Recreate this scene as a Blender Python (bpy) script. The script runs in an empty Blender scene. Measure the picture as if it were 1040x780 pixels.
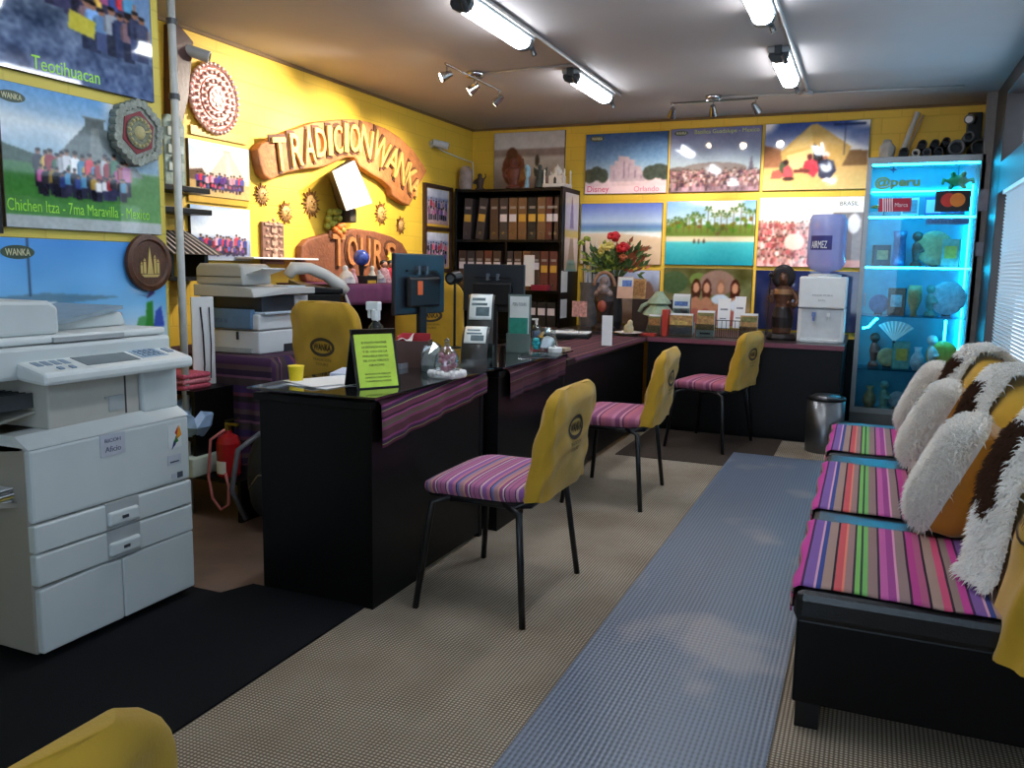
import bpy, bmesh, math, random
import numpy as np
from mathutils import Matrix, Vector
random.seed(4)
C = bpy.context.scene.collection
PI = math.pi
# ---------------------------------------------------------------- room figures (metres)
XL, XN, YN, YB, ZC, XR = -3.55, -2.95, 2.90, 7.30, 2.48, 0.735
EYE = 1.2
FPX, YAW, PITCH, ROLL = 843.7, .40211, .13977, .0168974
def cam_rows():
    f = np.array([-math.sin(YAW)*math.cos(PITCH), math.cos(YAW)*math.cos(PITCH), -math.sin(PITCH)])
    r = np.array([math.cos(YAW), math.sin(YAW), 0.]); u = np.cross(r, f)
    c, s = math.cos(ROLL), math.sin(ROLL)
    return np.array([c*r+s*u, -s*r+c*u, f])
ROWS = cam_rows()
def ray(px, py): return np.array([(px-520)/FPX, -(py-390)/FPX, 1.0]) @ ROWS
def onz(px, py, z):
    d = ray(px, py); t = (z-EYE)/d[2]; return Vector((d[0]*t, d[1]*t, z))
def onx(px, py, x):
    d = ray(px, py); t = x/d[0]; return Vector((x, d[1]*t, EYE+d[2]*t))
def ony(px, py, y):
    d = ray(px, py); t = y/d[1]; return Vector((d[0]*t, y, EYE+d[2]*t))
def lin(c): 
    c = c/255.0
    return c/12.92 if c <= .04045 else ((c+.055)/1.055)**2.4
def L3(rgb): return tuple(lin(v) for v in rgb)
# ---------------------------------------------------------------- materials
MATS = {}
def nodes_of(name):
    m = bpy.data.materials.new(name); m.use_nodes = True
    nt = m.node_tree; b = nt.nodes['Principled BSDF']
    return m, nt, b
def mat(name, rgb, rough=.5, metal=0., var=.08, scale=18., bump=0., bscale=None, spec=.5, emit=None, estr=0., alpha=None, trans=0., coat=0., sheen=0.):
    if name in MATS: return MATS[name]
    m, nt, b = nodes_of(name); N = nt.nodes; K = nt.links
    c = L3(rgb)
    tc = N.new('ShaderNodeTexCoord'); nz = N.new('ShaderNodeTexNoise')
    nz.inputs['Scale'].default_value = scale; nz.inputs['Detail'].default_value = 4
    K.new(tc.outputs['Object'], nz.inputs['Vector'])
    rp = N.new('ShaderNodeValToRGB')
    rp.color_ramp.elements[0].position = .3; rp.color_ramp.elements[1].position = .7
    rp.color_ramp.elements[0].color = tuple(v*(1-var) for v in c)+(1,)
    rp.color_ramp.elements[1].color = tuple(min(1, v*(1+var)) for v in c)+(1,)
    K.new(nz.outputs['Fac'], rp.inputs['Fac']); K.new(rp.outputs['Color'], b.inputs['Base Color'])
    b.inputs['Roughness'].default_value = rough; b.inputs['Metallic'].default_value = metal
    b.inputs['Specular IOR Level'].default_value = spec
    if coat: b.inputs['Coat Weight'].default_value = coat
    if sheen: b.inputs['Sheen Weight'].default_value = sheen
    if trans: b.inputs['Transmission Weight'].default_value = trans
    if alpha is not None: b.inputs['Alpha'].default_value = alpha
    if emit: 
        b.inputs['Emission Color'].default_value = L3(emit)+(1,); b.inputs['Emission Strength'].default_value = estr
    if bump:
        n2 = N.new('ShaderNodeTexNoise'); n2.inputs['Scale'].default_value = bscale or scale*4; n2.inputs['Detail'].default_value = 5
        K.new(tc.outputs['Object'], n2.inputs['Vector'])
        bp = N.new('ShaderNodeBump'); bp.inputs['Strength'].default_value = bump; bp.inputs['Distance'].default_value = .01
        K.new(n2.outputs['Fac'], bp.inputs['Height']); K.new(bp.outputs['Normal'], b.inputs['Normal'])
    MATS[name] = m; return m
def brick_mat(name, rgb, axis, rough=.55):
    m, nt, b = nodes_of(name); N = nt.nodes; K = nt.links
    tc = N.new('ShaderNodeTexCoord'); sx = N.new('ShaderNodeSeparateXYZ'); cx = N.new('ShaderNodeCombineXYZ')
    K.new(tc.outputs['Object'], sx.inputs[0]); K.new(sx.outputs[axis], cx.inputs[0]); K.new(sx.outputs['Z'], cx.inputs[1])
    br = N.new('ShaderNodeTexBrick'); K.new(cx.outputs[0], br.inputs['Vector'])
    br.inputs['Scale'].default_value = 1; br.inputs['Brick Width'].default_value = .27; br.inputs['Row Height'].default_value = .12
    br.inputs['Mortar Size'].default_value = .005; br.inputs['Mortar Smooth'].default_value = .3
    c = L3(rgb)
    br.inputs['Color1'].default_value = c+(1,); br.inputs['Color2'].default_value = tuple(v*.94 for v in c)+(1,)
    br.inputs['Mortar'].default_value = tuple(v*.88 for v in c)+(1,)
    K.new(br.outputs['Color'], b.inputs['Base Color'])
    nz = N.new('ShaderNodeTexNoise'); nz.inputs['Scale'].default_value = 60; K.new(tc.outputs['Object'], nz.inputs['Vector'])
    ad = N.new('ShaderNodeMath'); ad.operation = 'MULTIPLY_ADD'; ad.inputs[1].default_value = -1; 
    mu = N.new('ShaderNodeMath'); mu.operation = 'MULTIPLY'; mu.inputs[1].default_value = .15
    K.new(nz.outputs['Fac'], mu.inputs[0]); K.new(br.outputs['Fac'], ad.inputs[0]); K.new(mu.outputs[0], ad.inputs[2])
    bp = N.new('ShaderNodeBump'); bp.inputs['Strength'].default_value = .4; bp.inputs['Distance'].default_value = .004
    K.new(ad.outputs[0], bp.inputs['Height']); K.new(bp.outputs['Normal'], b.inputs['Normal'])
    b.inputs['Roughness'].default_value = rough
    return m
def vcol_mat(name, rough=.5, spec=.5, coat=0.):
    if name in MATS: return MATS[name]
    m, nt, b = nodes_of(name); a = nt.nodes.new('ShaderNodeVertexColor'); a.layer_name = 'Col'
    nt.links.new(a.outputs['Color'], b.inputs['Base Color'])
    b.inputs['Roughness'].default_value = rough; b.inputs['Specular IOR Level'].default_value = spec
    if coat: b.inputs['Coat Weight'].default_value = coat; b.inputs['Coat Roughness'].default_value = .05
    MATS[name] = m; return m
def stripe_mat(name, cols, period, comp='Y', rough=.85):
    """woven stripes running across one UV direction"""
    if name in MATS: return MATS[name]
    m, nt, b = nodes_of(name); N = nt.nodes; K = nt.links
    uv = N.new('ShaderNodeUVMap'); uv.uv_map = 'UVMap'; s = N.new('ShaderNodeSeparateXYZ'); K.new(uv.outputs[0], s.inputs[0])
    mu = N.new('ShaderNodeMath'); mu.operation = 'MULTIPLY'; mu.inputs[1].default_value = 1/period
    fr = N.new('ShaderNodeMath'); fr.operation = 'FRACT'; K.new(s.outputs[comp], mu.inputs[0]); K.new(mu.outputs[0], fr.inputs[0])
    rp = N.new('ShaderNodeValToRGB'); rp.color_ramp.interpolation = 'CONSTANT'
    tot = sum(w for _, w in cols); p = 0
    for i, (c, w) in enumerate(cols):
        e = rp.color_ramp.elements[i] if i < 2 else rp.color_ramp.elements.new(min(.999, p/tot))
        e.position = min(.999, p/tot); e.color = L3(c)+(1,); p += w
    K.new(fr.outputs[0], rp.inputs['Fac']); K.new(rp.outputs['Color'], b.inputs['Base Color'])
    nz = N.new('ShaderNodeTexNoise'); nz.inputs['Scale'].default_value = 350
    tc = N.new('ShaderNodeTexCoord'); K.new(tc.outputs['Object'], nz.inputs['Vector'])
    bp = N.new('ShaderNodeBump'); bp.inputs['Strength'].default_value = .4; bp.inputs['Distance'].default_value = .003
    K.new(nz.outputs['Fac'], bp.inputs['Height']); K.new(bp.outputs['Normal'], b.inputs['Normal'])
    b.inputs['Roughness'].default_value = rough; b.inputs['Specular IOR Level'].default_value = .2
    MATS[name] = m; return m
def glass_mat(name, tint, face=.05, edge=.5, rough=.02):
    m = bpy.data.materials.new(name); m.use_nodes = True; nt = m.node_tree; N = nt.nodes; K = nt.links; N.remove(N['Principled BSDF'])
    t = N.new('ShaderNodeBsdfTransparent'); t.inputs[0].default_value = L3(tint)+(1,); g = N.new('ShaderNodeBsdfGlossy'); g.inputs['Roughness'].default_value = rough
    lw = N.new('ShaderNodeLayerWeight'); lw.inputs[0].default_value = .25; mr = N.new('ShaderNodeMapRange'); mr.inputs[3].default_value = face; mr.inputs[4].default_value = edge
    K.new(lw.outputs['Fresnel'], mr.inputs[0]); x = N.new('ShaderNodeMixShader'); K.new(mr.outputs[0], x.inputs[0]); K.new(t.outputs[0], x.inputs[1]); K.new(g.outputs[0], x.inputs[2])
    K.new(x.outputs[0], N['Material Output'].inputs[0]); MATS[name] = m; return m
# ---------------------------------------------------------------- mesh builder
class MB:
    def __init__(s): s.v = []; s.f = []; s.c = None; s.uv = None
    def add(s, vs, fs):
        n = len(s.v); s.v += [tuple(p) for p in vs]; s.f += [tuple(i+n for i in f) for f in fs]; return s
    def box(s, x0, x1, y0, y1, z0, z1):
        return s.add([(x, y, z) for x in (x0, x1) for y in (y0, y1) for z in (z0, z1)],
            [(0,1,3,2),(4,6,7,5),(0,4,5,1),(2,3,7,6),(0,2,6,4),(1,5,7,3)])
    def cyl(s, p0, p1, r0, r1=None, n=16):
        r1 = r0 if r1 is None else r1
        p0, p1 = Vector(p0), Vector(p1); d = (p1-p0).normalized()
        a = d.orthogonal().normalized(); b = d.cross(a)
        vs = []
        for p, r in ((p0, r0), (p1, r1)):
            for i in range(n): t = 2*PI*i/n; vs.append(p+a*(r*math.cos(t))+b*(r*math.sin(t)))
        fs = [(i, (i+1) % n, n+(i+1) % n, n+i) for i in range(n)]+[tuple(range(n-1, -1, -1)), tuple(range(n, 2*n))]
        return s.add(vs, fs)
    def tube(s, pts, r, n=8, closed=False):
        pts = [Vector(p) for p in pts]; m = len(pts); vs = []; prev = None
        rs = r if isinstance(r, (list, tuple)) else [r]*m
        for k in range(m):
            if closed: d = pts[(k+1) % m]-pts[k-1]
            else: d = pts[min(k+1, m-1)]-pts[max(k-1, 0)]
            d.normalize()
            a = d.orthogonal().normalized() if prev is None else (prev-d*prev.dot(d)).normalized()
            prev = a; b = d.cross(a)
            for i in range(n): t = 2*PI*i/n; vs.append(pts[k]+a*(rs[k]*math.cos(t))+b*(rs[k]*math.sin(t)))
        fs = []
        for k in range(m if closed else m-1):
            q = (k+1) % m
            for i in range(n): fs.append((k*n+i, k*n+(i+1) % n, q*n+(i+1) % n, q*n+i))
        if not closed: fs += [tuple(range(n-1, -1, -1)), tuple(range((m-1)*n, m*n))]
        return s.add(vs, fs)
    def lathe(s, prof, n=24, cx=0., cy=0., sx=1., sy=1.):
        vs = []; m = len(prof)
        for r, z in prof:
            for i in range(n): t = 2*PI*i/n; vs.append((cx+sx*r*math.cos(t), cy+sy*r*math.sin(t), z))
        fs = [(k*n+i, k*n+(i+1) % n, (k+1)*n+(i+1) % n, (k+1)*n+i) for k in range(m-1) for i in range(n)]
        fs += [tuple(range(n-1, -1, -1)), tuple(range((m-1)*n, m*n))]
        return s.add(vs, fs)
    def ball(s, c, r, n=12, sc=(1, 1, 1)):
        prof = [(max(.0005, r*math.sin(PI*k/n)), -r*math.cos(PI*k/n)) for k in range(n+1)]
        t = MB().lathe(prof, n+4)
        return s.add([(c[0]+x*sc[0], c[1]+y*sc[1], c[2]+z*sc[2]) for x, y, z in t.v], t.f)
    def prism(s, poly, y0, y1):
        """outline in the x-z plane, front face at y0"""
        n = len(poly); vs = [(x, y0, z) for x, z in poly]+[(x, y1, z) for x, z in poly]
        fs = [tuple(range(n)), tuple(range(2*n-1, n-1, -1))]+[(i, n+i, n+(i+1) % n, (i+1) % n) for i in range(n)]
        return s.add(vs, fs)
    def grid(s, nu, nv, fn, uv=None, closed=False):
        n0 = len(s.v); a = len(s.f)
        vs = [fn(i/nu, j/nv) for j in range(nv+1) for i in range(nu+1)]
        fs = [(j*(nu+1)+i, j*(nu+1)+i+1, (j+1)*(nu+1)+i+1, (j+1)*(nu+1)+i) for j in range(nv) for i in range(nu)]
        s.add(vs, fs)
        if uv: s.uv = [uv(i/nu, j/nv) for j in range(nv+1) for i in range(nu+1)]
        return s
    def tf(s, M, start=0):
        for i in range(start, len(s.v)): s.v[i] = tuple(M @ Vector(s.v[i]))
        return s
    def map(s, fn, start=0):
        for i in range(start, len(s.v)): s.v[i] = tuple(fn(*s.v[i]))
        return s
    def join(s, o): return s.add(o.v, o.f)
    def rot(s, ax, deg, about=(0, 0, 0), start=0):
        T = Matrix.Translation(about); return s.tf(T @ Matrix.Rotation(math.radians(deg), 4, ax) @ T.inverted(), start)
    def move(s, x, y, z, start=0): return s.tf(Matrix.Translation((x, y, z)), start)
def mesh_of(name, mb, m, smooth=False, recalc=True):
    me = bpy.data.meshes.new(name); me.from_pydata(mb.v, [], mb.f)
    if recalc:
        bm = bmesh.new(); bm.from_mesh(me); bmesh.ops.recalc_face_normals(bm, faces=bm.faces); bm.to_mesh(me); bm.free()
    if mb.c is not None:
        at = me.color_attributes.new('Col', 'FLOAT_COLOR', 'POINT')
        arr = np.ones((len(me.vertices), 4), np.float32); arr[:, :3] = np.asarray(mb.c, np.float32).reshape(-1, 3)
        at.data.foreach_set('color', arr.ravel())
    if mb.uv is not None:
        ul = me.uv_layers.new(name='UVMap')
        for l in me.loops: ul.data[l.index].uv = mb.uv[l.vertex_index]
    if m: me.materials.append(m)
    if smooth:
        for p in me.polygons: p.use_smooth = True
    me.update(); return me
def obj(name, mb, m, parent=None, label=None, smooth=False, bevel=0., sub=0, solid=0., remesh=0., recalc=True, auto=False):
    o = bpy.data.objects.new(name, mesh_of(name, mb, m, smooth or auto, recalc)); C.objects.link(o)
    if parent is not None: o.parent = parent
    if label: o['label'] = label
    if remesh:
        md = o.modifiers.new('r', 'REMESH'); md.mode = 'VOXEL'; md.voxel_size = remesh; md.use_smooth_shade = True
        sm = o.modifiers.new('s', 'SMOOTH'); sm.factor = .5; sm.iterations = 4
    if solid:
        md = o.modifiers.new('so', 'SOLIDIFY'); md.thickness = solid; md.offset = 0
    if bevel:
        md = o.modifiers.new('b', 'BEVEL'); md.width = bevel; md.segments = 2; md.limit_method = 'ANGLE'; md.angle_limit = math.radians(40)
    if sub:
        md = o.modifiers.new('ss', 'SUBSURF'); md.levels = sub; md.render_levels = sub
    return o
def thing(name, label, cat, loc=(0, 0, 0), rz=0., group=None, rx=0., ry=0.):
    o = bpy.data.objects.new(name, None); C.objects.link(o); o.empty_display_size = .05
    o.location = loc; o.rotation_euler = (math.radians(rx), math.radians(ry), math.radians(rz))
    o['label'] = label; o['category'] = cat
    if group: o['group'] = group
    return o
def single(name, label, cat, mb, m, loc=(0, 0, 0), rz=0., group=None, rx=0., ry=0., **k):
    o = obj(name, mb, m, **k); o.location = loc; o.rotation_euler = (math.radians(rx), math.radians(ry), math.radians(rz))
    o['label'] = label; o['category'] = cat
    if group: o['group'] = group
    return o
def struct(name, mb, m, **k):
    o = obj(name, mb, m, **k); o['kind'] = 'structure'; return o
def dup(root, loc, rz, label, group=None):
    r = root.copy(); C.objects.link(r); r.location = loc; r.rotation_euler = (r.rotation_euler[0], r.rotation_euler[1], math.radians(rz)); r['label'] = label
    if group: r['group'] = group
    for ch in list(root.children):
        c = ch.copy(); C.objects.link(c); c.parent = r
        for g in list(ch.children):
            d = g.copy(); C.objects.link(d); d.parent = c
    return r
_fc = {}
def text(body, cx, cz, w=None, h=None, y=0., depth=.001, fat=0., shear=0.):
    """raised lettering facing local -y, fitted to width w and/or height h"""
    cu = bpy.data.curves.new('t', 'FONT'); cu.body = body; cu.extrude = .01; cu.offset = fat; cu.shear = shear; cu.resolution_u = 3
    cu.align_x = 'CENTER'; cu.align_y = 'CENTER'
    o = bpy.data.objects.new('t', cu); C.objects.link(o); bpy.context.view_layer.update()
    me = o.evaluated_get(bpy.context.evaluated_depsgraph_get()).to_mesh()
    vs = np.array([v.co[:] for v in me.vertices]); fs = [tuple(p.vertices) for p in me.polygons]
    bpy.data.objects.remove(o); bpy.data.curves.remove(cu)
    mn, mx = vs.min(0), vs.max(0); W, H = mx[0]-mn[0], mx[1]-mn[1]
    sx = w/W if w else h/H; sz = h/H if h else sx
    out = [(cx+(v[0]-(mn[0]+mx[0])/2)*sx, y-depth*(v[2]/.02+.5), cz+(v[1]-(mn[1]+mx[1])/2)*sz) for v in vs]
    return MB().add(out, fs)
def lines_of(words, cx, ztop, w, lh, rows, y=0.): 
    m = MB()
    for i, t in enumerate(words): m.join(text(t, cx, ztop-i*rows, w=None if len(t) < 6 else w*min(1, len(t)/18+.2), h=lh, y=y, depth=.0006))
    return m
# ---------------------------------------------------------------- printed pictures
class Pic:
    def __init__(s, n=120, m=90, seed=1):
        s.blur = 2; s.n, s.m = n, m; s.rng = np.random.RandomState(seed)
        s.U, s.V = np.meshgrid(np.linspace(0, 1, n), np.linspace(0, 1, m)); s.a = np.zeros((m, n, 3))
    def grad(s, stops):
        p = [q[0] for q in stops]
        for k in range(3): s.a[..., k] = np.interp(s.V, p, [q[1][k] for q in stops])
        return s
    def put(s, mask, c, al=1.): s.a[mask] = s.a[mask]*(1-al)+np.array(c)*al; return s
    def ell(s, cu, cv, ru, rv, c, al=1.): return s.put(((s.U-cu)/ru)**2+((s.V-cv)/rv)**2 < 1, c, al)
    def rect(s, u0, u1, v0, v1, c, al=1.): return s.put((s.U >= u0) & (s.U <= u1) & (s.V >= v0) & (s.V <= v1), c, al)
    def poly(s, pts, c, al=1.):
        ins = np.zeros(s.U.shape, bool); n = len(pts)
        for i in range(n):
            (x0, y0), (x1, y1) = pts[i], pts[(i+1) % n]
            if y0 == y1: continue
            cond = ((y0 > s.V) != (y1 > s.V)) & (s.U < (x1-x0)*(s.V-y0)/(y1-y0)+x0); ins ^= cond
        return s.put(ins, c, al)
    def noise(s, k, amp, region=None):
        g = s.rng.rand(k+2, int(k*1.4)+2); y = s.V*(k); x = s.U*(int(k*1.4)); y0 = y.astype(int); x0 = x.astype(int); fy = y-y0; fx = x-x0
        v = (g[y0, x0]*(1-fx)+g[y0, x0+1]*fx)*(1-fy)+(g[y0+1, x0]*(1-fx)+g[y0+1, x0+1]*fx)*fy
        d = ((v-.5)*2*amp)[..., None]
        if region is not None: d = d*region[..., None]
        s.a = np.clip(s.a+d, 0, 255); return s
    def clouds(s, v0, c=(240, 242, 245), th=.5, k=5):
        g = s.rng.rand(k+2, k+2); y = s.V*k; x = s.U*k; y0 = y.astype(int); x0 = x.astype(int); fy = y-y0; fx = x-x0
        v = (g[y0, x0]*(1-fx)+g[y0, x0+1]*fx)*(1-fy)+(g[y0+1, x0]*(1-fx)+g[y0+1, x0+1]*fx)*fy
        al = np.clip((v-th)*4, 0, 1)*np.clip((s.V-v0)*8, 0, 1)
        s.a = s.a*(1-al[..., None])+np.array(c)*al[..., None]; return s
    def crowd(s, u0, u1, v0, h, n, pal, legs=(40, 40, 60), jit=.02):
        for i in range(n):
            u = u0+(u1-u0)*(i+.5)/n+s.rng.uniform(-.01, .01); v = v0+s.rng.uniform(-jit, jit); hh = h*s.rng.uniform(.86, 1.12); w = h*.115
            c = pal[s.rng.randint(len(pal))]
            s.rect(u-w*.8, u+w*.8, v, v+hh*.45, tuple(np.array(legs)*s.rng.uniform(.6, 1.6)))
            k = s.rng.uniform(.75, 1.15); c = tuple(min(255, q*k) for q in c)
            s.rect(u-w*.85, u+w*.85, v+hh*.42, v+hh*.78, c); s.ell(u, v+hh*.76, w*.95, hh*.08, c)
            s.rect(u-w*1.15, u-w*.8, v+hh*.45, v+hh*.74, tuple(q*.75 for q in c)); s.rect(u+w*.8, u+w*1.15, v+hh*.45, v+hh*.74, (150, 110, 90))
            s.ell(u, v+hh*.90, w*.48, hh*.075, (158, 112, 90)); s.ell(u, v+hh*.955, w*.5, hh*.045, (35, 28, 28))
        return s
    def mesh(s, w, h, y=0.):
        """picture surface w x h centred on x, from z=0 up, facing local -y"""
        n, m = s.n, s.m; b = MB()
        for _ in range(s.blur):
            q = np.pad(s.a, ((1, 1), (1, 1), (0, 0)), 'edge'); s.a = (q[1:-1, 1:-1]*2+q[:-2, 1:-1]+q[2:, 1:-1]+q[1:-1, :-2]+q[1:-1, 2:])/6
        b.v = [((float(s.U[j, i])-.5)*w, y, float(s.V[j, i])*h) for j in range(m) for i in range(n)]
        b.f = [(j*n+i, j*n+i+1, (j+1)*n+i+1, (j+1)*n+i) for j in range(m-1) for i in range(n-1)]
        c = np.clip(s.a, 0, 255)/255.; b.c = np.where(c <= .04045, c/12.92, ((c+.055)/1.055)**2.4).reshape(-1, 3)
        return b
MULTI = [(200, 60, 70), (60, 80, 150), (230, 230, 235), (50, 50, 60), (90, 150, 190), (180, 90, 140), (210, 170, 80), (70, 110, 80)]
PINKS = [(210, 90, 120), (70, 90, 170), (200, 60, 80), (90, 60, 130), (220, 160, 180), (60, 60, 90)]
def oval_logo(parent, cx, cz, w, y):
    m = MB(); m.prism([(cx+w/2*math.cos(t*PI/12), cz+w*.19*math.sin(t*PI/12)) for t in range(24)], y-.0012, y-.0004)
    o = obj('logo', m, mat('logo_green', (60, 76, 58), .4), parent)
    obj('lettering', text('WANKA', cx, cz, w=w*.72, h=w*.19, y=y-.0014, depth=.0012), mat('logo_cream', (215, 210, 170), .4), o)
def poster(name, label, pic, w, h, loc, rz, frame=None, logo=None, cat='poster', rough=.05, thick=.018):
    t = thing(name, label, cat, loc, rz)
    if frame:
        obj('backing', MB().box(-w/2, w/2, -.004, 0, 0, h), mat('poster_board', (70, 60, 55), .5), t)
        f = MB(); b = .018
        f.box(-w/2-b, -w/2, -.02, 0, -b, h+b).box(w/2, w/2+b, -.02, 0, -b, h+b).box(-w/2, w/2, -.02, 0, -b, 0).box(-w/2, w/2, -.02, 0, h, h+b)
        obj('frame', f, frame, t); yy = -.006
    else:
        obj('backing', MB().box(-w/2, w/2, -thick, 0, 0, h), mat('poster_board', (70, 60, 55), .5), t, bevel=.002); yy = -thick-.0012
    obj('picture', pic.mesh(w*.992, h*.992, yy), vcol_mat('print_gloss', rough, .5, .3), t, recalc=False).location.z = h*.004
    if logo: oval_logo(t, logo[0]*w, logo[1]*h, logo[2]*w, yy-.0004)
    return t, yy
# ================================================================ palette
YEL = mat('yellow_cloth', (194, 150, 40), .75, var=.1, scale=9, bump=.15, bscale=260, spec=.25, sheen=.2)
YELP = mat('cover_print', (62, 48, 28), .7)
BLK = mat('black_metal', (20, 20, 22), .35, var=.1)
BLKW = mat('black_laminate', (10, 9, 10), .4, var=.15, scale=30, spec=.22)
BLKP = mat('black_plastic', (17, 17, 19), .4, var=.1, spec=.4)
WHT = mat('white_plastic', (222, 224, 224), .4, var=.03)
WPAP = mat('white_paper', (232, 232, 232), .7, var=.02)
GRY = mat('grey_metal', (150, 152, 154), .35, metal=.6, var=.05)
STEEL = mat('steel', (170, 170, 172), .25, metal=1., var=.05)
LBEI = mat('copier_shell', (200, 206, 205), .45, var=.03, scale=6)
LBE2 = mat('copier_side_shaded', (158, 150, 138), .5, var=.04, scale=6)  # darker, browner than the shell: the side's shading is put into its colour
DGRY = mat('dark_grey_plastic', (62, 66, 70), .4)
BRN = mat('carved_wood', (150, 92, 46), .6, var=.22, scale=22, bump=.4, bscale=70)
DBRN = mat('dark_wood', (52, 30, 22), .5, var=.25, scale=20, bump=.2)
GLASS = glass_mat('clear_glass', (236, 248, 250), .012, .3)
ACRY = glass_mat('clear_acrylic', (214, 222, 222), .12, .7, .12)
STR = stripe_mat('aguayo_stripes', [((178, 92, 128), 3), ((44, 32, 44), 1), ((168, 138, 128), 4), ((206, 84, 120), 3), ((60, 44, 56), 1), ((150, 126, 120), 3), ((196, 70, 150), 3), ((70, 40, 80), 1), ((128, 92, 160), 4), ((214, 160, 186), 1), ((60, 74, 140), 2), ((166, 136, 126), 4), ((44, 32, 44), 1), ((206, 88, 92), 3), ((226, 130, 110), 1), ((160, 124, 120), 3), ((60, 50, 60), 1), ((126, 186, 96), 2), ((50, 70, 56), 1), ((120, 180, 100), 2), ((150, 120, 116), 4), ((60, 40, 60), 1), ((196, 96, 160), 3), ((160, 70, 140), 3), ((216, 150, 180), 1), ((150, 124, 122), 4), ((60, 36, 56), 1), ((186, 66, 140), 3)], .40, 'Y')
STRD = stripe_mat('dark_textile', [((92, 54, 62), 8), ((60, 40, 56), 3), ((84, 50, 64), 4), ((46, 30, 36), 3), ((106, 64, 66), 6), ((140, 96, 106), 1), ((64, 36, 46), 5), ((92, 50, 66), 5), ((110, 96, 76), 1), ((78, 44, 46), 5)], .15, 'Y')
STRM = stripe_mat('bright_textile_edge', [((92, 54, 62), 7), ((140, 66, 116), 2), ((74, 48, 76), 3), ((150, 150, 100), 1), ((116, 60, 84), 5), ((60, 40, 50), 2), ((160, 80, 130), 2), ((110, 84, 80), 4), ((92, 108, 76), 1), ((134, 70, 100), 3)], .115, 'Y')
STRS = stripe_mat('seat_stripes', [((178, 106, 144), 4), ((90, 64, 104), 1), ((214, 172, 182), 2), ((150, 96, 158), 4), ((196, 120, 144), 3), ((62, 48, 66), 1), ((112, 116, 176), 2), ((176, 130, 138), 4), ((206, 156, 130), 1.5), ((150, 80, 128), 3), ((220, 196, 200), 1.2), ((70, 50, 76), 1), ((180, 110, 150), 3), ((140, 80, 120), 1)], .13, 'Y')
STRP = stripe_mat('pink_seat_stripes', [((170, 98, 126), 5), ((186, 120, 144), 3), ((138, 78, 112), 4), ((196, 136, 152), 2), ((122, 66, 100), 1.5), ((182, 104, 122), 4)], .12, 'Y')
FURM = vcol_mat('fur', .9, .15); _n = FURM.node_tree; _t = _n.nodes.new('ShaderNodeBsdfTranslucent'); _x = _n.nodes.new('ShaderNodeMixShader'); _x.inputs[0].default_value = .4
_n.links.new(_n.nodes['Color Attribute'].outputs['Color'] if 'Color Attribute' in _n.nodes else [q for q in _n.nodes if q.bl_idname == 'ShaderNodeVertexColor'][0].outputs['Color'], _t.inputs[0])
_n.links.new(_n.nodes['Principled BSDF'].outputs[0], _x.inputs[1]); _n.links.new(_t.outputs[0], _x.inputs[2]); _n.links.new(_x.outputs[0], _n.nodes['Material Output'].inputs[0])
# ================================================================ setting
def carpet_mat():
    m, nt, b = nodes_of('beige_carpet'); N = nt.nodes; K = nt.links
    tc = N.new('ShaderNodeTexCoord'); w = N.new('ShaderNodeTexWave'); w.bands_direction = 'X'; w.inputs['Scale'].default_value = 28; w.inputs['Distortion'].default_value = .6; w.inputs['Detail Scale'].default_value = 30
    w2 = N.new('ShaderNodeTexWave'); w2.bands_direction = 'Y'; w2.inputs['Scale'].default_value = 28; w2.inputs['Distortion'].default_value = .6; w2.inputs['Detail Scale'].default_value = 30
    nz = N.new('ShaderNodeTexNoise'); nz.inputs['Scale'].default_value = 2.2; nz.inputs['Detail'].default_value = 6
    for q in (w, w2, nz): K.new(tc.outputs['Object'], q.inputs['Vector'])
    mu = N.new('ShaderNodeMath'); mu.operation = 'MULTIPLY'; K.new(w.outputs['Fac'], mu.inputs[0]); K.new(w2.outputs['Fac'], mu.inputs[1])
    rp = N.new('ShaderNodeValToRGB'); rp.color_ramp.elements[0].color = L3((122, 108, 93))+(1,); rp.color_ramp.elements[1].color = L3((214, 198, 177))+(1,)
    rp.color_ramp.elements[1].position = .7
    K.new(mu.outputs[0], rp.inputs['Fac'])
    r2 = N.new('ShaderNodeValToRGB'); r2.color_ramp.elements[0].position = .35; r2.color_ramp.elements[1].position = .65
    r2.color_ramp.elements[0].color = (.74, .70, .66, 1); r2.color_ramp.elements[1].color = (1, 1, 1, 1); K.new(nz.outputs['Fac'], r2.inputs['Fac'])
    mx = N.new('ShaderNodeMixRGB'); mx.blend_type = 'MULTIPLY'; mx.inputs[0].default_value = 1; K.new(rp.outputs[0], mx.inputs[1]); K.new(r2.outputs[0], mx.inputs[2])
    K.new(mx.outputs[0], b.inputs['Base Color']); b.inputs['Roughness'].default_value = .95; b.inputs['Specular IOR Level'].default_value = .1
    bp = N.new('ShaderNodeBump'); bp.inputs['Strength'].default_value = .5; bp.inputs['Distance'].default_value = .004; K.new(mu.outputs[0], bp.inputs['Height']); K.new(bp.outputs[0], b.inputs['Normal'])
    return m
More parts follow.
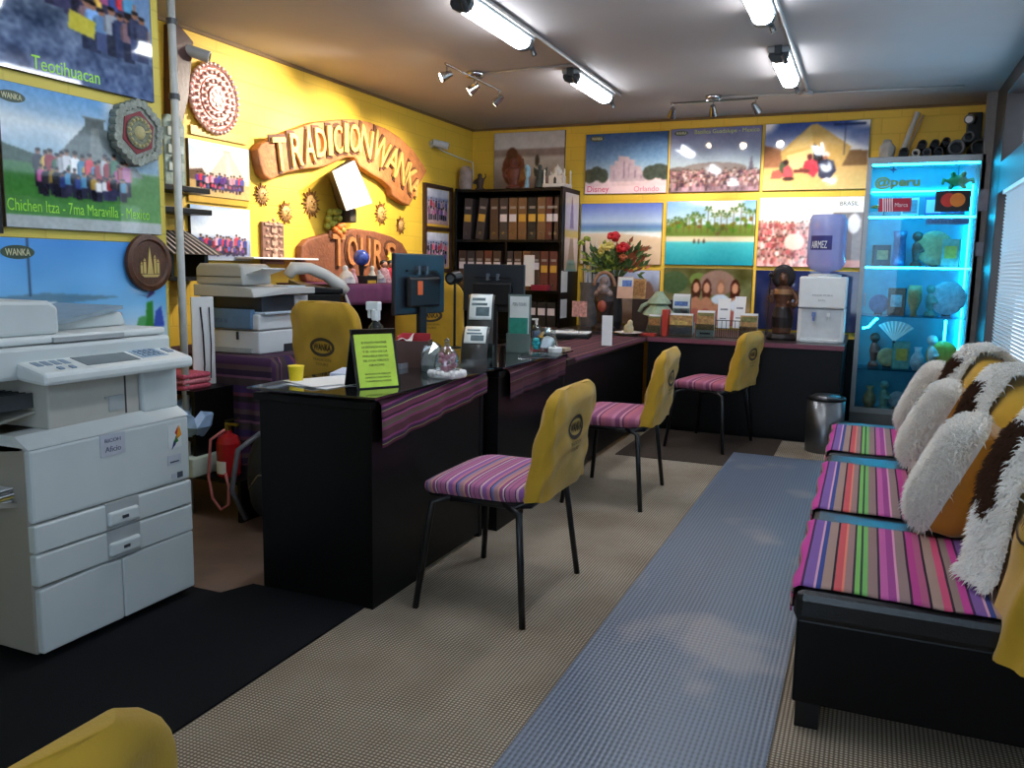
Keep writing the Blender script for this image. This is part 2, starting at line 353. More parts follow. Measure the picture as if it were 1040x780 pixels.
def runner_mat():
    m, nt, b = nodes_of('runner_vinyl'); N = nt.nodes; K = nt.links
    tc = N.new('ShaderNodeTexCoord'); w = N.new('ShaderNodeTexWave'); w.bands_direction = 'X'; w.inputs['Scale'].default_value = 22; w.inputs['Distortion'].default_value = .3
    w2 = N.new('ShaderNodeTexWave'); w2.bands_direction = 'Y'; w2.inputs['Scale'].default_value = 16
    nz = N.new('ShaderNodeTexNoise'); nz.inputs['Scale'].default_value = 1.6; nz.inputs['Detail'].default_value = 3
    for q in (w, w2, nz): K.new(tc.outputs['Object'], q.inputs['Vector'])
    ad = N.new('ShaderNodeMath'); ad.operation = 'MULTIPLY_ADD'; ad.inputs[1].default_value = .35; K.new(w2.outputs['Fac'], ad.inputs[0]); K.new(w.outputs['Fac'], ad.inputs[2])
    rp = N.new('ShaderNodeValToRGB'); rp.color_ramp.elements[0].color = L3((78, 87, 102))+(1,); rp.color_ramp.elements[1].color = L3((124, 134, 152))+(1,); K.new(ad.outputs[0], rp.inputs['Fac'])
    r2 = N.new('ShaderNodeValToRGB'); r2.color_ramp.elements[0].position = .55; r2.color_ramp.elements[1].position = .63
    r2.color_ramp.elements[0].color = (0, 0, 0, 1); r2.color_ramp.elements[1].color = (.45, .45, .45, 1); K.new(nz.outputs['Fac'], r2.inputs['Fac'])
    mx = N.new('ShaderNodeMixRGB'); K.new(r2.outputs[0], mx.inputs[0]); K.new(rp.outputs[0], mx.inputs[1]); mx.inputs[2].default_value = L3((186, 172, 168))+(1,)
    K.new(mx.outputs[0], b.inputs['Base Color']); b.inputs['Roughness'].default_value = .34; b.inputs['Specular IOR Level'].default_value = .6
    bp = N.new('ShaderNodeBump'); bp.inputs['Strength'].default_value = .35; bp.inputs['Distance'].default_value = .003; K.new(ad.outputs[0], bp.inputs['Height']); K.new(bp.outputs[0], b.inputs['Normal'])
    return m
FRONT = -1.2
struct('floor', MB().box(XL-.15, XR+.15, FRONT, YB+.15, -.1, 0), carpet_mat())
struct('ceiling', MB().box(XL-.15, XR+.15, FRONT, YB+.15, ZC, ZC+.1), mat('ceiling_paint', (168, 161, 159), .7, var=.03, scale=3, bump=.05))
YW = (224, 182, 58)
struct('wall_left', MB().box(XL-.15, XL, YN-.1, YB+.15, 0, ZC), brick_mat('yellow_brick_y', YW, 'Y'))
struct('wall_near_left', MB().box(XL-.15, XN, FRONT, YN, 0, ZC), brick_mat('yellow_brick_n', (216, 196, 84), 'Y'))
struct('wall_back', MB().box(XL, XR+.15, YB, YB+.15, 0, ZC), brick_mat('yellow_brick_x', YW, 'X'))
# right wall: dark framed shop window with blinds
wr = MB().box(XR, XR+.15, FRONT, YB, 0, .62).box(XR, XR+.15, FRONT, YB, 2.40, ZC).box(XR, XR+.15, 6.35, YB, .62, 2.40).box(XR, XR+.15, FRONT, -.6, .62, 2.40)
DFR = mat('dark_frame_paint', (40, 30, 27), .45, var=.15)
struct('wall_right', wr, DFR)
win = struct('window_1', MB().box(XR-.02, XR+.12, 6.25, 6.36, .6, 2.42).box(XR-.02, XR+.12, -.62, -.5, .6, 2.42).box(XR-.02, XR+.12, -.6, 6.3, 1.72, 1.92).box(XR-.02, XR+.12, -.6, 6.3, .58, .66).box(XR-.02, XR+.12, -.6, 6.3, 2.34, 2.42).box(XR, XR+.1, 3.0, 3.08, .6, 2.4), DFR, bevel=.004)
obj('pane', MB().box(XR+.085, XR+.09, -.55, 6.27, 1.9, 2.36), mat('sky_pane', (190, 205, 210), .05, alpha=.25, var=0), win)
obj('pane', MB().box(XR+.085, XR+.09, -.55, 6.27, .64, 1.74), MATS['sky_pane'], win)
bl = MB(); z = .68
while z < 1.70:
    bl.box(XR-.012, XR+.012, -.45, 6.0, z, z+.0015); i = len(bl.v)-8
    bl.rot('Y', 62, (XR, 0, z), i); z += .021
BLIND = nodes_of('blind_slat'); bm_, bnt, bb = BLIND
bb.inputs['Base Color'].default_value = L3((225, 230, 232))+(1,); bb.inputs['Roughness'].default_value = .5
_tr = bnt.nodes.new('ShaderNodeBsdfTranslucent'); _tr.inputs[0].default_value = L3((225, 232, 236))+(1,); _mx = bnt.nodes.new('ShaderNodeMixShader'); _mx.inputs[0].default_value = .4
bnt.links.new(bb.outputs[0], _mx.inputs[1]); bnt.links.new(_tr.outputs[0], _mx.inputs[2]); bnt.links.new(_mx.outputs[0], bnt.nodes['Material Output'].inputs[0])
bt = thing('venetian_blind', 'white venetian blind closed over the window on the right', 'blind', (0, 0, 0))
obj('slats', bl, bm_, bt); obj('head_rail', MB().box(XR-.022, XR+.018, -.45, 6.0, 1.695, 1.72), WHT, bt)
# unseen shop window side behind the viewer, opening narrowed to cut the daylight
struct('wall_front', MB().box(XL-.15, XR+.15, FRONT-.1, FRONT, 0, .5).box(XL-.15, XR+.15, FRONT-.1, FRONT, 2.2, ZC).box(XL-.15, -1.3, FRONT-.1, FRONT, .5, 2.2).box(.4, XR+.15, FRONT-.1, FRONT, .5, 2.2), DFR)
# trims
struct('trim_1', MB().box(XL, XL+.012, YN, YB, ZC-.02, ZC), mat('joint_brown', (110, 84, 50), .7))
struct('trim_2', MB().box(XL, XR, YB-.012, YB, ZC-.02, ZC), MATS['joint_brown'])
struct('trim_3', MB().box(XR-.06, XR, 6.9, 7.0, .0, ZC), mat('grey_post', (112, 108, 106), .5))
# ---- floor coverings
single('floor_runner', 'long blue grey ribbed plastic runner down the aisle', 'runner', MB().box(-.755, -.15, .2, 5.56, .001, .006), runner_mat())
single('floor_mat', 'black carpet mat under the large copier', 'mat', MB().prism([(-2.93, .2), (-1.56, .2), (-1.56, 2.37), (-2.05, 2.37), (-2.10, 2.25), (-2.93, 2.25)], 0, .006).map(lambda x, y, z: (x, z, .001+y)), mat('black_mat', (14, 15, 19), .9, var=.3, scale=160, bump=.4, bscale=300, spec=.2))
single('floor_mat', 'dark brown mat in front of the far back counter', 'mat', MB().box(-1.45, -.5, 5.15, 6.2, .001, .005), mat('brown_mat', (70, 58, 50), .9, var=.2, scale=120, bump=.3, bscale=200, spec=.2))
single('floor_covering', 'brown laminate flooring behind the front desk', 'flooring', MB().box(-3.5, -2.0, 2.26, 5.4, .0005, .003), mat('brown_laminate', (118, 94, 80), .45, var=.15, scale=6, bump=.1))
# ---- surface conduits on the ceiling
def pipe(label, pts, r, m, nm='conduit'): return single(nm, label, 'conduit', MB().tube(pts, r, 10), m, smooth=True)
CON = mat('conduit_grey', (168, 164, 162), .4)
pipe('grey ceiling conduit beside the left row of tube lamps', [(-1.79, .5, ZC-.013), (-1.79, 6.15, ZC-.013)], .011, CON)
pipe('grey ceiling conduit beside the right row of tube lamps', [(-.50, .5, ZC-.013), (-.50, 6.46, ZC-.013)], .011, CON)
pipe('thin ceiling conduit running across to the spotlight bar by the left wall', [(-2.46, 5.22, ZC-.008), (-1.80, 5.16, ZC-.008)], .007, CON)
pipe('thin ceiling conduit running from the back spotlight bar to the cabinet corner', [(-1.10, 6.47, ZC-.008), (.5, 6.62, ZC-.008)], .007, CON)
single('junction_box', 'small grey junction box on the ceiling at the conduit end', 'junction box', MB().lathe([(.045, 0), (.045, .03), (.03, .035)], 16), CON, (-.51, 6.47, ZC-.036))
pt = thing('wall_pipe', 'tall pale metal pipe at the end of the near left wall', 'pipe', (XN+.03, YN+.05, 0))
obj('tube', MB().cyl((0, 0, 0), (0, 0, ZC), .0175), mat('pipe_paint', (196, 198, 194), .35), pt, smooth=True)
for zc in (1.93, 2.25): obj('clamp', MB().cyl((0, 0, zc-.012), (0, 0, zc+.012), .024), DGRY, pt)
# ---- tube lamps
LAMP = mat('lamp_tube', (255, 255, 255), .4, var=0, emit=(240, 247, 255), estr=24)
DIFF = mat('lamp_housing', (170, 176, 180), .3, var=.04)
def tube_lamp(label, x, y0, y1, proto=None):
    t = thing('tube_lamp', label, 'ceiling lamp', (x, (y0+y1)/2, ZC), 0, 'tube lamps on the ceiling'); h = (y1-y0)/2
    obj('housing', MB().box(-.062, .062, -h-.05, h+.05, -.034, 0), DIFF, t, bevel=.008)
    s = MB()
    for k in range(9): pass
    prof = [(-.05, -.032), (-.052, -.05), (-.04, -.072), (-.018, -.082), (.018, -.082), (.04, -.072), (.052, -.05), (.05, -.032)]
    s.prism(prof, -h, h)
    obj('diffuser', s, LAMP, t, label='bright white diffuser')
    for sg in (-1, 1):
        obj('end_cap', MB().prism([(a*1.08, b*1.06) for a, b in prof], min(sg*h, sg*(h+.045)), max(sg*h, sg*(h+.045))), DGRY, t, bevel=.004)
    for sg in (-1, 1):
        b = MB().box(-.02, .02, sg*(h+.06)-.012, sg*(h+.06)+.012, -.05, 0).cyl((.03, sg*(h+.07), -.06), (.05, sg*(h+.075), -.105), .014)
        obj('bracket', b, DGRY, t)
    return t
tube_lamp('bright tube lamp on the ceiling, nearer of the left row', -1.865, 3.73, 4.44)
tube_lamp('bright tube lamp on the ceiling, farther of the left row', -1.875, 5.34, 6.05)
tube_lamp('bright tube lamp on the ceiling, nearer of the right row, cut by the frame', -.575, 3.70, 4.41)
tube_lamp('bright tube lamp on the ceiling, farther of the right row', -.575, 5.22, 5.93)
# a second near pair overhead, whose reflections show in the glossy posters
tube_lamp('bright tube lamp overhead near the viewer on the left', -1.865, 2.2, 2.91)
tube_lamp('bright tube lamp overhead near the viewer on the right', -.575, 2.2, 2.91)
# ---- spotlight bars
CHR = mat('chrome', (190, 188, 186), .2, metal=1., var=.03)
BULB = mat('spot_bulb', (255, 240, 215), .4, var=0, emit=(255, 232, 196), estr=25)
def spot_bar(label, c, along, aims, power):
    t = thing('spotlight_bar', label, 'spotlight', c)
    a = Vector(along)
    obj('canopy', MB().lathe([(.055, -.03), (.06, -.012), (.06, 0)], 20), CHR, t, smooth=True)
    obj('bar', MB().tube([-a, -a*.4+Vector((0, 0, .0)), a*.4, a], .008), CHR, t).location.z = -.035
    for k, (f, aim) in enumerate(aims):
        p = a*f+Vector((0, 0, -.10)); d = (Vector(aim)-(Vector(c)+p)).normalized()
        h = MB().cyl(a*f+Vector((0, 0, -.03)), p, .006).cyl(p-d*.035, p+d*.04, .018, .034)
        hd = obj('spot_head', h, CHR, t, smooth=False)
        obj('bulb', MB().cyl(p+d*.039, p+d*.043, .027), BULB, hd)
        l = bpy.data.lights.new('spot_light', 'SPOT'); l.energy = power[k]; l.color = (1, .90, .74); l.spot_size = math.radians(78); l.spot_blend = .7; l.shadow_soft_size = .03
        lo = bpy.data.objects.new('spot_light', l); C.objects.link(lo); lo.parent = t; lo.location = p+d*.05; lo.rotation_euler = d.to_track_quat('-Z', 'Y').to_euler()
    return t
spot_bar('chrome three spotlight bar on the ceiling by the carved sign', (-2.52, 5.2, ZC), (0, .42, 0), [(-.95, (XL, 4.15, 1.85)), (0, (XL, 5.0, 1.75)), (.95, (XL, 5.75, 1.6))], (125, 140, 90))
spot_bar('chrome three spotlight bar on the ceiling by the back posters', (-1.16, 6.45, ZC), (.32, .0, 0), [(-.95, (-1.8, YB, 1.7)), (0, (-1.15, YB, 1.55)), (.95, (-.45, YB, 1.6))], (34, 40, 60))
# ---- security cameras
def sec_cam(label, loc, rz, d, cable=None):
    t = thing('security_camera', label, 'security camera', loc, rz); d = Vector(d).normalized()
    obj('mount', MB().cyl((0, 0, 0), (0, -.02, 0), .03).cyl((0, -.02, 0), (0, -.06, .0), .012), WHT, t)
    p = Vector((0, -.07, .0))
    b = obj('body', MB().cyl(p-d*.05, p+d*.09, .03, .032, 20), mat('camera_grey', (176, 182, 190), .35), t, smooth=False, bevel=.004)
    obj('lens', MB().cyl(p+d*.0895, p+d*.093, .023), BLKP, b)
    if cable: obj('cable', MB().tube(cable, .006), WHT, t)
    return t
# ================================================================ left near wall
def lw(x, yc, z0): return (x+.001, yc, z0)
def lw_rect(x, y0, y1): return abs(y1-y0), (y0+y1)/2
# picture: hillside group
p = Pic(200, 150, 3).grad([(0, (90, 110, 150)), (.35, (84, 100, 128)), (.6, (86, 96, 110)), (1, (110, 122, 130))]).noise(14, 34).noise(40, 26)
p.poly([(.55, 1), (1, .45), (1, 1)], (120, 150, 190)); p.poly([(.78, 1), (1, .8), (1, 1)], (190, 205, 220))
p.noise(9, 16); p.crowd(.5, .85, .62, .25, 9, MULTI); p.crowd(.45, .9, .48, .28, 11, MULTI); p.crowd(.62, .97, .26, .34, 8, [(120, 160, 210), (70, 90, 130), (200, 210, 225), (50, 60, 90), (160, 130, 140)], (50, 60, 90))
p.poly([(.55, .37), (.68, .34), (.69, .46), (.56, .50)], (196, 186, 70)); p.noise(50, 12)
w, yc = lw_rect(0, 1.92, 2.845)
t, yy = poster('poster', 'glossy poster of a group on a rocky hillside with a yellow banner, top left', p, w, .56, lw(XN, yc, 1.885), 90)
LIME = mat('lime_print', (150, 220, 50), .4)
obj('caption', text('Teotihuacan', .03, .045, w=.30, h=.05, y=yy, depth=.0012), LIME, t)
# picture: stepped pyramid with tour group
def pyramid(seed, res, dark=1.):
    p = Pic(res[0], res[1], seed).grad([(0, (70, 140, 56)), (.47, (62, 118, 56)), (.5, (150, 180, 200)), (.75, (196, 214, 226)), (1, (104, 160, 214))]).clouds(.55, (236, 240, 242), .45, 4)
    p.poly([(0, .46), (0, .58), (.28, .50), (.3, .46)], (60, 84, 66))
    for k in range(9):
        f = k/9; p.poly([(.24+.25*f, .45+.34*f), (.88-.25*f, .45+.34*f), (.86-.25*f, .485+.34*f), (.26+.25*f, .485+.34*f)], tuple(np.array((112, 122, 122))*(1-.06*(k % 2))))
    p.poly([(.5, .45), (.62, .45), (.575, .79), (.53, .79)], (132, 138, 134)); p.rect(.49, .615, .79, .85, (104, 112, 112)); p.rect(.475, .63, .85, .865, (120, 128, 126))
    return p
p = pyramid(5, (220, 160)); p.crowd(.19, .78, .30, .27, 19, MULTI); p.crowd(.18, .76, .24, .2, 17, MULTI, jit=.012)
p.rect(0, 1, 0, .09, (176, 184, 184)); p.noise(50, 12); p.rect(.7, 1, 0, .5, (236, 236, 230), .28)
w, yc = lw_rect(0, 2.12, 2.856)
t, yy = poster('poster', 'large glossy poster of a stepped pyramid with a tour group on green grass', p, w, .525, lw(XN, yc, 1.315), 90, logo=(-.43, .90, .15))
obj('caption', text('Chichen Itza - 7ma Maravilla - Mexico', -.03, .085, w=.66, h=.045, y=yy, depth=.0012), LIME, t)
# picture: blue sky with sail shapes
p = Pic(200, 150, 7).grad([(0, (236, 240, 242)), (.35, (196, 222, 240)), (.55, (120, 190, 240)), (1, (74, 150, 226))]).noise(4, 14)
p.poly([(0, .62), (.25, .64), (.7, .6), (.3, .56), (0, .58)], (96, 140, 170)); p.poly([(0, .58), (.3, .58), (.42, .45), (.0, .4)], (214, 224, 226))
p.rect(.165, .175, .62, 1, (40, 60, 90)); p.poly([(.84, .36), (.9, .36), (.9, .56), (.86, .55)], (50, 140, 60)); p.poly([(.86, .58), (.92, .62), (.9, .68)], (60, 40, 110)); p.ell(.66, .47, .03, .015, (200, 60, 50)); p.poly([(.78, .36), (.84, .36), (.86, .45), (.8, .44)], (90, 170, 110)); p.poly([(.9, .36), (.98, .36), (.96, .52), (.92, .48)], (60, 90, 190))
w, yc = lw_rect(0, 2.06, 2.868)
poster('poster', 'blue sky poster with an oval company logo behind the large copier', p, w, .58, lw(XN, yc, .70), 90, logo=(-.38, .905, .17))
t = thing('framed_board', 'black framed board at the far left edge beside the pyramid poster', 'board', lw(XN, 1.80, 1.29), 90)
obj('frame', MB().box(-.30, -.26, -.03, 0, 0, .55).box(.26, .30, -.03, 0, 0, .55).box(-.26, .26, -.03, 0, 0, .04).box(-.26, .26, -.03, 0, .51, .55), BLKP, t)
obj('panel', MB().box(-.26, .26, -.018, 0, .04, .51), BLKW, t)
# hexagonal stone calendar
q = onx(138, 135, XN+.04); t = thing('hexagon_plaque', 'six sided grey stone calendar plaque overlapping the pyramid poster', 'wall plaque', (XN+.022, q.y, q.z), 90, ry=8)
hexa = [(math.cos(PI/3*k+PI/6), math.sin(PI/3*k+PI/6)) for k in range(6)]
STO = mat('carved_stone', (140, 146, 136), .7, var=.25, scale=50, bump=.8, bscale=60)
obj('slab', MB().prism([(a*.125, b*.13) for a, b in hexa], -.03, 0), STO, t, bevel=.004)
m = MB()
for k in range(6):
    a0 = Vector((hexa[k][0]*.125, 0, hexa[k][1]*.13)); a1 = Vector((hexa[(k+1) % 6][0]*.125, 0, hexa[(k+1) % 6][1]*.13))
    for f in (.14, .38, .62, .86): 
        c = a0.lerp(a1, f); m.prism([(c.x*1.0+.02*math.cos(PI/4*j), c.z*1.0+.02*math.sin(PI/4*j)) for j in range(8)], -.042, -.004)
obj('rim_blocks', m, STO, t, bevel=.003)
obj('red_band', MB().prism([(a*.088, b*.092) for a, b in hexa], -.034, -.028), mat('dark_red_paint', (120, 28, 40), .5), t, label='dark red inner band')
obj('sun_disc', MB().prism([(.066*math.cos(PI/12*k), .068*math.sin(PI/12*k)) for k in range(24)], -.042, -.03), mat('disc_stone', (112, 116, 96), .6, var=.3, scale=90, bump=.9, bscale=80), t, bevel=.004)
m = MB()
for k in range(16): a = PI/8*k; m.ball((.054*math.cos(a), -.042, .055*math.sin(a)), .008, 6)
m.lathe([(.028, 0), (.02, .006), (.006, .009)], 16); i0 = len(m.v)-16*3; m.rot('X', 90, start=i0); m.move(0, -.042, 0, i0)
m.box(-.003, .003, -.05, -.044, 0, .045); m.rot('Y', 70, start=len(m.v)-8)
obj('relief', m, mat('relief_tan', (170, 160, 110), .5), t)
# round engraved wooden plaque
q = onx(152, 267, XN+.04); t = thing('round_plaque', 'round dark wooden plaque engraved with a pale tower motif', 'wall plaque', (XN+.022, q.y, q.z), 90)
m = MB().lathe([(.118, 0), (.126, .008), (.122, .022), (.102, .026), (.094, .018), (.0, .018)], 40).rot('X', 90)
obj('disc', m, mat('plaque_wood', (84, 50, 30), .4, var=.35, scale=24, bump=.2), t, smooth=False)
m = MB(); PALE = mat('engraving', (190, 166, 96), .6)
m.prism([(-.05, -.05), (.055, -.05), (.04, -.062), (-.035, -.062)], -.0205, -.018)
m.prism([(-.016, -.048), (.018, -.048), (.004, .05), (0, .07), (-.003, .05)], -.0205, -.018)
for x0, x1, h in ((-.052, -.04, -.01), (-.036, -.022, .005), (.022, .034, .02), (.038, .052, .002)):
    m.box(x0, x1, -.0205, -.018, -.046, h)
    m.prism([(x0, h+.003), (x1, h+.003), ((x0+x1)/2, h+.016)], -.0205, -.018)
obj('motif', m, PALE, t)
# ================================================================ left far wall
q = onx(200, 52, XL+.1); sec_cam('grey security camera on the left wall above the copper disc', (XL, q.y, q.z), 90, (.55, -.75, -.25))
# hanging dark wood panel
PW = mat('reddish_wood', (70, 34, 28), .45, var=.3, scale=14, bump=.15)
c = [onx(*p_, XL+.03) for p_ in ((176, 24), (192, 43), (187, 100), (181, 126), (170, 126), (170, 24))]
m = MB().prism([(v.y, v.z) for v in c], 0, .06).map(lambda x, y, z: (XL+.062-y, x, z))
t = single('wood_panel', 'dark reddish wooden panel hanging behind the pipe', 'wall panel', m, PW, bevel=.004)
# copper calendar disc
q = onx(220, 100, XL+.04); t = thing('sun_disc', 'large round embossed copper calendar disc on the left wall', 'wall plaque', (XL+.002, q.y, q.z), 90)
COP = mat('copper_relief', (206, 150, 140), .32, metal=.55, var=.5, scale=46, bump=1., bscale=46)
R0 = .195
obj('dish', MB().lathe([(R0*.96, 0), (R0, .02), (R0*.9, .034), (R0*.86, .026), (R0*.62, .03), (R0*.6, .038), (R0*.36, .034), (R0*.33, .046), (.001, .05)], 48).rot('X', 90), COP, t, smooth=False)
m = MB()
for k in range(36): a = PI/18*k; m.ball((R0*.965*math.cos(a), -.026, R0*.965*math.sin(a)), .014, 6)
obj('beaded_rim', m, mat('copper_bright', (232, 190, 180), .3, metal=.5, var=.3, scale=60), t, smooth=True)
m = MB()
for rr, n, s in ((.73, 24, .013), (.48, 16, .014), (.2, 7, .014)):
    for k in range(n): a = 2*PI/n*k; m.ball((R0*rr*math.cos(a), -.036-(.008 if rr < .6 else 0), R0*rr*math.sin(a)), s, 6, (1, .7, 1))
obj('glyphs', m, MATS['copper_bright'], t, smooth=True)
# two stacked group photos in a slim frame
def grp_photo(label, px, seed, kind):
    a, b, c_ = onx(*px[0], XL), onx(*px[1], XL), onx(*px[2], XL)
    w = b.y-a.y; h = a.z-c_.z
    if kind == 'pyr':
        p = Pic(110, 100, seed).grad([(0, (206, 170, 110)), (.3, (196, 160, 110)), (.33, (214, 200, 190)), (.6, (226, 228, 232)), (1, (178, 204, 232))]).clouds(.4, (245, 246, 248), .4)
        p.poly([(.25, .28), (1.0, .28), (.68, .84), (.56, .84)], (206, 192, 176)); p.poly([(.58, .28), (.72, .28), (.645, .84), (.6, .84)], (222, 208, 192)); p.rect(.55, .68, .84, .9, (196, 184, 170)); p.poly([(0, .45), (.2, .5), (.3, .28), (0, .28)], (110, 86, 70))
        p.crowd(.1, .9, .14, .3, 16, PINKS); p.crowd(.14, .86, .1, .16, 12, PINKS)
    elif kind == 'sky':
        p = Pic(110, 100, seed).grad([(0, (170, 180, 190)), (.12, (120, 130, 160)), (.3, (130, 150, 190)), (.6, (220, 228, 238)), (1, (110, 140, 190))]).clouds(.4, (246, 248, 250), .42, 3)
        p.crowd(.12, .92, .12, .34, 17, PINKS); p.crowd(.3, .88, .08, .2, 12, PINKS)
    else:
        p = Pic(80, 90, seed).grad([(0, (170, 130, 120)), (.6, (190, 170, 180)), (.7, (90, 100, 160)), (.8, (176, 176, 196)), (1, (200, 200, 214))]).noise(10, 20)
        p.crowd(.08, .92, .3, .36, 8, PINKS); p.crowd(.12, .9, .08, .36, 8, [(80, 80, 160), (160, 90, 130), (60, 50, 90), (210, 180, 190)])
    p.noise(40, 8)
    return poster('poster', label, p, w, h, lw(XL, (a.y+b.y)/2, c_.z), 90, logo=None)
grp_photo('group photo before a pale pyramid, under the copper disc', ((188, 140), (250, 152), (188, 197)), 11, 'pyr')
grp_photo('group photo under a cloudy blue sky, beneath the pyramid group photo', ((190, 207), (251, 211), (190, 264)), 12, 'sky')
GOLDF = mat('gold_strip', (206, 160, 50), .4)
for lab, a, b in (('gold caption strip above the pyramid group photo', (192, 131), (249, 144)), ('gold caption strip between the two group photos', (190, 200), (251, 207))):
    a, b = onx(*a, XL), onx(*b, XL); single('caption_strip', lab, 'caption strip', MB().box(a.y, b.y, -.012, 0, b.z-.02, b.z+.03), GOLDF, (XL+.001, 0, 0), 90)
q0, q1 = onx(430, 190, XL), onx(456, 203, XL)
a, b, c_ = onx(429, 184, XL), onx(457, 193, XL), onx(429, 276, XL)
y0, y1, z0, z1 = a.y+.0, b.y-.0, c_.z, a.z-.01; zm = (z0+z1)/2; yc_ = (y0+y1)/2; hw_ = (y1-y0)/2
t = thing('framed_photos', 'dark framed pair of group photos on the left wall beside the binder shelf', 'framed photos', (XL+.001, yc_, z0), 90)
f = MB(); hh_ = z1-z0
for r_ in ((-hw_, -hw_+.03, 0, hh_), (hw_-.03, hw_, 0, hh_), (-hw_+.03, hw_-.03, 0, .03), (-hw_+.03, hw_-.03, hh_-.03, hh_), (-hw_+.03, hw_-.03, hh_/2-.015, hh_/2+.015)): f.box(r_[0], r_[1], -.03, -.001, r_[2], r_[3])
obj('frame', f, DBRN, t); obj('mat_board', MB().box(-hw_+.03, hw_-.03, -.008, 0, .03, hh_-.03), GOLDF, t)
for k in range(2):
    p = Pic(80, 100, 13+k).grad([(0, (170, 140, 140)), (.6, (190, 176, 190)), (.72, (130, 140, 176)), (.8, (196, 196, 214)), (1, (214, 214, 226))]).noise(10, 14)
    p.crowd(.06, .94, .34, .38, 8, PINKS+[(196, 170, 190)]); p.crowd(.1, .92, .12, .38, 9, [(100, 90, 160), (176, 110, 150), (70, 60, 100), (214, 180, 200)]); p.noise(40, 8)
    o = obj('picture', p.mesh(2*hw_-.09, hh_/2-.075, -.0095), vcol_mat('print_gloss', .05, .5, .3), t, recalc=False, label=('lower group photo', 'upper group photo')[k]); o.location.z = .04+k*(hh_/2-.002)
# little sun faces
def sun_face(label, px, py, r):
    q = onx(px, py, XL); t = thing('sun_ornament', label, 'wall ornament', (XL+.001, q.y, q.z), 90, 'little carved suns on the left wall')
    m = MB()
    for k in range(18):
        a = 2*PI/18*k; a1, a2 = a-.14, a+.14; rr = r*(1. if k % 2 else .82)
        m.prism([(r*.55*math.cos(a1), r*.55*math.sin(a1)), (rr*math.cos(a), rr*math.sin(a)), (r*.55*math.cos(a2), r*.55*math.sin(a2))], -.014, -.002)
    obj('rays', m, mat('sun_brown', (136, 92, 50), .5, var=.3), t)
    f = obj('face', MB().lathe([(r*.58, 0), (r*.56, .014), (r*.4, .022), (r*.001, .03)], 24).rot('X', 90), mat('sun_tan', (196, 150, 84), .5, var=.25, scale=40, bump=.4), t, smooth=True)
    m = MB().ball((-.17*r, -.028, .14*r), .06*r, 6).ball((.17*r, -.028, .14*r), .06*r, 6).ball((0, -.032, -.02*r), .07*r, 6, (.7, 1, 1.5)).box(-.16*r, .16*r, -.03, -.02, -.27*r, -.21*r)
    obj('features', m, MATS['sun_brown'], f)
sun_face('carved sun ornament under the left end of the carved sign', 265, 198, .075)
sun_face('carved sun ornament just above the brown tile plaque', 289, 216, .078)
sun_face('carved sun ornament nearest the bright white wall shade, on its left', 315, 207, .105)
sun_face('carved sun ornament to the right of the bright white wall shade', 386, 217, .095)
sun_face('smallest carved sun ornament above the right end of the lower carved sign', 406, 229, .075)
# brown tile plaque
a, b, c_ = onx(263, 225, XL), onx(285, 228, XL), onx(264, 268, XL)
w, h = b.y-a.y, a.z-c_.z; t = thing('tile_plaque', 'tall narrow brown plaque with carved figures above the printer', 'wall plaque', lw(XL, (a.y+b.y)/2, c_.z), 90)
obj('board', MB().box(-w/2, w/2, -.025, 0, 0, h), mat('plaque_brown', (120, 86, 74), .5, var=.2), t, bevel=.004)
m = MB()
for zz in (.2, .52, .82):
    for k in range(5):
        a0 = PI*k/4; m.ball((w*.3*math.cos(a0), -.027, h*zz+w*.3*math.sin(a0)), .012, 6)
    m.box(-w*.12, w*.12, -.034, -.024, h*(zz-.07), h*(zz+.06)).ball((0, -.03, h*zz+.03), .02, 8)
for zz in (.03, .36, .67, .95): m.box(-w*.42, w*.42, -.033, -.024, h*zz-.006, h*zz+.006)
obj('relief', m, mat('plaque_pale', (176, 140, 120), .5), t)
q = onx(270, 268, XL+.15); single('wall_shelf', 'thin white wall shelf under the brown tile plaque', 'shelf', MB().box(-.32, .32, -.16, 0, -.012, 0), WHT, (XL, q.y+.2, 1.235), 90, bevel=.003)
# carved sign
def wall_poly(pts, x): return [(onx(a, b, x).y, onx(a, b, x).z) for a, b in pts]
def carved(name, label, out, letters, x0, th, base, face, parent_bark=True):
    t = thing(name, label, 'sign', (XL, 0, 0), 90)
    obj('board', MB().prism(wall_poly(out, XL+th), -th, -.002), base, t, bevel=.012)
    cy = sum(p_[0] for p_ in out)/len(out); 
    for ch, px, py, hh, ww, ang in letters:
        q = onx(px, py, XL+th); sc = (q.y/4.6)
        for tag_, mm, d0, fat in (('letter_outline', mat('letter_groove', (86, 48, 24), .7), .008, .02), ('letter', face, .024, .010)):
            g = text(ch, 0, 0, w=ww*(1.12 if tag_ == 'letter_outline' else .88), h=hh*(1.12 if tag_ == 'letter_outline' else .94), y=0, depth=d0, fat=fat)
            g.rot('Y', -ang).move(q.y, -th+.001, q.z)
            if tag_ == 'letter': obj('letter', g, mm, o_, bevel=.0)
            else: o_ = obj('letter_groove', g, mm, t)
    return t
FACE = mat('carved_pale_wood', (216, 164, 88), .5, var=.15, scale=30, bump=.3)
BARK = mat('bark_wood', (168, 104, 56), .65, var=.25, scale=18, bump=.6, bscale=40)
out = [(262, 152), (266, 146), (281, 138), (300, 131), (320, 124), (345, 121), (362, 121), (376, 124), (392, 130), (406, 139), (420, 152), (431, 168), (434, 174), (427, 186), (421, 200), (416, 209), (409, 206), (399, 199), (398, 192), (390, 184), (378, 177), (366, 169), (361, 160), (352, 160), (341, 165), (328, 170), (308, 172), (290, 176), (275, 183), (268, 178), (264, 166)]
